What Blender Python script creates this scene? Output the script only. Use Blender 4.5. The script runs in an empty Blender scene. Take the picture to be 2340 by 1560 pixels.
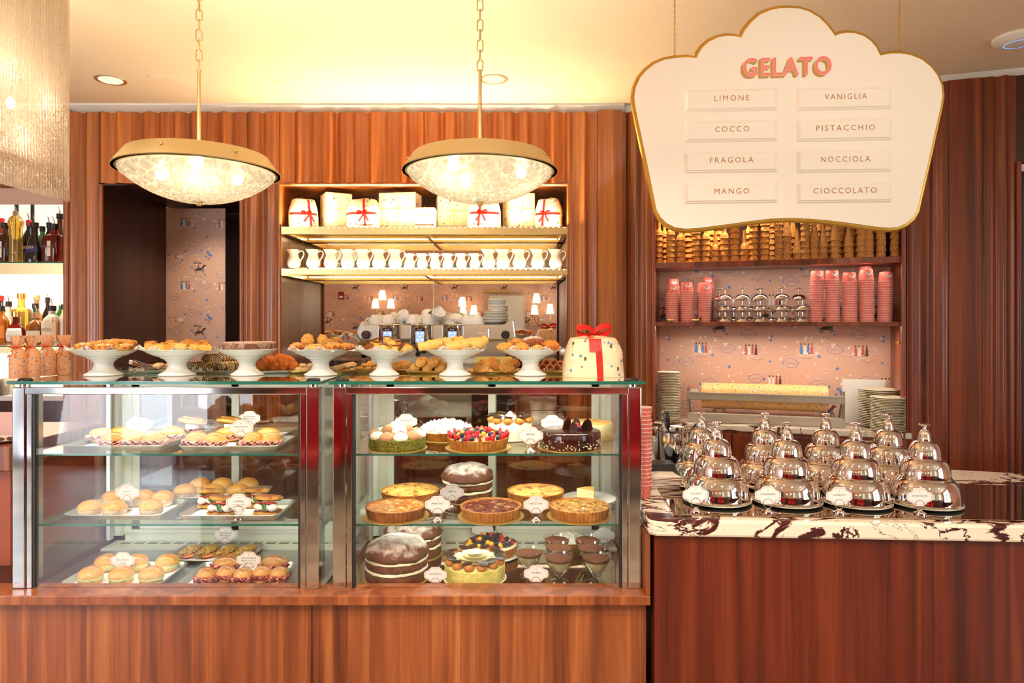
import bpy, bmesh, math, random
from mathutils import Vector, Matrix, noise
R = math.radians
PI = math.pi
rnd = random.Random(7)
sc = bpy.context.scene
col = sc.collection
# ------------------------------------------------------------------ camera
F, CX, HY, EZ = 1560.0, 1173.0, 738.0, 1.55       # focal length in pixels, eye-level point, eye height
cam_d = bpy.data.cameras.new('camera'); cam = bpy.data.objects.new('camera', cam_d); col.objects.link(cam)
cam.location = (0, 0, EZ); cam.rotation_euler = (R(90), 0, 0)
cam_d.sensor_fit = 'HORIZONTAL'; cam_d.sensor_width = 36; cam_d.lens = 24
cam_d.shift_x = -(CX-1170)/2340; cam_d.shift_y = -(780-HY)/2340
cam_d.clip_start = .05; sc.camera = cam
# ------------------------------------------------------------------ world, lights, exposure
w = bpy.data.worlds.new('daylight'); sc.world = w; w.use_nodes = True
bg = w.node_tree.nodes['Background']
bg.inputs[0].default_value = (.80, .90, 1.0, 1); bg.inputs[1].default_value = 8
vs = sc.view_settings
vs.view_transform = 'Standard'; vs.look = 'None'; vs.gamma = 1; vs.use_curve_mapping = False; vs.exposure = 0.5
sc.cycles.max_bounces = 10; sc.cycles.diffuse_bounces = 4; sc.cycles.glossy_bounces = 5
sc.cycles.transmission_bounces = 8; sc.cycles.transparent_max_bounces = 24
sc.cycles.caustics_reflective = False; sc.cycles.caustics_refractive = False
sc.cycles.sample_clamp_indirect = 6; sc.cycles.use_denoising = True
def area(name, loc, rot, sx, sy, power, colr=(1, 1, 1), spread=180):
    l = bpy.data.lights.new(name, 'AREA'); l.shape = 'RECTANGLE'; l.size = sx; l.size_y = sy
    l.energy = power; l.color = colr; l.spread = R(spread)
    o = bpy.data.objects.new(name, l); o.location = loc; o.rotation_euler = rot; col.objects.link(o); return o
def point(name, loc, power, colr, r=.03):
    l = bpy.data.lights.new(name, 'POINT'); l.energy = power; l.color = colr; l.shadow_soft_size = r
    o = bpy.data.objects.new(name, l); o.location = loc; col.objects.link(o); return o
def spot(name, loc, rot, power, colr, ang=90, blend=.6, r=.04):
    l = bpy.data.lights.new(name, 'SPOT'); l.energy = power; l.color = colr; l.spot_size = R(ang); l.spot_blend = blend; l.shadow_soft_size = r
    o = bpy.data.objects.new(name, l); o.location = loc; o.rotation_euler = rot; col.objects.link(o); return o
WARM = (1.0, .76, .50); SOFT = (1.0, .84, .64); DAY = (.82, .91, 1.0); CASEL = (.97, 1.0, .84)
# daylight through the glazed entrance and the side window behind the camera
for nm, lc, rt, a_, b_ in (('entrance_portal', (-4.9, -2.4, 1.35), (R(90), 0, 0), 3.2, 2.6), ('window_portal', (4.35, -.4, 1.57), (R(90), 0, R(90)), 2.4, 2.0)):
    area(nm, lc, rt, a_, b_, 10).data.cycles.is_portal = True
# two recessed ceiling lamps in view; the unseen ceiling spots are added as fill
DOWN = [(253, 183), (1128, 181)]
for x, y in ((-2.6, .6), (-.8, .6), (1.0, .2), (2.6, .6), (-1.7, 1.5), (.1, 1.3)):
    spot('ceiling_spot', (x, y, 2.84), (0, 0, 0), 100, SOFT, 130, .8, .05)
spot('sign_fill', (1.15, .55, 2.84), (R(62), 0, R(4)), 40, (1, .88, .74), 70, .9, .06)  # unseen spot added to brighten the sign
spot('counter_fill', (-1.0, .3, 2.84), (R(48), 0, R(6)), 42, SOFT, 95, .9, .06)  # unseen spot added to brighten the case and counter fronts
# ------------------------------------------------------------------ helpers
def px(x, D): return (x-CX)/F*D
def zc(y, D): return EZ-(y-HY)/F*D
def DZ(y, z): return (EZ-z)*F/(y-HY)                  # distance at which height z shows on picture row y
def P(x, y, D): return Vector((px(x, D), D, zc(y, D)))
def C(r, g, b):
    f = lambda c: (c/255/12.92) if c/255 <= .04045 else ((c/255+.055)/1.055)**2.4
    return (f(r), f(g), f(b), 1)
class MB:
    def __init__(s): s.v = []; s.f = []; s.mi = []; s.M = Matrix.Identity(4); s.k = 0
    def add(s, vs_, fs, mi=None):
        n = len(s.v); M = s.M
        s.v += [tuple(M @ Vector(q)) for q in vs_]
        s.f += [tuple(i+n for i in q) for q in fs]; s.mi += [s.k if mi is None else mi]*len(fs)
        return s
    def box(s, x0, x1, y0, y1, z0, z1):
        return s.add([(x0, y0, z0), (x1, y0, z0), (x1, y1, z0), (x0, y1, z0), (x0, y0, z1), (x1, y0, z1), (x1, y1, z1), (x0, y1, z1)],
                     [(0, 3, 2, 1), (4, 5, 6, 7), (0, 1, 5, 4), (1, 2, 6, 5), (2, 3, 7, 6), (3, 0, 4, 7)])
    def lathe(s, prof, n=32, c=(0, 0, 0), fl=None, sx=1, sy=1, bump=None, a0=0):
        V = []; Fc = []
        for j, (r, z) in enumerate(prof):
            for i in range(n):
                a = 2*PI*i/n+a0; rr = r
                if fl: rr = r*(1+fl(a, j))
                p = [c[0]+rr*math.cos(a)*sx, c[1]+rr*math.sin(a)*sy, c[2]+z]
                if bump and r > 1e-6:
                    q = bump(p, j); p[0] += q[0]; p[1] += q[1]; p[2] += q[2]
                V.append(p)
        for j in range(len(prof)-1):
            for i in range(n):
                a = j*n+i; b = j*n+(i+1) % n
                Fc.append((a, b, b+n, a+n))
        if prof[0][0] > 1e-5: Fc.append(tuple(range(n))[::-1])
        if prof[-1][0] > 1e-5: Fc.append(tuple(range((len(prof)-1)*n, len(prof)*n)))
        return s.add(V, Fc)
    def tube(s, path, r, n=8, closed=False, flat=1.0):
        pts = [Vector(p) for p in path]; m = len(pts); V = []; Fc = []
        rr = r if isinstance(r, (list, tuple)) else [r]*m
        up = Vector((0, 0, 1)); prev = None
        for i in range(m):
            a = pts[(i-1) % m] if (closed or i > 0) else pts[i]; b = pts[(i+1) % m] if (closed or i < m-1) else pts[i]
            t = (b-a).normalized() if (b-a).length > 1e-9 else Vector((1, 0, 0))
            if prev is None:
                u = t.cross(up) if abs(t.dot(up)) < .95 else t.cross(Vector((0, 1, 0)))
            else: u = prev-t*prev.dot(t)
            u.normalize(); prev = u; v = t.cross(u)
            for k in range(n):
                an = 2*PI*k/n; V.append(pts[i]+(u*math.cos(an)+v*math.sin(an)*flat)*rr[i])
        for i in range(m if closed else m-1):
            for k in range(n):
                a = i*n+k; b = i*n+(k+1) % n; i2 = (i+1) % m
                Fc.append((a, b, i2*n+(k+1) % n, i2*n+k))
        if not closed: Fc += [tuple(range(n))[::-1], tuple(range((m-1)*n, m*n))]
        return s.add(V, Fc)
    def prism(s, out, y0, y1, cap=True):                # outline in x,z, extruded in y
        n = len(out); V = [(x, y0, z) for x, z in out]+[(x, y1, z) for x, z in out]
        Fc = [(i, (i+1) % n, n+(i+1) % n, n+i) for i in range(n)]
        if cap: Fc += [tuple(range(n))[::-1], tuple(range(n, 2*n))]
        return s.add(V, Fc)
    def slab(s, out, z0, z1):                           # outline in x,y, extruded in z
        n = len(out); V = [(x, y, z0) for x, y in out]+[(x, y, z1) for x, y in out]
        return s.add(V, [(i, (i+1) % n, n+(i+1) % n, n+i) for i in range(n)]+[tuple(range(n))[::-1], tuple(range(n, 2*n))])
    def ball(s, c, rx, ry, rz, nu=14, nv=9, amp=0, sc_=1.0, seed=0, rot=0, zmin=None, tilt=0, sup=1.0):
        V = []; Fc = []; M = Matrix.Rotation(rot, 3, 'Z') @ Matrix.Rotation(tilt, 3, 'X')
        for j in range(nv+1):
            th = PI*j/nv
            for i in range(nu):
                ph = 2*PI*i/nu; d = Vector((math.sin(th)*math.cos(ph), math.sin(th)*math.sin(ph), -math.cos(th)))
                if sup != 1: d = Vector([math.copysign(abs(q)**sup, q) for q in d])
                k = 1+(amp*(noise.noise(d*sc_*2+Vector((seed*3.7, seed*1.3, 5)))+.4*noise.noise(d*sc_*6+Vector((seed, 2, 9)))) if amp else 0)
                p = M @ Vector((d.x*rx*k, d.y*ry*k, d.z*rz*k))
                if zmin is not None and p.z < zmin: p.z = zmin
                V.append((p.x+c[0], p.y+c[1], p.z+c[2]))
        for j in range(nv):
            for i in range(nu): Fc.append((j*nu+i, j*nu+(i+1) % nu, (j+1)*nu+(i+1) % nu, (j+1)*nu+i))
        return s.add(V, Fc)
    def grid(s, fn, nu, nv, thick=None):
        V = [fn(i/nu, j/nv) for j in range(nv+1) for i in range(nu+1)]
        Fc = [(j*(nu+1)+i, j*(nu+1)+i+1, (j+1)*(nu+1)+i+1, (j+1)*(nu+1)+i) for j in range(nv) for i in range(nu)]
        return s.add(V, Fc)
    def poly(s, pts, mi=None): return s.add(pts, [tuple(range(len(pts)))], mi)
    def build(s, name, mat, parent=None, smooth=True, loc=None, rz=0, auto=40, bevel=0, sub=0, solid=0):
        me = bpy.data.meshes.new(name); me.from_pydata(s.v, [], s.f)
        for m in (mat if isinstance(mat, (list, tuple)) else [mat]): me.materials.append(m)
        if any(s.mi): me.polygons.foreach_set('material_index', s.mi)
        bm = bmesh.new(); bm.from_mesh(me)
        bmesh.ops.remove_doubles(bm, verts=bm.verts, dist=1e-6)
        bmesh.ops.recalc_face_normals(bm, faces=bm.faces)
        if smooth:
            for f in bm.faces: f.smooth = True
            for e in bm.edges:
                if len(e.link_faces) == 2 and e.calc_face_angle(0) > R(auto): e.smooth = False
        bm.to_mesh(me); bm.free()
        o = bpy.data.objects.new(name, me); col.objects.link(o)
        if parent: o.parent = parent
        if loc is not None: o.location = loc
        if rz: o.rotation_euler = (0, 0, rz)
        if solid: m = o.modifiers.new('solid', 'SOLIDIFY'); m.thickness = solid; m.offset = 0
        if bevel: m = o.modifiers.new('bevel', 'BEVEL'); m.width = bevel; m.segments = 2; m.limit_method = 'ANGLE'
        if sub: m = o.modifiers.new('sub', 'SUBSURF'); m.levels = sub; m.render_levels = sub
        return o
def tag(o, label, cat, group=None):
    o['label'] = label; o['category'] = cat
    if group: o['group'] = group
    return o
def thing(name, label, cat, loc=(0, 0, 0), rz=0, group=None, s=1):
    o = bpy.data.objects.new(name, None); o.empty_display_size = .05; col.objects.link(o)
    o.location = loc; o.rotation_euler = (0, 0, rz); o.scale = (s, s, s) if not isinstance(s, tuple) else s
    return tag(o, label, cat, group)
def struct(o): o['kind'] = 'structure'; return o
def dup(root, label=None, loc=None, rz=None, s=None, rot=None, group=None):
    r = root.copy(); col.objects.link(r)
    if label: r['label'] = label
    if group: r['group'] = group
    if loc is not None: r.location = loc
    if rz is not None: r.rotation_euler = (0, 0, rz)
    if rot is not None: r.rotation_euler = rot
    if s is not None: r.scale = (s, s, s) if not isinstance(s, tuple) else s
    for ch in list(root.children):
        c = ch.copy(); col.objects.link(c); c.parent = r
        for g in list(ch.children):
            d = g.copy(); col.objects.link(d); d.parent = c
    return r
ORD = ['first', 'second', 'third', 'fourth', 'fifth', 'sixth', 'seventh', 'eighth', 'ninth', 'tenth', 'eleventh', 'twelfth', 'thirteenth', 'fourteenth', 'fifteenth',
       'sixteenth', 'seventeenth', 'eighteenth', 'nineteenth', 'twentieth'] + ['twenty-'+q for q in ('first', 'second', 'third', 'fourth', 'fifth', 'sixth', 'seventh', 'eighth', 'ninth')]+['thirtieth', 'thirty-first', 'thirty-second', 'thirty-third', 'thirty-fourth', 'thirty-fifth']
_txt = {}
def text_geo(t, size=.02, bold=0, shear=0, space=1.0, res=2):
    k = (t, bold, shear, space, res)
    if k not in _txt:
        cu = bpy.data.curves.new('t', 'FONT'); cu.body = t; cu.size = 1; cu.align_x = 'CENTER'; cu.align_y = 'CENTER'
        cu.offset = bold; cu.shear = shear; cu.space_character = space; cu.resolution_u = res; cu.fill_mode = 'FRONT'
        o = bpy.data.objects.new('t', cu); col.objects.link(o)
        bpy.context.view_layer.update()
        me = o.to_mesh(); _txt[k] = ([tuple(v.co) for v in me.vertices], [tuple(p.vertices) for p in me.polygons])
        o.to_mesh_clear(); bpy.data.objects.remove(o); bpy.data.curves.remove(cu)
    V, Fc = _txt[k]
    return [(x*size, 0, y*size) for x, y, z in V], Fc
def lettering(t, size, mat, parent, loc, bold=0, shear=0, space=1.0, name='lettering', rot=(0, 0, 0), fit=None):
    V, Fc = text_geo(t, size, bold, shear, space)
    if fit:
        wd = max(v[0] for v in V)-min(v[0] for v in V)
        if wd > fit: V = [(x*fit/wd, y, z) for x, y, z in V]
    m = MB(); m.add(V, Fc); o = m.build(name, mat, parent, smooth=False, loc=loc); o.rotation_euler = rot
    return o
# ------------------------------------------------------------------ materials
def nt(name):
    m = bpy.data.materials.new(name); m.use_nodes = True; t = m.node_tree; return m, t, t.nodes['Principled BSDF'], t.nodes, t.links
def mk(name, c, rough=.5, metal=0, spec=.5, coat=0, trans=0, ior=1.45, em=None, es=0, sss=0, var=None, bump=None, dust=None, alpha=1):
    m, t, b, N, L = nt(name)
    b.inputs['Base Color'].default_value = c; b.inputs['Roughness'].default_value = rough; b.inputs['Metallic'].default_value = metal
    b.inputs['Specular IOR Level'].default_value = spec; b.inputs['Coat Weight'].default_value = coat; b.inputs['Coat Roughness'].default_value = .08
    b.inputs['Transmission Weight'].default_value = trans; b.inputs['IOR'].default_value = ior
    if sss: b.inputs['Subsurface Weight'].default_value = sss; b.inputs['Subsurface Scale'].default_value = .01
    if em: b.inputs['Emission Color'].default_value = em; b.inputs['Emission Strength'].default_value = es
    if var or bump or dust: tc = N.new('ShaderNodeTexCoord')
    out = None
    if var:                                             # (colour2, scale, lo, hi)
        mp = N.new('ShaderNodeMapping'); L.new(tc.outputs['Object'], mp.inputs[0]); s = var[1]
        mp.inputs['Scale'].default_value = s if isinstance(s, tuple) else (s, s, s)
        n = N.new('ShaderNodeTexNoise'); n.inputs['Scale'].default_value = 1; n.inputs['Detail'].default_value = 5; n.inputs['Roughness'].default_value = .6
        L.new(mp.outputs[0], n.inputs['Vector'])
        r = N.new('ShaderNodeMapRange'); r.inputs[1].default_value = var[2]; r.inputs[2].default_value = var[3]; L.new(n.outputs[0], r.inputs[0])
        x = N.new('ShaderNodeMix'); x.data_type = 'RGBA'; L.new(r.outputs[0], x.inputs[0]); x.inputs[6].default_value = c; x.inputs[7].default_value = var[0]
        out = x.outputs[2]
    if dust:                                            # (colour, lo, hi, noise scale): sugar or cocoa lying on upward faces
        g = N.new('ShaderNodeNewGeometry'); sp = N.new('ShaderNodeSeparateXYZ'); L.new(g.outputs['Normal'], sp.inputs[0])
        n = N.new('ShaderNodeTexNoise'); n.inputs['Scale'].default_value = dust[3]; n.inputs['Detail'].default_value = 4; L.new(tc.outputs['Object'], n.inputs['Vector'])
        a = N.new('ShaderNodeMath'); a.operation = 'MULTIPLY_ADD'; L.new(n.outputs[0], a.inputs[0]); a.inputs[1].default_value = 1.2; L.new(sp.outputs[2], a.inputs[2])
        r = N.new('ShaderNodeMapRange'); r.inputs[1].default_value = dust[1]; r.inputs[2].default_value = dust[2]; L.new(a.outputs[0], r.inputs[0])
        x = N.new('ShaderNodeMix'); x.data_type = 'RGBA'; L.new(r.outputs[0], x.inputs[0]); x.inputs[7].default_value = dust[0]
        if out: L.new(out, x.inputs[6])
        else: x.inputs[6].default_value = c
        out = x.outputs[2]
    if out: L.new(out, b.inputs['Base Color'])
    if bump:                                            # (scale, strength)
        n = N.new('ShaderNodeTexNoise'); n.inputs['Scale'].default_value = bump[0]; n.inputs['Detail'].default_value = 4; L.new(tc.outputs['Object'], n.inputs['Vector'])
        q = N.new('ShaderNodeBump'); q.inputs['Strength'].default_value = bump[1]; q.inputs['Distance'].default_value = .004; L.new(n.outputs[0], q.inputs['Height']); L.new(q.outputs[0], b.inputs['Normal'])
    return m
def wood(name, dark, mid, light, rough=.32, coat=.25, plank=.17, seed=0):
    m, t, b, N, L = nt(name)
    tc = N.new('ShaderNodeTexCoord'); mp = N.new('ShaderNodeMapping'); L.new(tc.outputs['Object'], mp.inputs[0]); mp.inputs['Location'].default_value = (seed, seed*.7, 0)
    # veneer leaves: a colour step from leaf to leaf
    sx = N.new('ShaderNodeSeparateXYZ'); L.new(mp.outputs[0], sx.inputs[0])
    dv = N.new('ShaderNodeMath'); dv.operation = 'DIVIDE'; L.new(sx.outputs[0], dv.inputs[0]); dv.inputs[1].default_value = plank
    fl = N.new('ShaderNodeMath'); fl.operation = 'FLOOR'; L.new(dv.outputs[0], fl.inputs[0])
    wn = N.new('ShaderNodeTexWhiteNoise'); wn.noise_dimensions = '1D'; L.new(fl.outputs[0], wn.inputs['W'])
    off = N.new('ShaderNodeVectorMath'); off.operation = 'MULTIPLY_ADD'; L.new(wn.outputs['Color'], off.inputs[0]); off.inputs[1].default_value = (3, 3, 9); L.new(mp.outputs[0], off.inputs[2])
    def stripe(scale, det, dist):
        q = N.new('ShaderNodeMapping'); q.inputs['Scale'].default_value = scale; L.new(off.outputs[0], q.inputs[0])
        n = N.new('ShaderNodeTexNoise'); n.inputs['Scale'].default_value = 1; n.inputs['Detail'].default_value = det; n.inputs['Distortion'].default_value = dist; L.new(q.outputs[0], n.inputs['Vector']); return n.outputs[0]
    a = stripe((17, 17, .45), 3, .9); f = stripe((150, 150, 3.5), 2, 0)
    s1 = N.new('ShaderNodeMath'); s1.operation = 'MULTIPLY_ADD'; L.new(f, s1.inputs[0]); s1.inputs[1].default_value = .28; L.new(a, s1.inputs[2])
    s2 = N.new('ShaderNodeMath'); s2.operation = 'MULTIPLY_ADD'; L.new(wn.outputs['Value'], s2.inputs[0]); s2.inputs[1].default_value = .16; L.new(s1.outputs[0], s2.inputs[2])
    cr = N.new('ShaderNodeValToRGB'); L.new(s2.outputs[0], cr.inputs[0]); e = cr.color_ramp.elements
    e[0].position = .44; e[0].color = dark; e[1].position = 1.0; e[1].color = light; x = e.new(.74); x.color = mid
    L.new(cr.outputs[0], b.inputs['Base Color']); b.inputs['Roughness'].default_value = rough; b.inputs['Coat Weight'].default_value = coat; b.inputs['Coat Roughness'].default_value = .22
    bp = N.new('ShaderNodeBump'); bp.inputs['Strength'].default_value = .06; bp.inputs['Distance'].default_value = .002; L.new(f, bp.inputs['Height']); L.new(bp.outputs[0], b.inputs['Normal'])
    return m
def marble(name, base, vein, stretch=(1.6, 3.6, 3.0), rot=.5):
    m, t, b, N, L = nt(name)
    tc = N.new('ShaderNodeTexCoord'); mp = N.new('ShaderNodeMapping'); L.new(tc.outputs['Object'], mp.inputs[0]); mp.inputs['Rotation'].default_value = (.2, .35, rot); mp.inputs['Scale'].default_value = stretch
    n = N.new('ShaderNodeTexNoise'); n.inputs['Scale'].default_value = 2.2; n.inputs['Detail'].default_value = 8; n.inputs['Roughness'].default_value = .62; n.inputs['Distortion'].default_value = 1.1; L.new(mp.outputs[0], n.inputs['Vector'])
    n2 = N.new('ShaderNodeTexNoise'); n2.inputs['Scale'].default_value = 1.3; n2.inputs['Detail'].default_value = 3; L.new(mp.outputs[0], n2.inputs['Vector'])
    sb = N.new('ShaderNodeMath'); sb.operation = 'SUBTRACT'; L.new(n.outputs[0], sb.inputs[0]); sb.inputs[1].default_value = .5
    ab = N.new('ShaderNodeMath'); ab.operation = 'ABSOLUTE'; L.new(sb.outputs[0], ab.inputs[0])
    wd = N.new('ShaderNodeMapRange'); L.new(n2.outputs[0], wd.inputs[0]); wd.inputs[1].default_value = .42; wd.inputs[2].default_value = .68; wd.inputs[3].default_value = .004; wd.inputs[4].default_value = .11
    q = N.new('ShaderNodeMath'); q.operation = 'DIVIDE'; L.new(ab.outputs[0], q.inputs[0]); L.new(wd.outputs[0], q.inputs[1])
    cr = N.new('ShaderNodeValToRGB'); L.new(q.outputs[0], cr.inputs[0]); e = cr.color_ramp.elements
    e[0].position = .0; e[0].color = vein; e[1].position = 1.0; e[1].color = base; x = e.new(.62); x.color = (vein[0]*1.8, vein[1]*1.6, vein[2]*1.6, 1); x = e.new(.8); x.color = (base[0]*.8, base[1]*.74, base[2]*.72, 1)
    L.new(cr.outputs[0], b.inputs['Base Color']); b.inputs['Roughness'].default_value = .12; return m
def pane(name, tint=(1, 1, 1, 1), refl=1.0, rough=.0):
    m, t, b, N, L = nt(name); N.remove(b); out = N['Material Output']
    tr = N.new('ShaderNodeBsdfTransparent'); tr.inputs[0].default_value = tint
    gl = N.new('ShaderNodeBsdfGlossy'); gl.inputs['Roughness'].default_value = rough; gl.inputs[0].default_value = (1, 1, 1, 1)
    lw = N.new('ShaderNodeLayerWeight'); lw.inputs[0].default_value = .5
    p = N.new('ShaderNodeMath'); p.operation = 'POWER'; L.new(lw.outputs['Facing'], p.inputs[0]); p.inputs[1].default_value = 5
    s = N.new('ShaderNodeMath'); s.operation = 'MULTIPLY_ADD'; L.new(p.outputs[0], s.inputs[0]); s.inputs[1].default_value = .9*refl; s.inputs[2].default_value = .045*refl
    mx = N.new('ShaderNodeMixShader'); L.new(s.outputs[0], mx.inputs[0]); L.new(tr.outputs[0], mx.inputs[1]); L.new(gl.outputs[0], mx.inputs[2]); L.new(mx.outputs[0], out.inputs[0]); return m
def glow(name, c, s):
    m, t, b, N, L = nt(name); N.remove(b); e = N.new('ShaderNodeEmission'); e.inputs[0].default_value = c; e.inputs[1].default_value = s; L.new(e.outputs[0], N['Material Output'].inputs[0]); return m
M = {}
M['wood'] = wood('sapele_panel', C(98, 46, 16), C(160, 88, 38), C(198, 124, 62), coat=.35)
M['woodf'] = wood('sapele_frieze', C(118, 56, 18), C(172, 92, 36), C(212, 128, 58), plank=.24, seed=3)
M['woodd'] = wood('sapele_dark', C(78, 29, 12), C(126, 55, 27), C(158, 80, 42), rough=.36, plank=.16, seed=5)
M['woodc'] = wood('sapele_counter', C(92, 42, 22), C(146, 78, 42), C(182, 112, 64), rough=.3, plank=.2, seed=9)
M['woodg'] = wood('sapele_gelato_counter', C(64, 17, 7), C(102, 35, 16), C(130, 55, 28), rough=.34, plank=.26, seed=12)
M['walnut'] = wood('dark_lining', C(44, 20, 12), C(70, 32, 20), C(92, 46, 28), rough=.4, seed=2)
M['ceil'] = mk('ceiling_paint', C(248, 229, 204), .8)
M['white'] = mk('white_paint', C(240, 240, 236), .5)
M['marble'] = marble('violet_marble', C(240, 224, 204), C(62, 26, 26))
M['marble2'] = marble('violet_marble_back', C(240, 226, 206), C(78, 50, 44), rot=.2)
M['brass'] = mk('brass', C(214, 176, 104), .26, 1)
M['brassb'] = mk('brushed_brass', C(226, 206, 156), .36, 1)
M['gold'] = mk('gold_paint', C(196, 148, 62), .35, .8)
M['chrome'] = mk('chrome', C(236, 228, 224), .03, 1)
M['steel'] = mk('polished_steel', C(214, 214, 214), .07, 1)
M['brush'] = mk('brushed_steel', C(196, 196, 192), .3, 1)
M['alu'] = mk('aluminium', C(206, 204, 198), .36, 1)
M['mirror'] = mk('mirror', C(236, 232, 228), .01, 1)
M['bronze'] = mk('dark_mirror', C(190, 164, 138), .04, 1)
M['pane'] = pane('clear_pane'); M['paneb'] = pane('back_pane', (.80, .78, .74, 1), 1.3)
M['shelfg'] = pane('shelf_glass', (.93, .98, .95, 1)); M['edge'] = mk('glass_edge', C(38, 104, 88), .1, 0)
M['topg'] = pane('top_glass', (.90, .96, .92, 1), 3.2)
M['black'] = mk('black_plastic', C(22, 20, 20), .35); M['dark'] = mk('dark_gasket', C(40, 38, 38), .5)
M['frame'] = mk('ivory_frame', C(222, 222, 208), .4)
M['porc'] = mk('porcelain', C(246, 244, 238), .12, coat=.4)
M['plate'] = mk('ivory_china', C(236, 226, 200), .2, coat=.3)
M['red'] = mk('red_ribbon', C(214, 26, 24), .35); M['redp'] = mk('red_leather', C(150, 22, 24), .4)
M['pink'] = mk('wallpaper_pink', C(220, 176, 154), .7); M['peach'] = mk('peach_paper', C(244, 196, 150), .55)
M['blue'] = mk('print_blue', C(92, 136, 206), .7); M['pwhite'] = mk('print_white', C(246, 238, 226), .7)
M['pdark'] = mk('print_dark', C(84, 66, 48), .7); M['pred'] = mk('print_red', C(206, 96, 96), .7)
M['cardw'] = mk('card_white', C(240, 236, 232), .5); M['cardp'] = mk('card_pink', C(240, 190, 178), .5); M['ink'] = mk('ink', C(120, 104, 96), .6)
M['floor'] = mk('floor_tile', C(150, 132, 112), .3, var=(C(110, 92, 76), 3, .4, .6))
# ------------------------------------------------------------------ the room
W = 4.2; ZC = zc(240, W); ZW = zc(258, W); ZN = zc(420, W); ZB = .956; YM = 4.66
TH = R(18); cT, sT = math.cos(TH), math.sin(TH); OX = px(1425, W)
RM = Matrix.Translation((OX, W, 0)) @ Matrix.Rotation(-TH, 4, 'Z')     # frame of the slanted wall: x along it, y into it
def tw(x, d=0):                                        # distance along the slanted wall that shows at picture column x
    k = (x-CX)/F; return (k*(W+d*cT)-OX-d*sT)/(cT+k*sT)
def RWp(t, d, z): return RM @ Vector((t, d, z))
def flute(x): return .010*math.sin(2*PI*x/.092)+.007*math.sin(2*PI*x/.155+1)+.004*math.sin(2*PI*x/.05)
def wavy(name, x0, x1, z0, z1, mat, M=None, y=W, back=.035, gap=.0015, amp=1):
    m = MB()
    if M: m.M = M
    n = max(8, int((x1-x0)/.006)); xs = [x0+gap+(x1-x0-2*gap)*i/n for i in range(n+1)]
    V = []; Fc = []
    for x in xs:
        yy = y-.018+flute(x)*amp; V += [(x, yy, z0), (x, yy, z1), (x, y+back, z0), (x, y+back, z1)]
    for i in range(n):
        a = 4*i; b = a+4
        Fc += [(a, b, b+1, a+1), (a+1, b+1, b+3, a+3), (a, a+2, b+2, b), (a+2, a+3, b+3, b+2)]
    Fc += [(0, 1, 3, 2), (4*n, 4*n+2, 4*n+3, 4*n+1)]
    m.add(V, Fc); return struct(m.build(name, mat, auto=50))
def sbox(name, mat, *b, M=None, bevel=.0):
    m = MB()
    if M: m.M = M
    m.box(*b); return struct(m.build(name, mat, smooth=False, bevel=bevel))
def round_trim(name, mat, pts, r=.016, M=None):
    m = MB()
    if M: m.M = M
    m.tube(pts, r, 10); return struct(m.build(name, mat))
sbox('floor', M['floor'], -6.6, 4.4, -2.3, 5.4, -.1, 0)
sbox('ceiling', M['ceil'], -6.6, 4.4, -2.3, 4.17, ZC, ZC+.1)
# plaster frieze and cornice between ceiling and panelling
m = MB(); m.add([(x, y, z) for x in (-6.5, OX) for y, z in ((4.17, ZC+.02), (4.165, ZC-.012), (4.19, ZC-.03), (4.215, ZC-.04), (4.215, 2.6), (4.3, 2.6), (4.3, ZC+.02))],
      [(i, (i+1) % 7, 7+(i+1) % 7, 7+i) for i in range(7)]+[tuple(range(7)), tuple(range(7, 14))])
struct(m.build('trim_1', M['white']))
m = MB(); m.M = RM; m.box(-.05, 2.6, .03, .2, ZW-.02, ZC+.03); m.box(-.2, 2.6, -.05, .5, ZC+.005, ZC+.03); struct(m.build('trim_2', M['white'], smooth=False))
XL0, XL1 = px(160, W), px(232, W); XD0, XD1 = XL1, px(556, W); XN0, XN1 = px(640, W), px(1300, W); XR1 = px(1365, W)
# panelling of the back wall
wavy('wall_back', px(153, W), XL1, 0, ZW, M['wood'])
wavy('wall_back', XD1, XN0, 0, ZN, M['wood'])
for a, b in ((232, 400), (400, 566), (566, 640), (640, 970), (970, 1303)): wavy('wall_back', px(a, W), px(b, W), ZN, ZW, M['woodf'])
wavy('wall_back', XN1, XR1, 0, ZW, M['wood'])
sbox('wall_back', M['wood'], XR1, px(1421, W-.03), W-.045, W+.03, 0, ZW+.005)
sbox('wall_back', M['wood'], -6.5, px(153, W), W, W+.1, zc(430, W), ZC)
# slanted wall at the gelato counter
T0, T1 = tw(1495), tw(2062)
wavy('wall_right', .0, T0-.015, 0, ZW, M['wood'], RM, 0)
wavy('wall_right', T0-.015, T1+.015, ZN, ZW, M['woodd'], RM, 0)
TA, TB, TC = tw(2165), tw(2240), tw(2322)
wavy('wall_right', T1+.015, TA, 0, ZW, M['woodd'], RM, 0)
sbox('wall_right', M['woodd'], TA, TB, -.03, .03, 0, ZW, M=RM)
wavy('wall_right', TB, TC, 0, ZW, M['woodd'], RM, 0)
sbox('wall_right', M['walnut'], TC, TC+.9, 0, .05, zc(370, 3.55), ZW, M=RM)
sbox('wall_right', M['walnut'], TC+.02, TC+.9, .25, .3, 0, zc(370, 3.55), M=RM)
round_trim('trim_3', M['woodd'], [(TC+.008, -.008, 0), (TC+.008, -.008, zc(370, 3.55)), (TC+.9, -.008, zc(370, 3.55))], .014, RM)
sbox('wall_back', M['wood'], px(1416, W), OX+.012, W-.02, W+.3, 0, ZW)
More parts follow.
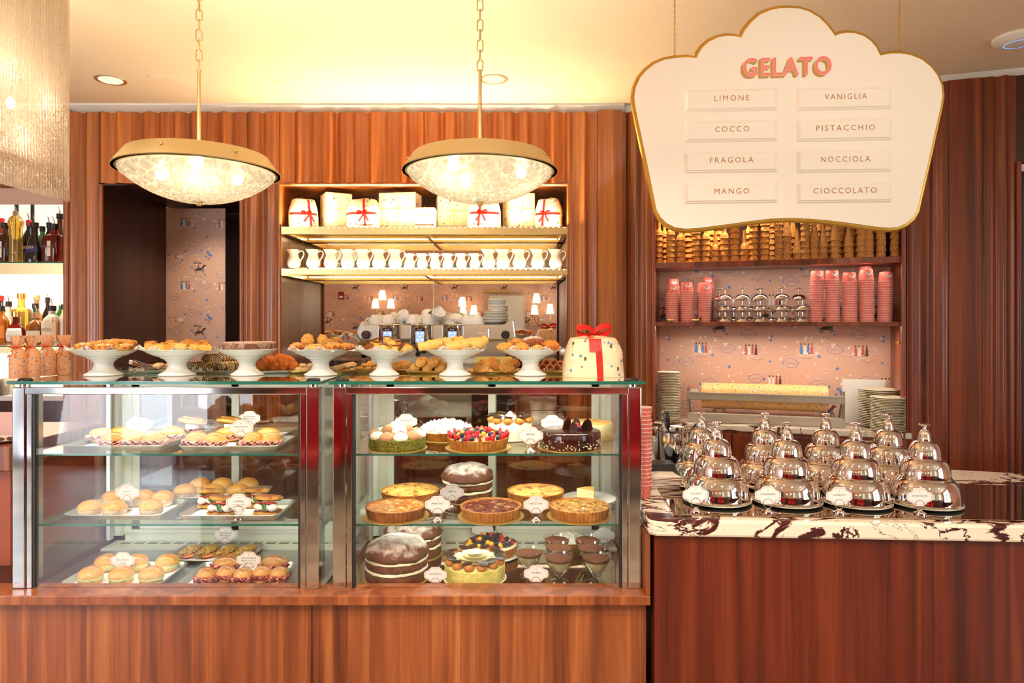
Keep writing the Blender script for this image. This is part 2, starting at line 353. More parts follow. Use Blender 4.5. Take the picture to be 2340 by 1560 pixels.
# openings: rounded frames
round_trim('trim_4', M['wood'], [(XN0+.004, W-.014, .9), (XN0+.004, W-.014, ZN-.006), (XN1-.004, W-.014, ZN-.006), (XN1-.004, W-.014, .9)], .016)
round_trim('trim_5', M['wood'], [(XD0+.004, W-.014, 0), (XD0+.004, W-.014, ZN-.006), (XD1-.004, W-.014, ZN-.006), (XD1-.004, W-.014, 0)], .016)
round_trim('trim_6', M['woodd'], [(T0-.004, -.014, .5), (T0-.004, -.014, ZN), (T1+.004, -.014, ZN), (T1+.004, -.014, .5)], .017, RM)
round_trim('trim_7', M['wood'], [(px(157, W), W-.02, 0), (px(157, W), W-.02, ZC)], .018)
# shelf niche: lining and mirror back
m = MB(); m.box(XN0-.02, XN0, W, YM, .9, ZN+.02); m.box(XN1, XN1+.02, W, YM, .9, ZN+.02); m.box(XN0-.02, XN1+.02, W, YM, ZN, ZN+.02)
struct(m.build('wall_niche', M['wood'], smooth=False))
sbox('wall_niche_mirror', M['mirror'], XN0, XN1, YM, YM+.01, .95, zc(556, YM)+.12)
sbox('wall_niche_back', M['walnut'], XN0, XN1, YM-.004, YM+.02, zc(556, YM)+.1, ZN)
for xx in (991,): sbox('trim_8', M['brush'], px(xx, YM)-.003, px(xx, YM)+.003, YM-.004, YM, .95, zc(556, YM))
# passage behind the left opening
YP = 4.98
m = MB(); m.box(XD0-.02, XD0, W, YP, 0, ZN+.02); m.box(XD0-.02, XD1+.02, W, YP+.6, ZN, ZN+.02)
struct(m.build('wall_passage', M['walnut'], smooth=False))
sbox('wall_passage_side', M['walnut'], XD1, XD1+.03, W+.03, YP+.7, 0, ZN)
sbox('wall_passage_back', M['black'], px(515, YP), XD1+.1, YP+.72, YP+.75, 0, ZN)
# ------------------------------------------------------------------ printed wallpaper
def leafpoly(cx, cy, s, a):
    return [(cx+s*r*math.cos(a+t), cy+s*r*math.sin(a+t)) for t, r in ((0, 1.1), (.45, .55), (.9, 1), (1.4, .5), (1.9, .95), (2.6, .5), (3.14, .3), (3.7, .5), (4.4, .95), (4.9, .5), (5.4, 1), (5.85, .55))]
def ell(cx, cy, rx, ry, n=10, a=0):
    return [(cx+rx*math.cos(2*PI*i/n)*math.cos(a)-ry*math.sin(2*PI*i/n)*math.sin(a), cy+rx*math.cos(2*PI*i/n)*math.sin(a)+ry*math.sin(2*PI*i/n)*math.cos(a)) for i in range(n)]
def line(x0, y0, x1, y1, w_):
    dx, dy = x1-x0, y1-y0; l = math.hypot(dx, dy) or 1; nx, ny = -dy/l*w_/2, dx/l*w_/2
    return [(x0+nx, y0+ny), (x0-nx, y0-ny), (x1-nx, y1-ny), (x1+nx, y1+ny)]
def cart_out(n=40, a=1.0, b=.62):
    out = []
    for i in range(n):
        t = 2*PI*i/n; r = 1+.07*math.cos(4*t)+.05*math.cos(8*t+PI)
        out.append((a*r*math.cos(t), b*r*math.sin(t)))
    return out
def ring(pts, k):
    q = [(x*k, y*k) for x, y in pts]; n = len(pts)
    return [[pts[i], pts[(i+1) % n], q[(i+1) % n], q[i]] for i in range(n)]
def wp_tile():
    T = []; rr = random.Random(3); A = lambda k, p: T.append((k, p))
    def cart(cx, cy, s=.044):
        for q in ring(cart_out(), .93): A(1, [(cx+x*s, cy+y*s) for x, y in q])
        V, Fc = text_geo('Sant Ambroeus', .0125, 0, .35, .9, 1)
        for f in Fc: A(1, [(cx+V[i][0]*.82, cy+V[i][2]) for i in f])
    def outline(cx, cy, s):
        pts = [(s*(1+.18*math.sin(3*t+cx*9)+.1*math.sin(5*t))*math.cos(t), s*.72*(1+.15*math.sin(2*t+1))*math.sin(t)) for t in [2*PI*i/36 for i in range(36)]]
        for i, q in enumerate(ring(pts, .965)):
            if 16 < i or i < 4: A(2, [(cx+x, cy+y) for x, y in q])
    def caption(cx, cy, t):
        for k, l in enumerate(t.split('|')):
            V, Fc = text_geo(l, .0085, 0, .3, .95, 1)
            for f in Fc: A(3, [(cx+V[i][0]*.9, cy-.011*k+V[i][2]) for i in f])
    def horse(cx, cy, s=1.3):
        for e in (ell(0, 0, .021, .010, 10, .12), ell(.024, .012, .013, .007, 8, .9), ell(.034, .022, .010, .005, 8, -.3), ell(-.024, -.002, .012, .003, 6, .5)): A(3, [(cx+x*s, cy+y*s) for x, y in e])
        for l in ((-.016, -.004, -.03, -.02), (-.012, -.006, -.02, -.026), (.014, -.004, .03, -.014), (.016, -.006, .022, -.026), (.03, -.014, .034, -.02)): A(3, [(cx+x*s, cy+y*s) for x, y in line(*l, .0035)])
        A(4, [(cx+x*s, cy+y*s) for x, y in ell(-.004, .016, .006, .012, 8)]); A(3, [(cx+x*s, cy+y*s) for x, y in ell(-.003, .031, .004, .004, 6)]); A(2, [(cx+x*s, cy+y*s) for x, y in ell(-.014, .03, .008, .003, 6, .4)])
        for k in range(7): A(3, leafpoly(cx-.04+.009*k, cy+.05+.006*math.sin(k*2), .008, k))
    def folk(cx, cy, cols):
        for k, c_ in enumerate(cols):
            x = cx+(k-len(cols)/2)*.02
            A(c_, [(x-.004, cy+.026), (x+.004, cy+.026), (x+.009, cy-.028), (x-.008, cy-.028)]); A(3, ell(x, cy+.032, .005, .0055, 7))
            A(c_, line(x, cy+.016, x+.009, cy+.002, .003))
    cart(.06, .05); cart(.30, .10); cart(.45, .245); cart(.10, .275); cart(.30, .375); cart(.55, .46)
    for (a, b) in ((.16, .165), (.50, .09)): horse(a, b); outline(a, b, .058)
    caption(.16, .118, 'Tu voglio la|cedrengo di rovere'); caption(.50, .035, 'Reggo da Modena|verso la Liguria')
    folk(.40, .46, (1, 2, 1, 4)); outline(.40, .46, .06); caption(.39, .405, 'Contro Montebello')
    folk(.08, .45, (4, 2, 4, 3)); outline(.08, .45, .06); caption(.11, .395, 'Giovane da Cogoleto|in stazione')
    folk(.22, .26, (2, 2, 4, 3)); outline(.22, .26, .055); caption(.21, .205, 'Rondini nel salone|San Martino')
    for k in range(9): A(1, leafpoly(.58+.011*math.cos(k*2.4)*1.6, .21+.016*math.sin(k*2.1), .011, k))
    A(3, line(.58, .16, .58, .2, .004)); A(4, [(.57, .15), (.575, .18), (.566, .18)])
    for k in range(6): A(2, ell(.335+.006*k, .19+.004*math.sin(k*2), .011, .008, 8, k))
    A(2, line(.37, .19, .385, .215, .004)); A(2, ell(.387, .217, .006, .004, 7)); A(4, [(.31, .175), (.322, .175), (.318, .215), (.313, .215)]); outline(.345, .19, .05); caption(.345, .145, 'Se si avventa|nella sua direzione')
    for k in range(54):
        x, y, a = rr.uniform(0, .62), rr.uniform(0, .5), rr.uniform(0, 6)
        A(1 if k % 3 == 0 else 2, leafpoly(x, y, rr.uniform(.007, .011) if k % 3 else rr.uniform(.010, .0145), a))
    for k in range(62):
        x, y = rr.uniform(0, .62), rr.uniform(0, .5); A(3, ell(x, y, .0028, .0028, 6)); A(2, line(x, y+.001, x-.009, y+.007, .003)); A(2, line(x, y+.001, x+.009, y+.007, .003))
    return T
TILE = wp_tile()
WPM = [M['pink'], M['blue'], M['pwhite'], M['pdark'], M['pred']]
def wallpaper(m, x0, x1, z0, z1, put, u0=0, v0=0, s=1.0, off=.0006, skip=()):
    """printed paper on a rectangle: put(u, v, h) gives the point at height h off the paper"""
    tw_, th_ = .62*s, .50*s
    for i in range(int(math.floor((x0-u0)/tw_)), int(math.ceil((x1-u0)/tw_))+1):
        for j in range(int(math.floor((z0-v0)/th_)), int(math.ceil((z1-v0)/th_))+1):
            bx, by = u0+i*tw_, v0+j*th_
            for n, (k, p) in enumerate(TILE):
                q = [(bx+x*s, by+y*s) for x, y in p]
                if min(a for a, b in q) < x0 or max(a for a, b in q) > x1 or min(b for a, b in q) < z0 or max(b for a, b in q) > z1: continue
                m.add([put(a, b, off*(1+(n % 5)*.3)) for a, b in q], [tuple(range(len(q)))], k)
    return m
def paper_wall(name, x0, x1, z0, z1, y, M_=None, mats=WPM, s=1.0, u0=0, v0=0, sgn=-1, th=.01):
    m = MB()
    if M_: m.M = M_
    m.box(x0, x1, min(y, y-sgn*th), max(y, y-sgn*th), z0, z1)
    wallpaper(m, x0, x1, z0, z1, lambda a, b, h: (a, y+sgn*h, b), u0, v0, s)
    o = MB.build(m, name, mats, smooth=False); return struct(o)
paper_wall('wall_passage_paper', XD0, px(515, YP), 1.1, ZN-.02, YP, s=.92, u0=.1, v0=.02)
m = MB(); m.box(XD0, px(515, YP), YP+.01, YP+.02, 0, 1.1); struct(m.build('wall_passage_dado', M['pink']))
m = MB(); m.M = RM; m.box(T0-.02, T0, .01, .31, .9, ZN); m.box(T1, T1+.02, .01, .31, .9, ZN); m.box(T0, T1, .01, .31, ZN, ZN+.02)
struct(m.build('wall_alcove', M['woodd'], smooth=False))
paper_wall('wall_alcove_paper', T0, T1, ZB, 1.90, .30, RM, u0=T0-.13, v0=.93)
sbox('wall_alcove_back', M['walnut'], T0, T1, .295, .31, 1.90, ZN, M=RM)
# room behind the camera: papered wall, glazed entrance, side window
m = MB(); m.box(-3.2, 4.3, -2.3, -2.2, 0, ZC); wallpaper(m, -3.2, 1.6, .9, 2.5, lambda a, b, h: (-a, -2.2+h, b) if 0 else (a, -2.2+h, b), 0, 0, 1.35)
struct(m.build('wall_rear', WPM, smooth=False))
sbox('trim_9', M['white'], -3.26, -3.19, -2.32, -2.17, 0, ZC)
m = MB(); m.box(-6.6, -6.5, -2.3, 5.4, 0, ZC); m.box(-6.5, -3.2, -2.3, -2.2, 2.62, ZC); struct(m.build('wall_left', M['pink'], smooth=False))
m = MB()
for x in (-6.5, -5.45, -4.35, -3.3): m.box(x-.04, x+.04, -2.29, -2.22, 0, 2.62)
m.box(-6.5, -3.2, -2.29, -2.22, 2.1, 2.18); m.box(-6.5, -3.2, -2.29, -2.22, 0, .1); struct(m.build('door_1', M['walnut'], smooth=False))
m = MB(); m.box(-6.5, -3.2, -2.262, -2.256, .1, 2.62); struct(m.build('window_1', M['pane'], smooth=False))
m = MB(); m.box(4.2, 4.3, -2.3, -1.6, 0, ZC); m.box(4.2, 4.3, .8, 5.4, 0, ZC); m.box(4.2, 4.3, -1.6, .8, 0, .6); m.box(4.2, 4.3, -1.6, .8, 2.55, ZC); struct(m.build('wall_side', M['pink'], smooth=False))
m = MB()
for y in (-1.6, -.4, .8): m.box(4.2, 4.28, y-.04, y+.04, .6, 2.55)
m.box(4.2, 4.28, -1.6, .8, 1.75, 1.8); struct(m.build('window_2', M['walnut'], smooth=False))
sbox('pavement', mk('pavement', C(206, 204, 200), .8), -12, 9, -12, -2.31, -.14, -.04)
m = MB(); m.box(-6.5, 4.2, 5.3, 5.4, 0, ZC); struct(m.build('wall_far', M['walnut'], smooth=False))
sbox('wall_bar', M['walnut'], -6.5, XL0-.05, 4.62, 4.66, 0, ZC)

# dark dado, framed panes given a green glow and window joinery on the guest side, greenery outside the side window
sbox('trim_12', M['walnut'], -3.18, 4.19, -2.2, -2.17, 0, .92); sbox('trim_13', M['walnut'], 4.16, 4.2, -2.2, 5.3, 0, .6)
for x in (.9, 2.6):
    struct(MB().box(x, x+.9, -2.198, -2.15, .95, 2.5).build('window_3', M['walnut'], smooth=False)); struct(MB().box(x+.08, x+.82, -2.149, -2.145, 1.03, 2.42).build('window_3_pane', mk('green_glow_pane', C(206, 214, 196), .05, em=(.55, .75, .5, 1), es=.5), smooth=False))  # glow added to the unseen panes for the domes to mirror
hg = MB(); rr = random.Random(21)
for i in range(700):
    c = Vector((rr.uniform(4.9, 5.4), rr.uniform(-2.2, 1.4), rr.uniform(.2, 2.4))); n = Vector((rr.gauss(0, 1), rr.gauss(0, 1), rr.gauss(0, 1))).normalized(); u = n.orthogonal().normalized()*.12; v = n.cross(u)*.6
    hg.add([c-u, c+v, c+u, c-v], [(0, 1, 2, 3)])
tag(hg.build('hedge', mk('hedge_green', C(96, 170, 60), .6), smooth=False), 'green hedge outside the side window, mirrored in the silver domes', 'hedge')
# ------------------------------------------------------------------ counters and display cases
YF, YBK = 2.6, 3.3
ZL = zc(1345, YF); ZT = zc(870, YF); LE = px(1491, 2.5)
ZFL = ZL-.033
t = thing('pastry_counter', 'low mahogany counter base with a ledge carrying both glass display cases', 'counter')
for a, b in ((-2.6, px(712, 2.56)), (px(712, 2.56)+.003, LE-.012)): MB().box(a, b, 2.56, 2.62, 0, ZL-.04).build('front_panel', M['woodc'], t, smooth=False)
MB().box(-2.6, LE, 2.532, 2.66, ZL-.036, ZL).build('ledge', M['woodc'], t, smooth=False, bevel=.003)
MB().box(-2.6, LE-.012, 2.665, 3.3, 0, ZFL-.006).build('plinth', M['walnut'], t, smooth=False)
def ppost(m, x0, x1, y0, y1, z0, z1):
    m.box(x0, x1, y0, y1, z0, z1)
ZS1, ZS2 = zc(1035, 2.68), zc(1195, 2.68); ZFL = ZL-.033
def case(x0, x1, label, left):
    t = thing('display_case', label, 'display case')
    w_ = .072; zt = ZT-.016
    for x, s in ((x0, 1), (x1, -1)):
        m = MB(); m.box(min(x, x+s*.05), max(x, x+s*.05), YF, YF+.035, ZL, zt-.008); m.build('post', M['steel'], t, smooth=False, bevel=.004)
        m = MB(); m.box(min(x+s*.052, x+s*.073), max(x+s*.052, x+s*.073), YF+.004, YF+.03, ZL, zt-.03); m.build('inner_post', M['steel'], t, smooth=False, bevel=.002)
        m = MB(); m.box(min(x+s*.0735, x+s*.082), max(x+s*.0735, x+s*.082), YF+.008, YF+.03, ZL, zt-.03); m.build('gasket', M['dark'], t, smooth=False)
        m = MB(); m.box(min(x, x+s*.05), max(x, x+s*.05), YBK-.05, YBK, ZL, zt-.008); m.build('rear_post', M['frame'], t, smooth=False)
        m = MB(); m.box(min(x+s*.006, x+s*.012), max(x+s*.006, x+s*.012), YF+.035, YBK-.05, ZL, zt-.008); m.build('side_pane', M['pane'], t, smooth=False)
        m = MB()                                         # slotted shelf uprights
        for yy in (YF+.10, YBK-.12): m.box(min(x+s*.014, x+s*.03), max(x+s*.014, x+s*.03), yy, yy+.03, ZL, zt-.02)
        m.build('shelf_upright', M['alu'], t, smooth=False)
    m = MB(); m.box(x0+.045, x1-.045, YF+.002, YF+.03, zt-.036, zt-.008); m.build('top_rail', M['steel'], t, smooth=False, bevel=.003)
    m = MB(); m.box(x0+.082, x1-.082, YF+.012, YF+.018, ZL, zt-.03); m.build('front_pane', M['pane'], t, smooth=False)
    # top glass, its edge and the four pads holding it
    m = MB(); m.box(x0-.012, x1+.012, YF-.012, YBK+.02, ZT-.013, ZT); g = m.build('top_glass', M['topg'], t, smooth=False)
    m = MB()
    m.box(x0-.0125, x1+.0125, YF-.0125, YF-.0115, ZT-.0125, ZT-.0005); m.box(x0-.0125, x0-.0115, YF-.012, YBK+.02, ZT-.0125, ZT-.0005); m.box(x1+.0115, x1+.0125, YF-.012, YBK+.02, ZT-.0125, ZT-.0005)
    m.build('polished_edge', M['edge'], g, smooth=False)
    for x in (x0+.03, x1-.03):
        for y in (YF+.03, YBK-.03): MB().lathe([(0, 0), (.026, 0), (.026, .003), (.02, .008), (0, .009)], 24, (x, y, ZT)).build('pad', M['black'], t)
        for y in (YF+.03, YBK-.03): MB().lathe([(.018, 0), (.018, .012)], 16, (x, y, ZT-.025)).build('spacer', M['steel'], t)
    # rear sliding doors in an ivory frame
    m = MB(); zf = zc(1205, YBK); a, b = x0+.05, x1-.05; mid = (a+b)/2
    m.box(a, b, YBK-.03, YBK, zt-.045, zt-.012); m.box(a, b, YBK-.03, YBK, ZFL, zf)
    m.box(a, a+.03, YBK-.03, YBK, zf, zt-.04); m.box(b-.03, b, YBK-.03, YBK, zf, zt-.04); m.box(a, b, YBK-.036, YBK-.03, zf-.015, zf)
    m.build('rear_frame', M['frame'], t, smooth=False)
    for i, (p, q, yy) in enumerate(((a+.03, mid+.02, YBK-.022), (mid-.02, b-.03, YBK-.042))):
        m = MB(); z0, z1 = zf+.002, zt-.046
        m.box(p, p+.035, yy, yy+.012, z0, z1); m.box(q-.035, q, yy, yy+.012, z0, z1); m.box(p, q, yy, yy+.012, z1-.025, z1); m.box(p, q, yy, yy+.012, z0, z0+.04)
        dr = m.build('sliding_door', M['frame'], t, smooth=False)
        MB().box(p+.03, q-.03, yy+.004, yy+.008, z0+.03, z1-.02).build('door_pane', M['paneb'], dr, smooth=False)
    for z in (ZS1, ZS2):
        g = MB().box(x0+.016, x1-.016, 2.67, YBK-.06, z-.008, z).build('glass_shelf', M['shelfg'], t, smooth=False)
        MB().box(x0+.016, x1-.016, 2.6692, 2.67, z-.0082, z).build('shelf_edge', M['edge'], g, smooth=False)
        for x, s in ((x0, 1), (x1, -1)):
            m = MB(); m.prism([(0, 0), (0, -.03), (.004, -.03), (.004, 0)], 0, .001); m = MB()
            m.box(min(x+s*.016, x+s*.022), max(x+s*.016, x+s*.022), 2.72, YBK-.08, z-.03, z-.009); m.build('shelf_bracket', M['alu'], t, smooth=False)
    m = MB(); m.box(x0+.012, x1-.012, YF+.035, YBK-.16, ZFL-.004, ZFL); m.build('deck', M['bronze'] if not left else M['brush'], t, smooth=False)
    m = MB(); m.box(x0+.012, x1-.012, YBK-.16, YBK-.03, ZFL, ZFL+.006); dk = m.build('vent_strip', M['frame'], t, smooth=False)
    m = MB(); n = int((x1-x0-.1)/.062)
    for i in range(n):
        for yy in (YBK-.085, YBK-.066): m.box(x0+.06+i*.062, x0+.06+i*.062+.046, yy, yy+.008, ZFL+.0061, ZFL+.0066)
    m.build('vent_slot', M['black'], dk, smooth=False)
    MB().box(x0+.09, x1-.09, YF+.032, YF+.05, zt-.03, zt-.018).build('light_bar', glow('case_tube', (.98, 1, .86, 1), 9), t, smooth=False)
    xm = (x0+x1)/2
    area('case_light', (xm, 2.86, zt-.02), (R(6), 0, 0), x1-x0-.2, .05, 2.7 if not left else 1.9, CASEL)
    for z in (ZS1, ZS2): area('shelf_light', (xm, 2.90, z-.014), (R(6), 0, 0), x1-x0-.14, .03, 1.6 if not left else 1.05, CASEL)
    return t
LX0, LX1, RX0, RX1 = px(27, YF), px(729, YF), px(760, YF), px(1466, YF)
caseL = case(LX0, LX1, 'glass display case of savoury sandwiches, nearest the bar, framed in polished steel', True)
caseR = case(RX0, RX1, 'glass display case of cakes and tarts beside the gelato counter', False)
# ------------------------------------------------------------------ gelato counter
PH = R(3.2); GX, GY = px(1490, 2.5), 2.5; ZG = zc(1187, 2.5)
GM = Matrix.Translation((GX, GY, 0)) @ Matrix.Rotation(-PH, 4, 'Z')
t = thing('gelato_counter', 'mahogany gelato counter with a violet veined marble top', 'counter')
out = [(.012, .0), (2.35, 0), (2.42, .3), (2.3, .62), (2.0, .86), (1.6, .95), (.0, .86), (-.03, .3), (-.01, .02)]
m = MB(); m.M = GM; m.slab(out, ZG-.062, ZG); m.build('marble_top', M['marble'], t, smooth=False, bevel=.01)
m = MB(); m.M = GM; m.slab([(.012, .022), (2.3, .022), (2.35, .3), (2.2, .6), (1.9, .82), (1.5, .9), (.012, .85)], 0, ZG-.062); m.build('front_panel', M['woodg'], t, smooth=False)
MB().box(RX1+.004, LE, 2.535, 2.9, ZL+.001, ZG-.064).build('end_panel', M['woodc'], t, smooth=False, bevel=.002)
t2 = MB(); t2.M = GM; t2.slab([(.09, .05), (2.2, .05), (2.1, .55), (1.9, .6), (.09, .62)], ZG+.0005, ZG+.006)
tag(t2.build('display_tray', M['bronze'], smooth=False, bevel=.002), 'mirror-polished serving plate under the domes on the marble counter', 'tray')
GZ = ZG+.006
# ------------------------------------------------------------------ back counter
t = thing('back_counter', 'mahogany back counter with marble top along the rear wall', 'counter')
m = MB(); m.box(XN0-.6, OX, 3.78, 4.16, 0, ZB-.03); m.box(XN0+.02, XN1-.02, 4.16, YM-.03, .3, ZB-.03); m.build('cabinet_body', M['woodd'], t, smooth=False)
m = MB(); m.box(XN0-.6, OX, 3.75, 4.165, ZB-.03, ZB); m.box(XN0+.02, XN1-.02, 4.16, YM-.02, ZB-.03, ZB); m.build('worktop', M['marble2'], t, smooth=False)
t = thing('alcove_counter', 'marble topped cabinet in the papered alcove behind the gelato counter', 'cabinet')
ta, tb = tw(1488), tw(2081)
m = MB(); m.M = RM; m.box(ta, tb, -.03, 0, ZB-.035, ZB); m.box(T0+.001, T1-.001, -.02, .29, ZB-.035, ZB); m.build('marble_top', M['marble2'], t, smooth=False, bevel=.006)
m = MB(); m.M = RM; m.box(ta+.02, tb-.02, -.018, .28, 0, ZB-.036); m.build('body', M['woodd'], t, smooth=False)
dx = [ta+.02, tw(1672), tw(1858), tb-.02]
for i in range(3):
    for z0, z1 in ((.62, ZB-.05), (.28, .6)):
        m = MB(); m.M = RM; m.box(dx[i]+.004, dx[i+1]-.004, -.036, -.019, z0, z1); d = m.build('drawer', M['woodd'], t, smooth=False, bevel=.002)
        m = MB(); m.M = RM; c = (dx[i]+dx[i+1])/2; m.box(c-.1, c-.02, -.05, -.03, z1-.012, z1-.004) if 0 else m.box(c-.06, c+.06, -.052, -.034, z1-.006, z1); m.build('pull', M['brassb'], d, smooth=False)
# ------------------------------------------------------------------ lamps
def lampglass():
    m, t, b, N, L = nt('bubble_glass'); N.remove(b)
    tr = N.new('ShaderNodeBsdfTransparent'); tr.inputs[0].default_value = (1, .97, .9, 1)
    tl = N.new('ShaderNodeBsdfTranslucent'); tl.inputs[0].default_value = (1, .95, .84, 1)
    gl = N.new('ShaderNodeBsdfGlossy'); gl.inputs['Roughness'].default_value = .08
    a = N.new('ShaderNodeMixShader'); a.inputs[0].default_value = .36; L.new(tr.outputs[0], a.inputs[1]); L.new(tl.outputs[0], a.inputs[2])
    lw = N.new('ShaderNodeLayerWeight'); lw.inputs[0].default_value = .3
    c = N.new('ShaderNodeMixShader'); L.new(lw.outputs['Fresnel'], c.inputs[0]); L.new(a.outputs[0], c.inputs[1]); L.new(gl.outputs[0], c.inputs[2])
    e = N.new('ShaderNodeEmission'); e.inputs[0].default_value = (1, .86, .62, 1); e.inputs[1].default_value = .34
    d = N.new('ShaderNodeAddShader'); L.new(c.outputs[0], d.inputs[0]); L.new(e.outputs[0], d.inputs[1]); L.new(d.outputs[0], N['Material Output'].inputs[0]); return m
M['lampg'] = lampglass(); M['bulb'] = glow('bulb', (1, .84, .56, 1), 40)
def lensglass():
    m, t, b, N, L = nt('bubble_lens'); N.remove(b)
    tr = N.new('ShaderNodeBsdfTransparent'); tr.inputs[0].default_value = (1, .95, .86, 1); tl = N.new('ShaderNodeBsdfTranslucent'); tl.inputs[0].default_value = (1, .93, .8, 1); gl = N.new('ShaderNodeBsdfGlossy'); gl.inputs['Roughness'].default_value = .05; gl.inputs[0].default_value = (1, .95, .86, 1)
    a = N.new('ShaderNodeMixShader'); a.inputs[0].default_value = .42; L.new(tr.outputs[0], a.inputs[1]); L.new(tl.outputs[0], a.inputs[2])
    lw = N.new('ShaderNodeLayerWeight'); lw.inputs[0].default_value = .24; c = N.new('ShaderNodeMixShader'); L.new(lw.outputs['Facing'], c.inputs[0]); L.new(a.outputs[0], c.inputs[1]); L.new(gl.outputs[0], c.inputs[2]); e = N.new('ShaderNodeEmission'); e.inputs[0].default_value = (1, .88, .66, 1); e.inputs[1].default_value = .05; d = N.new('ShaderNodeAddShader'); L.new(c.outputs[0], d.inputs[0]); L.new(e.outputs[0], d.inputs[1]); L.new(d.outputs[0], N['Material Output'].inputs[0]); return m
M['lens'] = lensglass()
def link_pts(w_, h_, n=8):
    a = [(w_*math.cos(t), h_+w_*math.sin(t)) for t in [PI*i/n for i in range(n+1)]]; b = [(w_*math.cos(t), -h_+w_*math.sin(t)) for t in [PI+PI*i/n for i in range(n+1)]]
    return a+b
def chain(m, x, y, z0, z1, w_=.011, h_=.012, r=.0028, pitch=.036):
    n = int((z1-z0)/pitch)+1
    for k in range(n):
        z = z0+pitch*(k+.5)
        q = link_pts(w_, h_)
        m.tube([(x+a, y, z+b) if k % 2 else (x, y+a, z+b) for a, b in q] if not (k % 2) else [(x+a*.95, y+a*.3, z+b) for a, b in q], r, 6, closed=True)
D0 = 2.5; ZRIM = zc(392, D0); ZTOP = zc(317, 2.26); ZBOT = zc(460, D0); ZROD = zc(160, D0)
def pendant(x, label, spin):
    t = thing('pendant_lamp', label, 'pendant lamp', (x, D0, ZRIM), spin, 'brass pendant lamps over the display cases')
    h = ZTOP-ZRIM
    m = MB(); m.lathe([(.282, -.004), (.284, 0), (.244, h), (.242, h+.002), (.24, h), (.272, .004), (.272, -.004), (.282, -.004)], 64)
    m.build('brass_band', M['brassb'], t)
    for a in (2.0, 4.4, 5.3): MB().ball((.262*math.cos(a), .262*math.sin(a), h*.6), .006, .006, .006, 8, 5).build('screw', M['brass'], t)
    m = MB(); dep = ZRIM-ZBOT; Rs = (.268**2+dep**2)/(2*dep)
    prof = [(.268*math.sin(PI/2*(1-k/12.0)) if k < 12 else 0, 0) for k in range(13)]
    prof = [(r, -(math.sqrt(max(Rs*Rs-r*r, 0))-(Rs-dep))) for r, z in prof]
    m.lathe(prof[::-1], 56); g = m.build('glass_bowl', M['lampg'], t)
    m = MB(); rr = random.Random(int(spin*100)+4); pts = []
    for _ in range(9000):
        r = .262*math.sqrt(rr.random()); a = rr.uniform(0, 2*PI); s = rr.choice((.013, .017, .021, .024)) if _ < 2500 else rr.choice((.012, .009, .007))
        p = (r*math.cos(a), r*math.sin(a))
        if r+s < .266 and r > .02 and all((p[0]-q[0])**2+(p[1]-q[1])**2 > (.93*(s+q[2]))**2 for q in pts): pts.append((*p, s))
    for a, b, s in pts:
        r = math.hypot(a, b); z = -(math.sqrt(Rs*Rs-r*r)-(Rs-dep)); N_ = Vector((a, b, z-(Rs-dep))).normalized()
        m.M = Matrix.Translation((a, b, z)) @ N_.to_track_quat('Z', 'Y').to_matrix().to_4x4()
        m.lathe([(s, -.001), (s*.99, .003), (s*.9, .0065), (s*.74, .007), (s*.62, .0052), (0, .0046)], 16)
    m.M = Matrix.Identity(4); m.build('bubble', M['lens'], g)
    m = MB(); m.lathe([(0, -dep-.016), (.009, -dep-.016), (.009, -dep-.002), (.018, -dep-.002), (.018, -dep+.003), (0, -dep+.003)], 20); m.build('finial', M['brass'], t)
    m = MB(); m.lathe([(.0065, -dep+.01), (.0065, ZROD-ZRIM-.008), (.008, ZROD-ZRIM-.008), (.008, ZROD-ZRIM), (0, ZROD-ZRIM+.002)], 14); m.build('rod', M['brassb'], t)
    m = MB(); chain(m, 0, 0, ZROD-ZRIM-.004, ZC-ZRIM, .0105, .0115, .0026, .037); m.build('chain', M['brassb'], t)
    for a in (.6, 2.7, 4.8): MB().ball((.15*math.cos(a), .15*math.sin(a), .0), .022, .022, .028, 12, 8).build('bulb', M['bulb'], t)
    for a in (.6, 2.7, 4.8): point('pendant_bulb', (x+.15*math.cos(a+spin), D0+.15*math.sin(a+spin), ZRIM+.04), 5.4, WARM, .025)
pendant(px(455, D0), 'brass pendant lamp with bubbled glass bowl, hanging over the sandwich case', .3)
pendant(px(1097, D0), 'brass pendant lamp with bubbled glass bowl, hanging before the gift shelf', 1.4)
# recessed lamps and plates in the ceiling
for i, (x, y) in enumerate(DOWN):
    D = (ZC-EZ)*F/(HY-y); X = px(x, D)
    t = thing('downlight', ('recessed round downlight with mirrored reflector beside the crystal chandelier', 'recessed round downlight with mirrored reflector behind the pendant rod')[i], 'ceiling light', (X, D, ZC), group='recessed ceiling lamps')
    MB().lathe([(.062, -.001), (.078, -.003), (.08, -.0005), (.062, -.0005)], 40).build('trim_ring', M['brassb'], t)
    MB().lathe([(.062, -.001), (.055, -.006), (.03, -.009), (0, -.0095)], 40).build('reflector', glow('downlight_lamp', (1, .80, .58, 1), .9), t)
    spot('ceiling_spot', (X, D, ZC-.02), (0, 0, 0), 9, SOFT, 100, .8, .03)
D = (ZC-EZ)*F/(HY-180); m = MB(); q = [(.10*math.copysign(abs(math.cos(a))**.75, math.cos(a)), .075*math.copysign(abs(math.sin(a))**.75, math.sin(a))) for a in [2*PI*i/40 for i in range(40)]]
m.slab(q, -.006, -.0005); m.box(-.06, .06, -.045, .045, -.009, -.006)
tag(m.build('ceiling_vent', M['ceil'], loc=(px(384, D), D, ZC)), 'flush cream air vent cover in the ceiling beside the round downlight', 'vent')
D = (ZC-EZ)*F/(HY-190); tag(MB().lathe([(0, -.008), (.035, -.007), (.042, -.001)], 32, (px(645, D), D, ZC)).build('ceiling_sensor', M['ceil']), 'small round cream cover plate on ceiling between the two pendants', 'sensor')
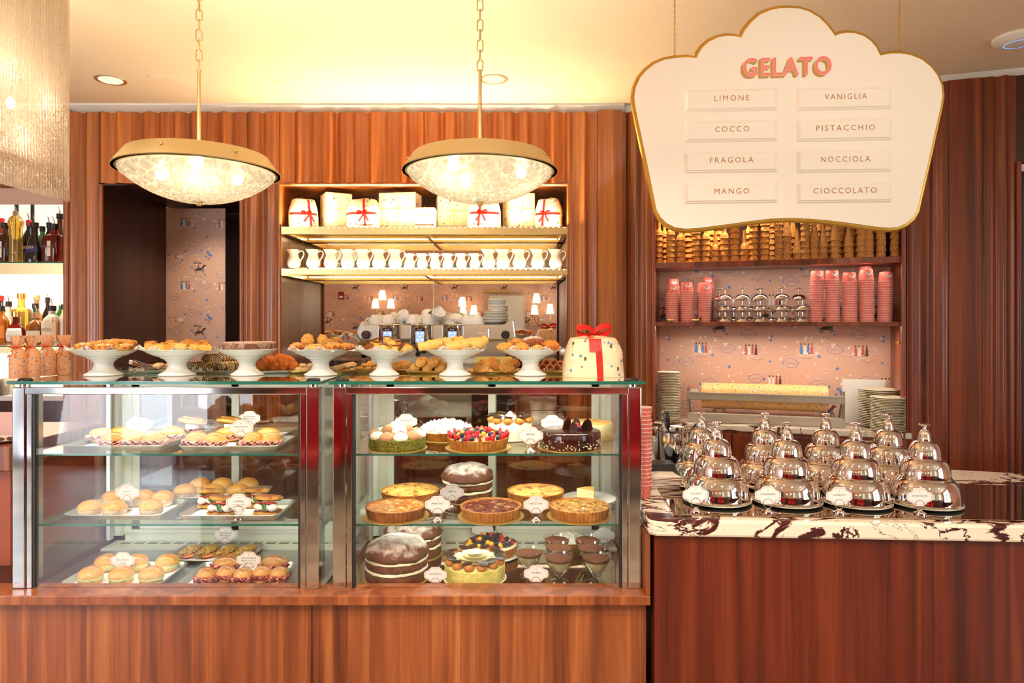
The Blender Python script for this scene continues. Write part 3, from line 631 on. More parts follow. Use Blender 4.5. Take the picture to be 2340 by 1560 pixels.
D = (ZC-EZ)*F/(HY-85); t = thing('wireless_access_point', 'white round wireless access point on the ceiling with blue light ring', 'access point', (px(2325, D), D, ZC))
MB().lathe([(0, -.034), (.05, -.034), (.085, -.026), (.1, -.012), (.1, 0)], 48).build('housing', M['white'], t)
MB().lathe([(.052, -.0338), (.0535, -.0346), (.055, -.0338)], 48).build('light_ring', glow('blue_ring', (.2, .35, 1, 1), 1.2), t)
# glass chandelier over the bar
def rodglass():
    m, t, b, N, L = nt('ribbed_glass'); N.remove(b)
    tr = N.new('ShaderNodeBsdfTransparent'); tr.inputs[0].default_value = (1, .96, .9, 1)
    tl = N.new('ShaderNodeBsdfTranslucent'); tl.inputs[0].default_value = (1, .95, .86, 1)
    gl = N.new('ShaderNodeBsdfGlossy'); gl.inputs['Roughness'].default_value = .12
    tc = N.new('ShaderNodeTexCoord'); mp = N.new('ShaderNodeMapping'); mp.inputs['Scale'].default_value = (60, 60, 70); L.new(tc.outputs['Object'], mp.inputs[0])
    n = N.new('ShaderNodeTexNoise'); n.inputs['Scale'].default_value = 1; n.inputs['Detail'].default_value = 3; L.new(mp.outputs[0], n.inputs['Vector'])
    bp = N.new('ShaderNodeBump'); bp.inputs['Strength'].default_value = .8; bp.inputs['Distance'].default_value = .006; L.new(n.outputs[0], bp.inputs['Height'])
    for q in (tl, gl): L.new(bp.outputs[0], q.inputs['Normal'])
    a = N.new('ShaderNodeMixShader'); a.inputs[0].default_value = .26; L.new(tr.outputs[0], a.inputs[1]); L.new(tl.outputs[0], a.inputs[2])
    c = N.new('ShaderNodeMixShader'); c.inputs[0].default_value = .22; L.new(a.outputs[0], c.inputs[1]); L.new(gl.outputs[0], c.inputs[2]); L.new(c.outputs[0], N['Material Output'].inputs[0]); return m
M['rodg'] = rodglass()
CHD = 2.75; CHX = px(158, CHD); zb = zc(463, CHD)
t = thing('glass_chandelier', 'large rectangular chandelier of ribbed glass strips hanging over the bar end', 'chandelier')
def strip(cx, cy):
    m = MB(); n = 5; w_ = .072; h1 = ZC-.01
    for k in range(n): m.lathe([(.0, zb), (.005, zb+.0015), (.0074, zb+.007), (.0074, h1)], 8, (cx, cy-w_/2+w_*(k+.5)/n, 0), sx=.8)
    m.build('glass_strip', M['rodg'], t)
    MB().ball((cx-.012, cy, zb+.12), .006, .006, .006, 8, 6).build('clip', M['brass'], t)
for k in range(17): strip(CHX, CHD-.037-.0762*k)
for k in range(17): strip(CHX-.42, CHD-.037-.0762*k)
m = MB(); m.box(CHX-.024, CHX-.016, CHD-1.3, CHD-.01, zb+.11, zb+.128); m.box(CHX-.404, CHX-.396, CHD-1.3, CHD-.01, zb+.11, zb+.128); m.build('rail', M['brass'], t)
m = MB(); m.box(CHX-.44, CHX+.01, CHD-1.31, CHD, ZC-.02, ZC-.001); m.build('canopy', M['brassb'], t)
bl = [(CHX-.14, 2.42, zb+.42), (CHX-.14, 2.62, zb+.36), (CHX-.14, 2.5, zb+.18), (CHX-.2, 2.2, zb+.4), (CHX-.2, 1.8, zb+.4)]
for b in bl: MB().ball(b, .014, .014, .024, 10, 7).build('bulb', M['bulb'], t)
for b in bl: point('chandelier_bulb', (b[0], b[1], b[2]+.045), 1.1, WARM, .03)
# ------------------------------------------------------------------ hanging gelato sign
SA = R(4); cS, sS = math.cos(SA), math.sin(SA); SX, SY = px(1803, 2.45), 2.45
def sg(x, y):
    k = (x-CX)/F; u = (k*SY-SX)/(cS+k*sS); return (u, zc(y, SY-u*sS))
def sz(x, y): return sg(1430+x/2.5714, y/2.5714)
SP = [(680,222),(700,180),(740,130),(790,85),(850,60),(905,48),(960,46),(1020,50),(1080,68),(1140,105),(1185,150),(1215,190),(1229,212),(1260,199),(1300,192),(1350,196),(1400,212),(1440,240),(1470,275),(1485,305),(1495,326),(1560,314),(1620,314),(1680,325),(1740,350),(1790,390),(1830,440),(1855,500),(1860,560),(1851,620),(1784,920),(1712,1235),(1690,1275),(1650,1310),(1600,1332),(1550,1338),(1480,1332),(1400,1322),(1300,1307),(1180,1293),(1080,1284),(960,1280),(850,1284),(700,1302),(550,1323),(430,1338),(350,1343),(290,1335),(240,1310),(205,1275),(182,1235),(120,930),(60,640),(52,590),(52,560),(60,510),(85,455),(120,415),(170,375),(230,350),(300,340),(360,336),(416,343),(430,310),(455,275),(490,245),(540,220),(590,210),(640,212)]
out = [sz(*p) for p in SP]
t = thing('gelato_sign', 'cream scalloped menu board with gold edge hanging from chains over the gelato counter', 'sign', (SX, SY, 0), -SA)
M['cream'] = mk('sign_cream', C(242, 230, 214), .55)
MB().prism(out, 0, .03).build('board', M['cream'], t, smooth=False)
m = MB(); m.tube([(x, .012, z) for x, z in out], .0085, 8, closed=True, flat=1.7); m.build('gold_edge', M['gold'], t)
for x, y in ((1543, 128), (2059, 118)):
    u, z = sg(x, y); m = MB(); m.tube([(u+.008*math.cos(a), .012, z+.008*math.sin(a)) for a in [2*PI*i/12 for i in range(12)]], .0022, 6, closed=True); m.build('eyelet', M['brass'], t)
    m = MB(); chain(m, u, .012, z+.004, ZC, .0028, .0034, .001, .0105); m.build('chain', M['gold'], t)
M['gtext'] = mk('gold_lettering', C(178, 108, 26), .5); M['coral'] = mk('coral_lettering', C(240, 122, 108), .5); M['gshade'] = mk('gold_shadow', C(190, 140, 56), .5)
NAMES = [('LIMONE', 'COCCO', 'FRAGOLA', 'MANGO'), ('VANIGLIA', 'PISTACCHIO', 'NOCCIOLA', 'CIOCCOLATO')]
PY = [((530, 650), (713, 830), (893, 1012), (1077, 1193)), ((520, 642), (703, 825), (885, 1010), (1073, 1190))]
PX = [(345, 892), (1003, 1562)]; TX = [(517, 720), (521, 720), (489, 744), (517, 720)], [(1163, 1410), (1113, 1457), (1139, 1427), (1098, 1466)]
for c in range(2):
    for r_ in range(4):
        a = sz(PX[c][0], PY[c][r_][0]); b = sz(PX[c][1], PY[c][r_][1]); x0, x1, z0, z1 = a[0], b[0], b[1], a[1]; e = .009
        m = MB(); m.add([(x0, 0, z0), (x1, 0, z0), (x1, 0, z1), (x0, 0, z1), (x0+e*.6, -.005, z0+e*.6), (x1-e*.6, -.005, z0+e*.6), (x1-e*.6, -.005, z1-e*.6), (x0+e*.6, -.005, z1-e*.6),
                         (x0+e*.8, -.005, z0+e*.8), (x1-e*.8, -.005, z0+e*.8), (x1-e*.8, -.005, z1-e*.8), (x0+e*.8, -.005, z1-e*.8), (x0+e*1.2, -.009, z0+e*1.2), (x1-e*1.2, -.009, z0+e*1.2), (x1-e*1.2, -.009, z1-e*1.2), (x0+e*1.2, -.009, z1-e*1.2)],
                        [(i+k, (i+1) % 4+k, (i+1) % 4+4+k, i+4+k) for k in (0, 4, 8) for i in range(4)]+[(12, 13, 14, 15)])
        p = m.build('plaque', M['cream'], t, smooth=False)
        ta_ = TX[c][r_]; mid = sz((ta_[0]+ta_[1])/2, sum(PY[c][r_])/2-8); wd = sz(ta_[1], 600)[0]-sz(ta_[0], 600)[0]
        lettering(NAMES[c][r_], .0285, M['gtext'], p, (mid[0], -.0096, mid[1]), bold=-.004, space=1.35, fit=wd)
a, b = sz(690, 396), sz(1208, 396); mid = ((a[0]+b[0])/2, sz(950, 396)[1]); wd = b[0]-a[0]
V, Fc = text_geo('GELATO', .091, .012, 0, 1.12, 4); w0 = max(v[0] for v in V)-min(v[0] for v in V); k = wd/w0
m = MB()
for i in range(14): m.add([(v[0]*k-.0008*i, -.0006-.00004*(14-i), v[2]-.00072*i) for v in V], Fc)
m.build('lettering_shadow', M['gshade'], t, smooth=False, loc=(mid[0], 0, mid[1]))
V2, F2 = text_geo('GELATO', .091, .027, 0, 1.12, 4)
m = MB(); m.add([(v[0]*k, -.0016, v[2]) for v in V2], F2); m.build('lettering_outline', M['cream'], t, smooth=False, loc=(mid[0], 0, mid[1]))
m = MB(); m.add([(v[0]*k, -.0022, v[2]) for v in V], Fc); m.build('lettering', M['coral'], t, smooth=False, loc=(mid[0], 0, mid[1]))
# ------------------------------------------------------------------ lit brass shelves in the niche
YS = 4.17; M['led'] = glow('led', (1, .80, .48, 1), 14)
ZSH = [zc(515, YS), zc(611, YS)]; FH = [.044, .036]
for k in range(2):
    z = ZSH[k]; a, b = px(643, YS), px(1297, YS)
    a, b = max(a, XN0+.003), min(b, XN1-.003)
    t = thing('brass_shelf', ('upper glass and brass shelf with light strip, carrying wrapped gifts', 'lower glass and brass shelf with light strip, carrying white jugs')[k], 'shelf', group='lit brass shelves in the niche')
    MB().box(a, b, YS+.002, YM-.012, z-.007, z).build('glass', M['shelfg'], t, smooth=False)
    m = MB(); h = FH[k]; m.box(a, b, YS-.002, YS+.006, z-.008-h, z-.008); m.box(a, b, YS+.006, YS+.03, z-.008-h, z-.008-h+.004); f = m.build('fascia', M['brassb'], t, smooth=False)
    m = MB(); m.box(a, a+.03, YS+.006, YM-.012, z-.05, z-.008); m.box(b-.03, b, YS+.006, YM-.012, z-.05, z-.008); m.box(a, b, YM-.05, YM-.012, z-.05, z-.008); m.box((a+b)/2-.012, (a+b)/2+.012, YS+.006, YM-.05, z-.05, z-.012); m.build('frame', M['brass'], t, smooth=False)
    m = MB()
    for i in range(52): m.ball((a+.02+(b-a-.04)*i/51, YS-.0025, z-.012), .0045, .002, .0024, 6, 4)
    m.build('light_strip', M['led'], t)
    m = MB()
    m.box(a+.04, b-.04, YM-.055, YM-.051, z-.034, z-.027)
    m.build('rear_light_strip', M['led'], t)
    area('shelf_strip', ((a+b)/2, YS+.035, z-.003), (R(180-12), 0, 0), b-a-.06, .02, (4.2, 3.2)[k], (1, .70, .36))
    if k == 0: area('shelf_strip_wash', ((a+b)/2, YS-.012, z+.002), (R(180+14), 0, 0), b-a-.06, .012, 20, (1, .76, .44))
# ------------------------------------------------------------------ bar shelves
BS = [zc(598, W), zc(790, W)]; xa, xb = -4.2, px(150, W)
for k in range(2):
    z = BS[k]; t = thing('bar_shelf', ('upper lit glass bar shelf with brass fascia', 'lower lit glass bar shelf with brass fascia')[k], 'shelf', group='bar shelves')
    MB().box(xa, xb, W+.01, 4.6, z-.008, z).build('glass', M['shelfg'], t, smooth=False)
    MB().box(xa, xb, W+.0092, W+.01, z-.008, z).build('glass_edge', M['edge'], t, smooth=False)
    m = MB(); m.box(xa, xb, W+.012, W+.02, z-.075, z-.009) if k == 0 else m.box(xa, xb, W+.012, W+.02, z-.045, z-.009); m.build('fascia', M['brassb'], t, smooth=False)
    m = MB(); m.box(xa, xb, W+.02, 4.6, z-.02, z-.0085); m.build('light_panel', glow('bar_panel', (1, .82, .56, 1), 2.2), t, smooth=False)
    area('bar_light', (-3.05, W+.05, z-.05), (R(8), 0, 0), .7, .02, 5, SOFT)
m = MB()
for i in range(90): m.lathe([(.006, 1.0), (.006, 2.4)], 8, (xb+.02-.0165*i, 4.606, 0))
m.box(-4.2, xb+.03, 4.61, 4.62, 1.0, 2.4); struct(m.build('wall_bar_panel', mk('ribbed_glow_panel', C(244, 236, 220), .25, em=(1, .93, .82, 1), es=.22)))  # glow put in for the bright reflections of a mirror back
m = MB(); m.box(-6.4, px(153, W)-.02, W+.005, W+.02, zc(466, W), zc(430, W)); struct(m.build('trim_10', mk('bar_header', C(206, 170, 150), .5)))
struct(MB().box(xb+.005, px(153, W)+.03, W+.005, 4.62, .9, zc(440, W)).build('wall_bar_side', M['wood'], smooth=False))
for x in (40, 76): struct(MB().box(px(x, 4.6)-.008, px(x, 4.6)+.008, 4.585, 4.6, BS[0], zc(440, W)).build('trim_11', M['black'], smooth=False))
# bar counter
t = thing('bar_counter', 'dark wood bar counter at the far end beside the sandwich case', 'counter')
MB().box(-4.0, px(24, 2.9), 2.9, 3.6, zc(1078, 2.9), zc(1018, 2.9)).build('worktop', M['woodc'], t, smooth=False, bevel=.006)
MB().box(-4.0, px(20, 2.95), 2.96, 3.55, 0, zc(1079, 2.9)).build('front_panel', mk('bar_front', C(178, 92, 66), .45), t, smooth=False)
t = thing('back_bar', 'pale stone worktop at the back of the bar, below the bottle shelves', 'counter')
MB().box(-4.0, px(150, W)-.02, W+.02, 4.6, zc(905, W)-.03, zc(905, W)).build('worktop', M['white'], t, smooth=False)
MB().box(-4.0, px(150, W)-.03, W+.06, 4.6, 0, zc(905, W)-.03).build('body', M['walnut'], t, smooth=False)
# ------------------------------------------------------------------ printed wrapping paper
def printed(name, base, sc_=26, rough=.5):
    m, t, b, N, L = nt(name); tc = N.new('ShaderNodeTexCoord'); cur = None
    b.inputs['Roughness'].default_value = rough
    for k, (c, s, th) in enumerate(((C(108, 140, 200), sc_, .19), (C(250, 244, 234), sc_*1.25, .17), (C(96, 70, 50), sc_*.8, .13), (C(214, 108, 96), sc_*.62, .12))):
        v = N.new('ShaderNodeTexVoronoi'); v.inputs['Scale'].default_value = s; v.inputs['Randomness'].default_value = 1
        mp = N.new('ShaderNodeMapping'); mp.inputs['Location'].default_value = (k*3.1, k*1.7, k*.9); mp.inputs['Scale'].default_value = (1, 1, 1 if k != 2 else .6); L.new(tc.outputs['Object'], mp.inputs[0]); L.new(mp.outputs[0], v.inputs['Vector'])
        lt = N.new('ShaderNodeMath'); lt.operation = 'LESS_THAN'; L.new(v.outputs['Distance'], lt.inputs[0]); lt.inputs[1].default_value = th
        x = N.new('ShaderNodeMix'); x.data_type = 'RGBA'; L.new(lt.outputs[0], x.inputs[0])
        if cur: L.new(cur, x.inputs[6])
        else: x.inputs[6].default_value = base
        x.inputs[7].default_value = c; cur = x.outputs[2]
    L.new(cur, b.inputs['Base Color']); return m
M['giftp'] = printed('gift_paper', C(250, 220, 180), 34); M['bottlep'] = printed('bottle_paper', C(240, 172, 124), 60); M['rollp'] = printed('roll_paper', C(240, 184, 112), 44); M['bagp'] = printed('bag_paper', C(250, 218, 174), 30, .38)
M['twine'] = mk('gold_string', C(226, 186, 112), .6); M['orange'] = mk('orange_ribbon', C(236, 120, 72), .4); M['tagc'] = mk('tag_card', C(240, 236, 206), .5)
def bow(m, x, y, z, s=1, wd=.012):
    for sg_, a in ((-1, .35), (1, .5)):
        pts = [(x+sg_*s*.5*(1-math.cos(q))*.9, y-.004-.006*math.sin(q), z+s*(.22*math.sin(q)+a*.25*(1-math.cos(q)))) for q in [2*PI*i/14 for i in range(15)]]
        V = []
        for p in pts: V += [(p[0], p[1]-wd*.35, p[2]-wd*.42), (p[0], p[1]+wd*.35, p[2]+wd*.42)]
        m.add(V, [(2*i, 2*i+1, 2*i+3, 2*i+2) for i in range(len(pts)-1)])
    m.ball((x, y-.004, z), s*.12, s*.12, s*.1, 8, 5)
def bagpt(w_, d, h, a, v, seed, am=.06):
    k = 1-.10*v-.30*max(0, v-.55)**1.5*2.2
    if v > .93: k *= math.sqrt(max(0, 1-((v-.93)/.075)**2))
    e = .62; cx_, cy_ = math.cos(a), math.sin(a)
    x = math.copysign(abs(cx_)**e, cx_)*w_/2*k; y = math.copysign(abs(cy_)**e, cy_)*d/2*k; z = v*h
    n = noise.noise(Vector((cx_*1.6+seed, cy_*1.6, v*2.2)))+.6*abs(noise.noise(Vector((cx_*3+seed*2, cy_*3, v*4))))
    q = 1+am*n
    return Vector((x*q, y*q, z*(1+.05*noise.noise(Vector((cx_+seed, cy_, 3))) if v > .5 else 1)))
def panettone_bag(name, label, loc, w_, d, h, seed, big, group=None, rz=0, cat='gift', ribx=.05):
    t = thing(name, label, cat, loc, rz, group)
    m = MB(); nv, nu = 18, 48; V = [bagpt(w_, d, h, 2*PI*i/nu, j/nv, seed) for j in range(nv+1) for i in range(nu)]
    m.add(V, [(j*nu+i, j*nu+(i+1) % nu, (j+1)*nu+(i+1) % nu, (j+1)*nu+i) for j in range(nv) for i in range(nu)]+[tuple(range(nu))[::-1]])
    m.build('wrapping', M['bagp'] if big else M['giftp'], t, auto=28)
    rw = .026 if big else .014
    def surf(x, v):                                       # front point of the bag at width x and height v
        lo, hi = -PI, 0
        for _ in range(30):
            md = (lo+hi)/2
            if bagpt(w_, d, h, md, v, seed).x < x: lo = md
            else: hi = md
        p = bagpt(w_, d, h, lo, v, seed); return Vector((x, p.y-.0025, p.z))
    m = MB(); n = 16
    for i in range(n+1):
        v = .005+.93*i/n; sw = ribx*(1-.4*i/n)
        m.v += [tuple(surf(sw-rw/2, v)), tuple(surf(sw+rw/2, v))]
        if i: m.f.append((2*i-2, 2*i-1, 2*i+1, 2*i)); m.mi.append(0)
    if not big:
        b0 = len(m.v)
        for i in range(n+1):
            x = w_*(-.44+.88*i/n)
            m.v += [tuple(surf(x, .40)), tuple(surf(x, .40+rw/h))]
            if i: m.f.append((b0+2*i-2, b0+2*i-1, b0+2*i+1, b0+2*i)); m.mi.append(0)
    rb = m.build('ribbon', M['red'], t)
    m = MB(); top = h*.99 if big else surf(ribx*.7, .45).z
    yb = .0 if big else surf(ribx*.7, .45).y-.004
    bow(m, ribx*.4, yb, top+(.012 if big else 0), .082 if big else .035, rw)
    if big:
        V = []
        for i in range(9):
            p = surf(ribx*.4-.022, .95-.33*i/8); V += [(p.x-rw/2, p.y-.004 if i else p.y+.02, p.z+.006*(i == 0)), (p.x+rw/2, p.y-.004 if i else p.y+.02, p.z+.006*(i == 0))]
        m.add(V, [(2*i, 2*i+1, 2*i+3, 2*i+2) for i in range(8)])
    else:
        for s in (-1, 1): m.add([(ribx*.7, yb-.003, top), (ribx*.7+.012, yb-.003, top), (ribx*.7+s*.03+.01, yb-.006, top-.055), (ribx*.7+s*.03-.006, yb-.006, top-.052)], [(0, 1, 2, 3)])
    m.build('bow', M['red'], t)
    if big:
        for v, x in ((.22, 1), (.52, .8), (.72, .66)):
            p = surf(ribx*(1-.4*v), v); o = lettering('Sant Ambroeus', .014, M['brass'], rb, p+Vector((0, -.0015, 0)), shear=.35, fit=.05); o.rotation_euler = (R(-14), R(-90), 0)
    return t
def gift_box(label, x, z, w_, d, h, rz, y=4.33):
    t = thing('gift_box', label, 'gift', (x, y, z), rz, 'wrapped gifts on the lit shelf')
    MB().box(-w_/2, w_/2, -d/2, d/2, 0, h).build('wrapping', M['giftp'], t, smooth=False, bevel=.003)
    m = MB(); r = .0018; z1 = h*.55; e = .0015
    m.tube([(-w_/2-e, -d/2-e, z1), (w_/2+e, -d/2-e, z1), (w_/2+e, d/2+e, z1), (-w_/2-e, d/2+e, z1)], r, 6, closed=True)
    m.tube([(0, -d/2-e, .001), (0, -d/2-e, h+e), (0, d/2+e, h+e), (0, d/2+e, .001)], r, 6)
    bow(m, 0, -d/2-.003, z1, .03, .003)
    for s in (-1, 1): m.tube([(0, -d/2-.004, z1), (s*.012, -d/2-.006, z1-.03), (s*.02, -d/2-.005, z1-.06)], r*.8, 5)
    m.build('string', M['twine'], t); return t
YG = 4.30; zg = ZSH[0]+.0005; pm = F/YG; G_ = 'wrapped gifts on the lit shelf'
panettone_bag('gift_bag', 'small wrapped gift with red ribbon at the passage end of the lit shelf', (px(694, YG), YG, zg), .185, .15, .185, 1, False, G_, .25)
gift_box('tall wrapped box at the passage end, one corner turned forward', px(768, 4.38), zg, .165, .165, .225, R(28), 4.38)
panettone_bag('gift_bag', 'wrapped gift with red bow standing before the tall turned box', (px(832, 4.27), 4.27, zg), .21, .15, .18, 2, False, G_, -.1, ribx=.03)
gift_box('tall wrapped box with string bow, just beside the red bowed gift', px(915, 4.36), zg, .24, .14, .225, R(-8), 4.36)
gift_box('smallest wrapped box, cube shaped, at the front of the lit shelf', px(973, 4.25), zg, .125, .11, .115, 0, 4.25)
gift_box('wide wrapped box partly hidden by the pendant bowl', px(1035, 4.42), zg, .21, .14, .215, R(10), 4.42)
panettone_bag('gift_bag', 'wrapped gift with hanging red bow under the pendant finial', (px(1106, 4.28), 4.28, zg), .21, .15, .19, 4, False, G_, .1, ribx=-.04)
gift_box('tall wrapped box between the two red ribboned gifts near the alcove', px(1185, 4.36), zg, .165, .15, .225, R(20), 4.36)
panettone_bag('gift_bag', 'wrapped gift with slanting red ribbon at the alcove end', (px(1254, YG), YG, zg), .175, .15, .185, 6, False, G_, -.2, ribx=-.03)
panettone_bag('panettone_gift', 'large cream printed panettone gift with red bow on the cake case', (px(1354, 2.84), 2.84, ZT+.0005), .25, .2, .168, 11, True, None, R(4), ribx=.012)
# wine bottles wrapped in paper
def wine_wrap(label, x, y, D, rz):
    t = thing('wrapped_bottle', label, 'wrapped bottle', (px(x, D), D, ZT+.0005), rz, 'paper wrapped bottles on the sandwich case')
    m = MB(); sd = x
    def bp(p, j): q = .0022*noise.noise(Vector((p[0]*60+sd, p[1]*60, p[2]*25)))*(1+(j > 6)*1.6); return (q, q, 0)
    m.lathe([(0, 0), (.029, 0), (.0305, .004), (.0305, .09), (.027, .104), (.019, .114), (.0125, .12), (.0115, .124), (.015, .13), (.022, .148), (.024, .168), (.0225, .169), (.012, .13), (0, .128)], 28, bump=bp, fl=lambda a, j: (.08*math.sin(7*a) if j > 4 else 0)*(j-4)*.25)
    m.build('paper', M['bottlep'], t)
    m = MB(); m.lathe([(.0125, .1195), (.0142, .122), (.0125, .1255)], 24); bow(m, 0, -.013, .123, .022, .006)
    for s in (-1, 1): m.add([(0, -.014, .124), (.005*s, -.016, .124), (s*.016+.004, -.033, .085), (s*.016-.004, -.033, .083)], [(0, 1, 2, 3)])
    m.build('ribbon', M['orange'], t)
    o = MB().slab([(x_*.011, y_*.011) for x_, y_ in cart_out(24)], 0, .0012).build('gift_tag', M['tagc'], t, smooth=False, loc=(-.006, -.0325, .1)); o.rotation_euler = (R(80), 0, 0)
for i, (x, D) in enumerate(((41, 2.72), (72, 2.76), (108, 2.86), (148, 2.9))):
    wine_wrap(('paper wrapped bottle with orange bow nearest the outer case corner', 'paper wrapped bottle, second in from the outer case corner', 'paper wrapped bottle, third in from the outer case corner', 'paper wrapped bottle with orange bow beside the first cake stand')[i], x, 0, D, rnd.uniform(-.3, .3))
# ------------------------------------------------------------------ white jugs
def jug_meshes():
    t = thing('milk_jug', '', 'jug', group='white jugs on the lit shelf'); m = MB()
    def sp(p, j):
        if j >= 7: 
            a = math.atan2(p[1], p[0]); k = max(0, math.cos(a-PI))**6; return (-.012*k*(j-6)/2, 0, .004*k*(j-6)/2)
        return (0, 0, 0)
    m.lathe([(0, 0), (.030, 0), (.032, .004), (.042, .022), (.0435, .036), (.038, .058), (.029, .080), (.0275, .094), (.031, .110), (.035, .119), (.033, .1185), (.026, .096), (0, .06)], 28, bump=lambda p, j: sp(p, j if j < 10 else 10-(j-9)))
    m.build('body', M['porc'], t)
    m = MB(); m.tube([(.026, 0, .098), (.042, 0, .112), (.058, 0, .108), (.063, 0, .092), (.056, 0, .072), (.042, 0, .052), (.046, 0, .044)], [.004, .0045, .0045, .0045, .0045, .004, .002], 8); m.build('handle', M['porc'], t)
    return t
jx = [(110, 0), (265, 0), (405, 0), (540, 0), (665, 0), (790, 0), (920, 0), (1035, 1), (1135, 1), (1237, 1), (1340, 1), (1447, 1), (1555, 1), (1665, 0), (1780, 0), (1910, 0), (2055, 0), (2200, 0)]
J = jug_meshes()
for i, (x, small) in enumerate(jx):
    o = J if i == 0 else dup(J); D = 4.27
    o.location = (px(640+x/3.4925, D), D, ZSH[1]+.0005); s = .79 if small else 1.0; o.scale = (s, s, s); o.rotation_euler = (0, 0, rnd.uniform(-.12, .12))
    if i < 7: o['label'] = f'large white porcelain jug, {ORD[i]} in the row from the passage end'
    elif i < 13: o['label'] = f'small white porcelain jug, {ORD[i-7]} of the six smaller middle ones from the left'
    else: o['label'] = f'large white porcelain jug, {ORD[17-i]} in the row from the alcove end'
# ------------------------------------------------------------------ alcove: wafer cones, paper cups, coupes
M['wafer'] = mk('wafer', C(226, 160, 78), .7, var=(C(190, 116, 48), 60, .35, .65), bump=(260, .3))
def waffle():
    m = mk('waffle', C(206, 140, 66), .65); t = m.node_tree; N, L = t.nodes, t.links; b = N['Principled BSDF']
    tc = N.new('ShaderNodeTexCoord'); sx = N.new('ShaderNodeSeparateXYZ'); L.new(tc.outputs['Object'], sx.inputs[0])
    at = N.new('ShaderNodeMath'); at.operation = 'ARCTAN2'; L.new(sx.outputs[1], at.inputs[0]); L.new(sx.outputs[0], at.inputs[1])
    hs = []
    for s in (1, -1):
        a = N.new('ShaderNodeMath'); a.operation = 'MULTIPLY_ADD'; L.new(sx.outputs[2], a.inputs[0]); a.inputs[1].default_value = 420*s
        b2 = N.new('ShaderNodeMath'); b2.operation = 'MULTIPLY'; L.new(at.outputs[0], b2.inputs[0]); b2.inputs[1].default_value = 9; L.new(b2.outputs[0], a.inputs[2])
        c = N.new('ShaderNodeMath'); c.operation = 'SINE'; L.new(a.outputs[0], c.inputs[0]); hs.append(c)
    mx = N.new('ShaderNodeMath'); mx.operation = 'MAXIMUM'; L.new(hs[0].outputs[0], mx.inputs[0]); L.new(hs[1].outputs[0], mx.inputs[1])
    r = N.new('ShaderNodeMapRange'); r.inputs[1].default_value = .3; r.inputs[2].default_value = 1; L.new(mx.outputs[0], r.inputs[0])
    q = N.new('ShaderNodeMix'); q.data_type = 'RGBA'; L.new(r.outputs[0], q.inputs[0]); q.inputs[6].default_value = C(158, 92, 40); q.inputs[7].default_value = C(232, 176, 98); L.new(q.outputs[2], b.inputs['Base Color'])
    bp = N.new('ShaderNodeBump'); bp.inputs['Strength'].default_value = .8; bp.inputs['Distance'].default_value = .002; L.new(r.outputs[0], bp.inputs['Height']); L.new(bp.outputs[0], b.inputs['Normal']); return m
M['waffle'] = waffle()
ZC1 = zc(600, 4.135); ZC2 = 1.556-.0
ZC2 = zc(735, 4.135)
cupcone = MB().lathe([(.0, .012), (.024, .0), (.0272, .0), (.0282, .003), (.0265, .0055), (.0255, .014), (.0225, .024), (.0175, .031), (.0128, .036), (.0115, .045), (.0075, .112), (.0, .114)], 22).build('wafer_cone', M['wafer'])
waffcone = MB().lathe([(.0, .012), (.0245, .0), (.0268, .0), (.027, .003), (.0262, .006), (.0012, .15), (0, .151)], 22).build('waffle_cone', M['waffle'])
def copy1(src, label, cat, group, loc, rz=0, s=1):
    o = src.copy(); col.objects.link(o); o.location = loc; o.rotation_euler = (0, 0, rz); o.scale = (s, s, s); return tag(o, label, cat, group)
front_cup = [(100, 6), (205, 6), (297, 5), (435, 7), (520, 5), (605, 3), (685, 5), (775, 7), (862, 3), (943, 7), (1043, 7)]
back_cup = [(150, 6), (362, 7), (560, 6), (640, 7), (905, 6)]
front_waf = [(1170, 7), (1240, 5), (1335, 2), (1405, 7), (1487, 4), (1562, 3), (1668, 4), (1790, 3), (1902, 5), (1970, 4), (2080, 6), (2205, 5)]
back_waf = [(1128, 7), (1295, 5), (1440, 7), (1525, 6), (1620, 7), (1722, 6), (1845, 6), (2030, 6)]
def cones(lst, src, d, kind, row, ph):
    for k, (x, n) in enumerate(lst):
        p = RWp(tw(1480+x/3.9, d), d, ZC1+.0005)
        for i in range(n):
            copy1(src, f'{ORD[i]} {kind} cone from the shelf in the {ORD[k]} {row} stack', 'ice cream cone', ph, p+Vector((rnd.uniform(-.0015, .0015), rnd.uniform(-.0015, .0015), .0335*i)), rnd.uniform(0, 6))
cones(front_cup, cupcone, .045, 'flat rimmed wafer', 'front cup-cone', 'wafer cup cones stacked on the top shelf')
cones(back_cup, cupcone, .13, 'flat rimmed wafer', 'rear cup-cone', 'wafer cup cones stacked on the top shelf')
cones(front_waf, waffcone, .045, 'pointed waffle', 'front waffle', 'waffle cones stacked on the top shelf')
cones(back_waf, waffcone, .125, 'pointed waffle', 'rear waffle', 'waffle cones stacked on the top shelf')
for o in (cupcone, waffcone): bpy.data.objects.remove(o)
def alcove_shelf(z, th, label):
    t = MB(); t.M = RM; t.box(T0+.001, T1-.001, .002, .296, z-th, z); return tag(t.build('alcove_shelf', M['woodd'], smooth=False, bevel=.002), label, 'shelf', 'wooden alcove shelves')
alcove_shelf(ZC1, .034, 'wooden alcove shelf holding the wafer and waffle cones'); alcove_shelf(ZC2, .026, 'wooden alcove shelf holding pink paper cups and silver coupes')
M['cupc'] = mk('coral_cup', C(228, 104, 92), .5, var=(C(238, 128, 116), 90, .45, .55)); M['cuprim'] = mk('cup_rim', C(248, 206, 196), .5)
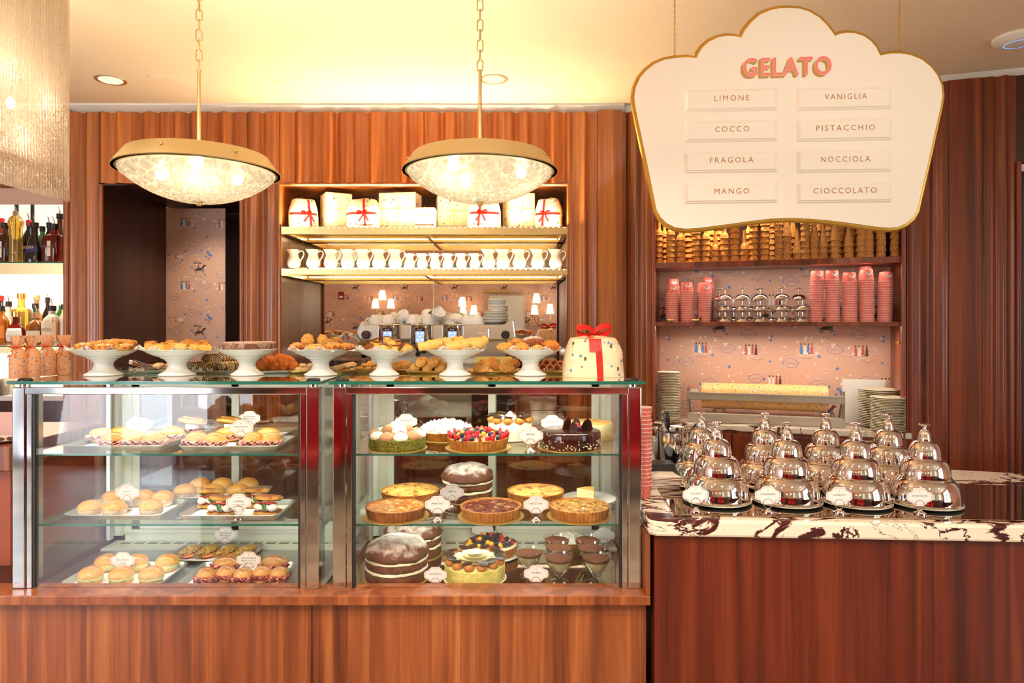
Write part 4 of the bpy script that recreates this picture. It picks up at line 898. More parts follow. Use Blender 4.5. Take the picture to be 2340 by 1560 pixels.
def cup_proto(up):
    t = thing('paper_cup', '', 'paper cup'); m = MB(); H, rt, rb = .056, .0385, .0315
    pr = [(0, 0), (rb, 0), (rb+.0005, .002), (rt-.001, H-.003)] + [(rt-.002, H-.003), (rb-.001, .003), (0, .003)]
    m.lathe(pr, 28) if up else m.lathe([(r, H-z) for r, z in pr], 28); m.build('body', M['cupc'], t)
    m = MB(); m.lathe([(rt-.0015, H-.0036), (rt+.0012, H-.003), (rt+.0012, H), (rt-.0015, H)] if up else [(rt-.0015, 0), (rt+.0012, 0), (rt+.0012, .003), (rt-.0015, .0036)], 28); m.build('rim', M['cuprim'], t)
    m = MB()                                               # pale diamond lattice printed on the cup
    for s in (-1, 1):
        for k in range(14):
            pts = []
            for i in range(7):
                v = i/6; z = .004+(H-.009)*v; r = (rb+(rt-rb)*(z/H) if up else rt-(rt-rb)*(z/H))+.0003; a = 2*PI*k/14+s*v*.9; pts.append((r*math.cos(a), r*math.sin(a), z))
            m.tube(pts, .00028, 3)
    m.build('lattice', M['cuprim'], t)
    return t
def badge(parent, H=.056):
    m = MB(); q = cart_out(28); r0 = .0345
    def mp(x, z, h): a = -PI/2+x/r0; r = .0385-.007*(z/H)+h; return (r*math.cos(a), r*math.sin(a), z)
    m.add([mp(x*.0175, .034+y*.0155, .0007) for x, y in q], [tuple(range(28))]); m.build('badge', M['cardw'], parent)
    m = MB(); V, Fc = text_geo('Sant Ambroeus', .0055, .01, .35, .85); m.add([mp(v[0]*.8, .034+v[2], .0011) for v in V], Fc); m.add([mp(.004*math.cos(a), .043+.003*math.sin(a), .0011) for a in [2*PI*i/8 for i in range(8)]], [tuple(range(8))]); m.build('print', M['pred'], parent)
cp = cup_proto(False)
stacks = [(217, .05, 14, 'front', 0), (358, .05, 15, 'front', 1), (505, .05, 14, 'front', 2), (243, .14, 17, 'rear', 0), (500, .13, 15, 'rear', 1), (530, .21, 18, 'rear', 2), (1495, .05, 19, 'front', 3), (1648, .05, 19, 'front', 4), (1800, .05, 18, 'front', 5), (1955, .05, 19, 'front', 6), (1943, .14, 21, 'rear', 3), (2110, .06, 18, 'front', 7)]
for x, d, n, row, k in stacks:
    p = RWp(tw(1480+x/3.9, d), d, ZC2+.0005); s = .98; lean = rnd.uniform(-.0006, .0006)
    for i in range(n):
        o = dup(cp, f'upturned pink paper cup, {ORD[i]} from the shelf in the {ORD[k]} {row} stack from left', p+Vector((lean*i, 0, .0133*i*s)), rnd.uniform(-.08, .08) if i == n-1 else rnd.uniform(0, 6), s, group='pink paper cups stacked in the alcove')
        if i == n-1: badge(o)
for c in list(cp.children): bpy.data.objects.remove(c)
bpy.data.objects.remove(cp)
up = cup_proto(True); base = Vector((px(1469, 2.83), 2.83, ZG+.0005))
for i in range(20):
    dup(up, f'pink paper cup, {ORD[i]} from the marble in the tall stack beside the cake case', base+Vector((.0002*i*math.sin(i), 0, .0168*i)), rnd.uniform(0, 6), .95, group='upright pink paper cups on the gelato counter')
for c in list(up.children): bpy.data.objects.remove(c)
bpy.data.objects.remove(up)
def coupe_proto():
    t = thing('coupe', '', 'dessert cup')
    MB().lathe([(.0, .027), (.03, .018), (.044, .006), (.0465, 0), (.048, 0), (.0465, .008), (.036, .022), (.018, .030), (.006, .033)], 32).build('bowl', M['chrome'], t)
    MB().lathe([(.0055, .031), (.0045, .04), (.0045, .058), (.008, .062)], 16).build('stem', M['chrome'], t)
    MB().lathe([(.004, .0605), (.02, .0625), (.026, .066), (.0255, .067), (.0, .066)], 28).build('foot', M['chrome'], t); return t
co = coupe_proto()
for k, (x, d, n, w_) in enumerate([(690, .05, 3, 'first front'), (845, .05, 3, 'second front'), (1003, .05, 3, 'third front'), (1195, .05, 3, 'fourth front'), (1380, .05, 2, 'fifth front'), (640, .16, 3, 'first rear'), (765, .17, 2, 'second rear'), (905, .16, 2, 'third rear'), (980, .2, 3, 'fourth rear'), (1100, .16, 1, 'fifth rear'), (1235, .17, 2, 'sixth rear'), (1345, .16, 3, 'seventh rear')]):
    p = RWp(tw(1480+x/3.9, d), d, ZC2+.0005)
    for i in range(n): dup(co, f'upturned silver coupe, {ORD[i]} from the shelf in the {w_} stack from left', p+Vector((0, 0, .0668*i)), 0, .96, group='silver coupes stacked upside down')
for c in list(co.children): bpy.data.objects.remove(c)
bpy.data.objects.remove(co)
# clip lamps and picture-light on the alcove
for x, s in ((1532, 1), (1588, -1)):
    p = RWp(tw(x, -.004), -.012, ZC2+.008); t = thing('clip_lamp', ('small brass clip lamp on the cup shelf edge by the corner', 'small brass clip lamp on the cup shelf edge, second from the corner')[s < 0], 'lamp', p, 0)
    m = MB(); m.M = Matrix.Rotation(R(90), 4, 'Y'); m.lathe([(0, -.02), (.0075, -.02), (.0075, .02), (0, .02)], 16); m.build('head', M['brass'], t)
    m = MB(); m.tube([(-.018*s, 0, -.004), (-.03*s, .004, .004), (-.04*s, .006, .02)], .003, 6); m.build('arm', M['black'], t)
p = RWp(T1-.01, .0, zc(780, 3.73)); m = MB(); m.M = Matrix.Rotation(R(62), 4, 'Y'); m.lathe([(0, -.02), (.009, -.02), (.009, .02), (0, .02)], 16); tag(m.build('spot_lamp', M['brass'], loc=p), 'tiny brass spot lamp at the alcove edge above the plates', 'lamp')
for x in (1560, 1680, 1800): 
    p = RWp(tw(x, .02), .03, 2.36); q = RWp(tw(x, .12), .10, 1.95); d_ = (q-p).normalized(); spot('alcove_spot', p, d_.to_track_quat('-Z', 'Y').to_euler(), 13 if x < 1700 else 7, (1, .78, .46), 95, .7, .02)
p = RWp((T0+T1)/2, .06, ZC2-.03); area('alcove_fill', p, (R(-12), 0, -TH), 1.2, .02, 3.8, (1, .86, .70))
p = RWp((T0+T1)/2, .03, ZC1-.04); area('alcove_fill', p, (R(4), 0, -TH), 1.2, .02, 1.7, (1, .86, .70))  # unseen fill added under the cone shelf to brighten the cups
# ------------------------------------------------------------------ plates
def plate_proto(r, h, mat=M['plate']): return MB().lathe([(0, .0), (r*.55, 0), (r*.6, .002), (r*.97, h*1.5), (r, h*1.5+.0012), (r*.98, h*1.5+.003), (r*.6, .0045), (0, .0045)], 36).build('plate', mat)
def plate_stack(r, n, dz, p, what, group, mat=M['plate']):
    q = plate_proto(r, dz, mat)
    for i in range(n): copy1(q, f'{ORD[i]} plate from the bottom of the {what}', 'plate', group, p+Vector((rnd.uniform(-.0012, .0012), rnd.uniform(-.0012, .0012), dz*i)))
    bpy.data.objects.remove(q)
plate_stack(.071, 30, .0096, RWp(T0+.08, .07, ZB+.0005), 'tall saucer stack by the alcove corner', 'ivory plates in the alcove')
plate_stack(.108, 22, .0096, RWp(tw(2008, .14), .155, ZB+.0005), 'wide plate stack before the white board', 'ivory plates in the alcove')
plate_stack(.087, 22, .0084, RWp(tw(2027, .0), -.062+.10-.06, ZB+.0005), 'front stack at the alcove end', 'ivory plates in the alcove')
m = MB(); m.M = RM @ Matrix.Translation((tw(1976, .25), .278, ZB)) @ Matrix.Rotation(R(-4), 4, 'X'); m.box(-.115, .115, -.006, .006, 0, .26); tag(m.build('white_board', M['white'], smooth=False, bevel=.002), 'plain white board leaning on the papered wall behind the plates', 'board')
# paper roll cutter
t = thing('paper_cutter', 'grey metal paper roll dispenser holding a printed wrapping roll', 'paper dispenser', RWp(tw(1750, .08), .155, ZB), -TH)
uL, uR = tw(1570, .05)-tw(1750, .08), tw(1926, .05)-tw(1750, .08)
M['greym'] = mk('grey_enamel', C(150, 144, 132), .4, .3); M['greyl'] = mk('light_grey_bar', C(186, 178, 162), .4, .2)
for u in (uL, uR):
    m = MB(); m.M = Matrix.Translation((u, 0, 0)); m.prism([(0, 0), (.012, 0), (.012, .205), (0, .205)], -.10, -.085); m.tube([(.006, -.093, .195), (.006, .10, .02)], .007, 6); m.box(0, .012, -.1, .11, 0, .012); m.build('side_frame', M['greym'], t, smooth=False)
m = MB(); m.box(uL, uR+.012, -.112, -.09, .0, .05); m.box(uL, uR+.012, -.10, -.06, .046, .052); m.build('base_bar', M['greyl'], t, smooth=False, bevel=.003)
m = MB(); m.box(uL, uR+.012, -.112, -.10, .135, .178); m.box(uL, uR+.012, -.116, -.10, .168, .180); m.build('cutter_bar', M['greyl'], t, smooth=False, bevel=.002)
u0, u1 = tw(1603, .12)-tw(1750, .08), tw(1893, .10)-tw(1750, .08)
m = MB(); m.M = Matrix.Translation((u0, .01, .15)) @ Matrix.Rotation(R(90), 4, 'Y'); m.lathe([(0, 0), (.078, 0), (.078, u1-u0), (0, u1-u0)], 40); m.build('paper_roll', M['rollp'], t)
m = MB(); m.box(-.06, .01, -.1132, -.112, .012, .036); lb = m.build('maker_label', M['cardp'], t, smooth=False)
lettering('BULMAN', .012, M['pred'], lb, (-.045, -.1135, .025), fit=.022)
# ------------------------------------------------------------------ cake shaped domes on the gelato counter
def tagcard(parent_or_none, loc, text, sub=None, s=1.0, rz=0, tilt=0, label='', blank=False, group='name cards for the pastries', back=False):
    """scalloped name card held by a ring on a small chrome foot"""
    t = thing('name_card', label, 'name card', loc, rz, group, s)
    MB().lathe([(0, 0), (.017, 0), (.0165, .004), (.008, .008), (.0045, .012), (0, .013)], 24).build('foot', M['chrome'], t)
    m = MB(); m.tube([(.0135*math.cos(a), 0, .0255+.0135*math.sin(a)) for a in [2*PI*i/24 for i in range(24)]], .0009, 6, closed=True); m.build('ring', M['chrome'], t)
    q = cart_out(48, .036, .0245); zz = .048
    m = MB(); m.prism([(x*1.12, zz+y*1.14) for x, y in q], .0015, .0021); m.build('sleeve', M['sleeve'], t, smooth=False)
    m = MB(); m.prism([(x, zz+y) for x, y in q], .0004, .0014); cd = m.build('card', M['cardw'], t, smooth=False)
    if not blank:
        m = MB()
        for p in ring([(x*.93, y*.91) for x, y in q], .93): m.add([(x, .0001, zz+y) for x, y in p], [(0, 1, 2, 3)])
        m.build('border', M['cardp'], cd, smooth=False)
        m = MB(); m.add([(.0014*math.cos(a), .0, zz+.0145+.0014*math.sin(a)) for a in [2*PI*i/8 for i in range(8)]], [tuple(range(8))]); m.build('emblem', M['ink'], cd, smooth=False)
        ls = text.split('|')
        for i, l in enumerate(ls): lettering(l, .0072, M['ink'], cd, (0, .0, zz+.003-.0085*i+(.003 if len(ls) > 1 else 0)), fit=min(.044, .0046*len(l)), bold=.004)
        if sub:
            for i, l in enumerate(sub.split('|')): lettering(l, .0045, M['ink'], cd, (0, .0, zz-.005-.0062*i-(.004 if len(ls) > 1 else 0)), fit=min(.040, .003*len(l)))
    return t
M['sleeve'] = pane('card_sleeve', (.94, .94, .94, 1), 1.5)
def dome_proto():
    t = thing('gelato_dome', '', 'dome', group='silver tiered domes on the gelato counter')
    MB().lathe([(0, .003), (.10, 0), (.13, .004), (.139, .009), (.1385, .011), (.12, .008), (0, .008)], 56).build('plate', M['plate'], t)
    def tier(r, z0, z1, rt, nm):
        pr = [(r+.004, z0), (r+.0045, z0+.003), (r, z0+.007)]
        for i in range(1, 11):
            a = PI/2*i/10; pr.append((rt+(r-rt)*math.cos(a)**.8, z0+.007+(z1-z0-.007)*math.sin(a)**.95))
        MB().lathe(pr, 64).build(nm, M['chrome'], t)
    tier(.130, .0115, .108, .080, 'lower_tier'); tier(.0945, .104, .182, .052, 'middle_tier'); tier(.060, .178, .248, .020, 'upper_tier')
    MB().lathe([(.025, .244), (.0255, .248), (.024, .262), (.019, .280), (.012, .290), (.0065, .294), (.006, .300), (.018, .306), (.0225, .310), (.020, .313), (.008, .315), (0, .3165)], 36).build('knob', M['chrome'], t)
    return t
dm = dome_proto(); first = True
fr = [(1638, 1163), (1798, 1166), (1955, 1168), (2113, 1171)]; bk = [(1603, 1120), (1748, 1122), (1887, 1124), (2030, 1126)]
FL = ['COCONUT', 'STRAWBERRY', 'HAZELNUT', 'CHOCOLATE']
for row, L_ in (('front', fr), ('rear', bk)):
    for i, (x, y) in enumerate(L_):
        D = 2.735-.044*i/3*1.0 if row == 'front' else 3.02-.045*i/3
        lab = f'tiered silver dome behind the {FL[i].lower()} name card' if row == 'front' else f'tiered silver dome in the rear row, {ORD[i]} from the paper cup stack'
        o = dm if first else dup(dm); first = False
        o['label'] = lab; o.scale = (.96, .96, 1.01); o.location = (px(x, D), D, GZ+.0005); o.rotation_euler = (0, 0, rnd.uniform(0, 6))
for (x, y), n in zip([(1590, 1163), (1755, 1165), (1918, 1166), (2102, 1170)], FL):
    D = DZ(y, GZ); D = min(D, 2.535)
    D = 2.585-.035*(x-1590)/512; tagcard(None, (px(x, D), D, GZ+.0005), n, None, 1.33, 0, label=f'name card reading {n.lower()} on chrome ring stand before its silver dome', group='name cards before the silver domes')
# things at the near-wall end of the gelato counter
t = thing('ice_bucket', 'steel wine bucket holding black handled servers behind the domes', 'bucket', (px(1538, 3.26), 3.26, ZG+.0005))
m = MB(); m.lathe([(0, 0), (.075, 0), (.078, .005), (.086, .205), (.098, .212), (.1, .216), (.09, .214), (.083, .205), (.074, .01), (0, .01)], 40); m.build('body', M['steel'], t)
for nm, lb, dx, tilt, rz, mt, h in (('ice_scoop', 'black handled server leaning out of the steel bucket at the cup side', -.05, -20, 10, 'black', .33), ('gelato_spade', 'short black handled spade standing upright in the steel bucket', .005, -8, 0, 'black', .29), ('glass_muddler', 'clear ribbed rod standing in the steel bucket', -.028, -3, 0, 'clear', .31)):
    o = thing(nm, lb, 'utensil', (px(1538, 3.26)+dx, 3.26, ZG+.013)); o.rotation_euler = (0, R(tilt), 0)
    if mt == 'black':
        MB().lathe([(0, .16), (.004, .16), (.005, .2), (.013, .215), (.015, .25), (.0145, h-.012), (.009, h-.002), (0, h)], 18, sy=.7).build('handle', M['black'], o); MB().box(-.012, .012, -.001, .001, 0, .2).build('blade', M['brush'], o, smooth=False)
    else:
        M['clear'] = mk('clear_plastic', C(250, 236, 226), .06, trans=.9); MB().lathe([(0, 0), (.008, 0), (.008, .22)]+[(.011+.003*math.sin(i*1.6), .22+i*.0075) for i in range(12)]+[(0, h)], 16).build('shaft', M['clear'], o)
m = MB()
for i in range(9):
    m.M = Matrix.Translation((px(1508, 3.0)+.01, 3.02, ZG+.0005+.006*i)) @ Matrix.Rotation(R(rnd.uniform(-5, 5)), 4, 'Z'); m.grid(lambda u, v: ((u-.5)*.17, (v-.5)*.13, .004*noise.noise(Vector((u*3, v*3, i)))+.003), 8, 6)
M['napkin'] = mk('napkin', C(244, 222, 208), .9)
t = thing('napkin_pile', 'pile of folded pale pink paper napkins beside the cup stack', 'napkins'); m.build('napkins', M['napkin'], t, solid=.004)
t = thing('cream_tub', 'cream plastic tub behind the cup stack', 'tub', (px(1497, 3.35), 3.35, ZB-.12)); t.location.z = ZG+.0005
MB().lathe([(0, 0), (.045, 0), (.058, .15), (.062, .152), (.06, .156), (0, .15)], 28).build('body', M['plate'], t)
m = MB(); m.box(-.07, .07, -.05, .05, 0, .085); tag(m.build('steel_caddy', M['dark'], smooth=False, loc=(px(1502, 3.12), 3.12, ZG+.0005), bevel=.002), 'dark metal caddy between bucket and cup stack', 'caddy')
# ------------------------------------------------------------------ espresso machine
EY = 3.86; EP = lambda x, y, D=EY: P(780+x/5.087, 690+y/5.087, D)
t = thing('espresso_machine', 'three group polished espresso machine on the back counter', 'espresso machine')
a, b = EP(180, 270), EP(2030, 440); x0, x1, z0, z1 = a.x, b.x, b.z, a.z
q = [(x0+.015, z0), (x1-.03, z0), (x1, z0+.01), (x1-.012, z1+.03), (x1-.03, z1+.036), (x1-.05, z1+.02), (x1-.07, z1), (x0+.05, z1), (x0+.04, z1+.02), (x0+.02, z1+.02), (x0, z1-.02), (x0-.003, z0+.03)]
MB().prism(q, EY, EY+.34).build('upper_body', M['brush'], t, smooth=False, bevel=.008)
MB().box(x0+.05, x1-.06, EY+.16, EY+.34, ZB+.06, z0).build('back_panel', M['brush'], t, smooth=False)
MB().box(x0+.03, x1-.03, EY-.06, EY+.34, ZB+.03, ZB+.075).build('drip_tray', M['steel'], t, smooth=False, bevel=.004)
for x in (x0+.08, x1-.08):
    for y in (EY, EY+.28): MB().lathe([(.02, 0), (.016, .031)], 16, (x, y, ZB)).build('foot', M['black'], t)
MB().box(x0+.05, x1-.05, EY+.01, EY+.33, z1-.002, z1+.004).build('cup_tray', M['brush'], t, smooth=False)
scr = glow('machine_screen', (.36, .48, 1, 1), 1.0); scd = glow('machine_readout', (.9, .35, .25, 1), 1.0); scw = glow('machine_icon', (.9, .94, 1, 1), 1.6)
for i, x in enumerate((540, 917, 1293)):
    c = EP(x, 0, EY-.05); top = EP(x, 255, EY-.05).z; bot = EP(x, 535, EY-.05).z; r = .062
    m = MB(); m.lathe([(0, bot), (r*.9, bot), (r, bot+.012), (r, top-.012), (r*1.03, top-.004), (r*.9, top), (0, top)], 36, (c.x, EY+.0, 0)); g = m.build('group_head', M['chrome'], t)
    w_, h_ = .026, (EP(0, 298, EY).z-EP(0, 475, EY).z)/2; cz = (EP(0, 298, EY).z+EP(0, 475, EY).z)/2; yy = EY-r-.001
    m = MB(); m.box(c.x-w_, c.x+w_, yy-.002, yy+.02, cz-h_, cz+h_); m.build('display', M['black'], g, smooth=False)
    m = MB(); m.box(c.x-w_+.002, c.x+w_-.002, yy-.003, yy-.002, cz-h_+.003, cz+h_*.55); m.build('touch_panel', scr, g, smooth=False)
    m = MB()
    for dx, dz in ((-.012, .012), (.012, .012), (0, -.006), (-.012, -.024), (.012, -.024)):
        m.add([(c.x+dx+.005*u, yy-.0035, cz+dz+.004*v) for u, v in ((-1, 1), (1, 1), (.7, -1), (-.7, -1))], [(0, 1, 2, 3)]); m.box(c.x+dx+.005, c.x+dx+.008, yy-.0036, yy-.0034, cz+dz, cz+dz+.002)
    m.build('icon', scw, g, smooth=False)
    lettering('91.0\u00b0', .013, scd, g, (c.x, yy-.0036, cz+h_*.76))
    m = MB(); m.lathe([(.028, bot-.03), (.03, bot-.005), (.03, bot)], 24, (c.x, EY, 0)); m.tube([(c.x, EY-.03, bot-.018), (c.x, EY-.15, bot-.03)], [.010, .013], 10); m.build('portafilter', M['black'], t)
for x in (290, 1908):
    c = EP(x, 379); m = MB(); m.M = Matrix.Translation((c.x, EY-.002, c.z)) @ Matrix.Rotation(R(90), 4, 'X'); m.lathe([(.024, 0), (.024, .018), (.02, .022), (0, .022)], 28); k = m.build('knob', M['black'], t)
    m = MB(); m.tube([(c.x+.011*math.cos(u), EY-.0245, c.z+.011*math.sin(u)) for u in [2*PI*i/20 for i in range(20)]], .0006, 4, closed=True); m.build('knob_ring', M['pred'], k)
a, b = EP(1530, 303), EP(1722, 415); m = MB(); m.box(a.x, b.x, EY-.004, EY, b.z, a.z); k = m.build('touch_screen', M['brush'], t, smooth=False)
lettering('Cimbali', .014, scd, k, ((a.x+b.x)/2, EY-.0045, (a.z+b.z)/2), shear=.3)
m = MB(); m.box(b.x-.008, b.x-.002, EY-.005, EY-.004, b.z+.004, a.z-.004); m.build('side_menu', scw, k, smooth=False)
m = MB(); m.box(EP(1465, 0).x, EP(1760, 0).x, EY-.064, EY-.061, ZB+.035, ZB+.07); k = m.build('badge', M['cardw'], t, smooth=False)
lettering('LA CIMBALI', .03, M['pred'], k, ((EP(1465, 0).x+EP(1760, 0).x)/2, EY-.0645, ZB+.052), bold=.02, fit=.19)
EZT = z1+.0045
def cup2():
    t = thing('coffee_cup', '', 'cup', group='white cups heaped on the espresso machine')
    MB().lathe([(0, .0), (.02, 0), (.021, .004), (.032, .018), (.038, .042), (.04, .055), (.0385, .055), (.036, .042), (.029, .018), (0, .006)], 28).build('bowl', M['porc'], t)
    m = MB(); m.tube([(.036, 0, .045), (.05, 0, .049), (.058, 0, .038), (.052, 0, .024), (.034, 0, .020)], .0035, 7); m.build('handle', M['porc'], t); return t
c0 = cup2(); used = False
cups = [(390, 215, 0, 180, 200), (540, 205, .02, 175, 20), (695, 215, .03, 60, 100), (830, 205, 0, 180, 80), (1000, 215, .01, 165, 140), (1110, 235, -.02, 40, 30), (1285, 230, .05, 178, 300), (1410, 215, .03, 90, 240), (1480, 205, 0, 170, 200), (1580, 235, 0, 180, 100), (940, 225, .12, 180, 50), (760, 220, .13, 180, 20), (620, 225, .14, 180, 60), (1200, 225, .13, 180, 200), (1350, 230, .14, 180, 10), (470, 225, .14, 180, 90),
        (400, 165, .1, 175, 220), (612, 135, .09, 150, 200), (745, 162, .07, 200, 60), (860, 168, .05, 170, 20), (960, 120, .09, 115, 60), (1060, 180, .04, 150, 200), (1190, 165, .09, 60, 300), (1290, 195, .1, 110, 10), (1560, 190, .12, 175, 120), (750, 100, .12, 145, 250), (1040, 155, .13, 170, 40), (1440, 185, .13, 160, 160)]
BK_ = ['front', 'rear']
for i, (x, y, dy, tl, rz) in enumerate(cups):
    D = 3.93+dy*1.2; o = c0 if not used else dup(c0); used = True
    z = max(EZT+.056 if 150 < tl < 210 else EZT+.028, P(780+x/5.087, 690+y/5.087, D).z)
    o.location = (px(780+x/5.087, D), D, z); o.rotation_euler = (R(tl), R(rnd.uniform(-6, 6)), R(rz))
    lay = 'bottom layer' if i < 16 else 'upper layer'; k_ = sorted(q[0]+q[1]*.001 for q in (cups[:16] if i < 16 else cups[16:])).index(x+y*.001)
    o['label'] = f'white cup {"upside down" if 160 < tl < 200 else "tipped over"} in the {lay} on the espresso machine, {ORD[k_]} from left'
plate_stack(.071, 8, .0088, Vector((px(1131, 3.98), 3.98, EZT+.0005)), 'wide white stack on the espresso machine', 'white saucers on the espresso machine', M['porc'])
plate_stack(.055, 7, .0088, Vector((px(1136, 3.98), 3.98, EZT+.0755)), 'small white stack atop the wide one', 'white saucers on the espresso machine', M['porc'])
# things around the machine
t = thing('coffee_grinder', 'black coffee grinder beside the espresso machine', 'grinder', (px(762, 3.9), 3.95, ZB))
MB().box(-.07, .07, -.08, .1, 0, .26).build('body', M['black'], t, smooth=False, bevel=.01); MB().lathe([(.03, .26), (.06, .30), (.06, .31), (0, .312)], 24).build('lid', M['dark'], t); MB().box(-.05, .06, -.1, -.08, .05, .18).build('front_plate', M['brush'], t, smooth=False, bevel=.003)
t = thing('coffee_box', 'yellow printed coffee box on the knock box before the espresso machine', 'box', (px(1128, 3.765), 3.765, 1.2045), R(2))
MB().box(-.1, .1, -.03, .03, 0, .16).build('carton', mk('box_yellow', C(240, 216, 120), .5), t, smooth=False)
lettering('LAVAZZA', .034, mk('box_ink', C(50, 60, 120), .5), t, (-.02, -.0305, .135), bold=.02, fit=.11)
for k in range(3): m = MB(); m.add([(-.07+.05*k, -.0304, .07), (-.045+.05*k, -.0304, .10), (-.02+.05*k, -.0304, .07), (-.045+.05*k, -.0304, .04)], [(0, 1, 2, 3)]); m.build('diamond_print', M['twine'], t, smooth=False)
t = thing('cup_sleeve_stack', 'brown paper cup standing upside down beside the espresso machine', 'paper cup', (px(1196, 4.0), 4.0, ZB+.0005))
MB().lathe([(.044, 0), (.034, .31), (0, .31)], 28).build('cup', mk('kraft_cup', C(150, 110, 70), .6), t)
t = thing('milk_pitcher', 'small steel milk pitcher on the machine drip tray', 'pitcher', (px(905, 3.84), 3.84, ZB+.0755))
MB().lathe([(0, 0), (.04, 0), (.042, .01), (.034, .07), (.036, .085), (.034, .085), (.03, .07), (0, .01)], 28).build('body', M['steel'], t)
m = MB(); m.tube([(.036, 0, .075), (.06, 0, .07), (.06, 0, .03), (.04, 0, .02)], .004, 6); m.build('handle', M['steel'], t)
# ------------------------------------------------------------------ bottles behind the bar
def glassm(name, c, rough=.04): return mk(name, c, rough, trans=.75, ior=1.45, coat=.3)
M['b_clear'] = glassm('bottle_clear', C(236, 230, 214)); M['b_amber'] = glassm('bottle_amber', C(196, 110, 24)); M['b_gold'] = glassm('bottle_gold', C(240, 190, 70)); M['b_green'] = glassm('bottle_green', C(30, 110, 50)); M['b_red'] = glassm('bottle_red', C(150, 20, 18)); M['b_dark'] = mk('bottle_dark', C(30, 20, 16), .08, coat=.5); M['b_brown'] = glassm('bottle_brown', C(90, 40, 12))
M['lab'] = mk('label_cream', C(238, 222, 190), .6); M['labw'] = mk('label_white', C(240, 236, 228), .6); M['labb'] = mk('label_blue', C(54, 58, 110), .5); M['cork'] = mk('cork', C(180, 140, 96), .7); M['labo'] = mk('label_orange', C(236, 140, 60), .6)
def bottle(label, x, D, z, h, r, shape, glass, lab=None, text='', cap='black', pour=False, rz=0, sy=1, labh=(.18, .5)):
    t = thing('liquor_bottle', label, 'bottle', (px(x, D), D, z+.0005), rz, 'bottles on the bar shelves')
    S = {'std': [(0, 0), (.95, 0), (1, .015), (1, .58), (.85, .66), (.36, .78), (.34, .95), (.38, .955), (.38, .975), (0, .98)],
         'round': [(0, 0), (.6, 0), (.85, .08), (1, .28), (.95, .42), (.7, .56), (.34, .66), (.3, .94), (.36, .95), (0, .97)],
         'square': [(0, 0), (.96, 0), (1, .02), (1, .58), (.9, .66), (.4, .7), (.36, .74), (.36, .92), (.42, .93), (0, .95)],
         'bell': [(0, 0), (.98, 0), (1, .03), (.92, .2), (.6, .5), (.34, .66), (.3, .94), (.36, .95), (0, .97)],
         'deco': [(0, 0), (.85, 0), (.85, .02), (.8, .66), (.98, .72), (1, .78), (.8, .86), (.3, .92), (.3, .97), (0, .98)]}[shape]
    e = (lambda a, j: .14*math.cos(4*a) if j < 6 else 0) if shape == 'square' else (lambda a, j: -.03*abs(math.sin(4*a)) if j < 5 else 0) if shape == 'deco' else None
    MB().lathe([(q*r, w_*h) for q, w_ in S], 28, fl=(lambda a, j: -e(a, j) if shape == 'square' else e(a, j)) if e else None, sy=sy, a0=PI/4 if 0 else 0).build('glass', glass, t)
    rn = r*S[-2][0]; zt = h*S[-1][1]
    if cap: MB().lathe([(rn*1.02, zt-.05*h-.004), (rn*1.15, zt-.03), (rn*1.15, zt+.003), (0, zt+.004)], 18).build('stopper', {'black': M['black'], 'cork': M['cork'], 'red': M['red'], 'white': M['white'], 'gold': M['brass']}[cap], t)
    if pour: m = MB(); m.tube([(0, 0, zt), (0, 0, zt+.02), (-.006, 0, zt+.04), (-.012, 0, zt+.05)], [.004, .0035, .003, .0025], 7); m.build('pourer', M['steel'], t)
    if lab:
        m = MB(); lo, hi = labh; rr = lambda v: r*1.012*(.9 if shape == 'square' else .86 if shape == 'deco' else 1)
        def f(u, v):
            a = -PI/2+(u-.5)*1.9; q = rr(v)
            if shape in ('bell', 'round'):
                zz = lo+(hi-lo)*v
                for (q0, w0), (q1, w1) in zip(S, S[1:]):
                    if w0 <= zz <= w1 and w1 > w0: q = r*1.015*(q0+(q1-q0)*(zz-w0)/(w1-w0)); break
            return (q*math.cos(a), q*math.sin(a)*sy, h*(lo+(hi-lo)*v))
        m.grid(f, 10, 6); lb = m.build('paper_label', lab, t)
        if text: lettering(text, r*.42, M['brass'] if lab in (M['labb'],) else M['ink'], lb, (0, -r*sy*1.03, h*(lo+(hi-lo)*.6)), fit=r*1.25)
    return t
bz = BS[0]; pmr = F/4.3
bottle('squat bottle with white label and orange neck band at the frame edge', 12, 4.28, bz, .26, .048, 'square', M['b_brown'], M['labw'], 'TREAU', 'black', labh=(.12, .5))
bottle('tall clear fluted bottle of golden liqueur with steel pourer', 36, 4.27, bz, .325, .044, 'deco', M['b_gold'], None, '', 'cork', True)
bottle('dark bell shaped bottle with an oval violet label and pourer', 79, 4.27, bz, .255, .058, 'bell', M['b_dark'], M['labb'], 'GODIVA', 'black', True, labh=(.24, .42))
bottle('square bottle of ruby liqueur with cream label and pourer', 124, 4.26, bz, .25, .058, 'square', M['b_red'], M['lab'], 'DISARONNO', 'black', True, labh=(.14, .52))
bottle('brown cloaked bottle standing behind the ruby square one', 137, 4.44, bz, .34, .05, 'round', M['b_brown'], None, '', 'black', True)
bottle('dark bottle with red neck behind the golden fluted one', 66, 4.42, bz, .29, .038, 'std', M['b_dark'], None, '', 'red', True)
bottle('green bottle behind the dark bell shaped bottle', 97, 4.42, bz, .25, .038, 'std', M['b_green'], M['labw'], '', 'black')
bottle('slim dark bottle behind the square ruby bottle, nearer the bell', 112, 4.45, bz, .28, .034, 'std', M['b_dark'], None, '', 'black', True)
bottle('red capped bottle at the frame edge, rear row of upper shelf', 3, 4.4, bz, .3, .042, 'std', M['b_red'], M['labo'], '', 'red')
bz = BS[1]
bottle('tall square whisky bottle with slanted blue label and gold cap', 49, 4.40, bz, .345, .052, 'square', M['b_gold'], M['labb'], 'Blue Label', 'gold', labh=(.25, .62))
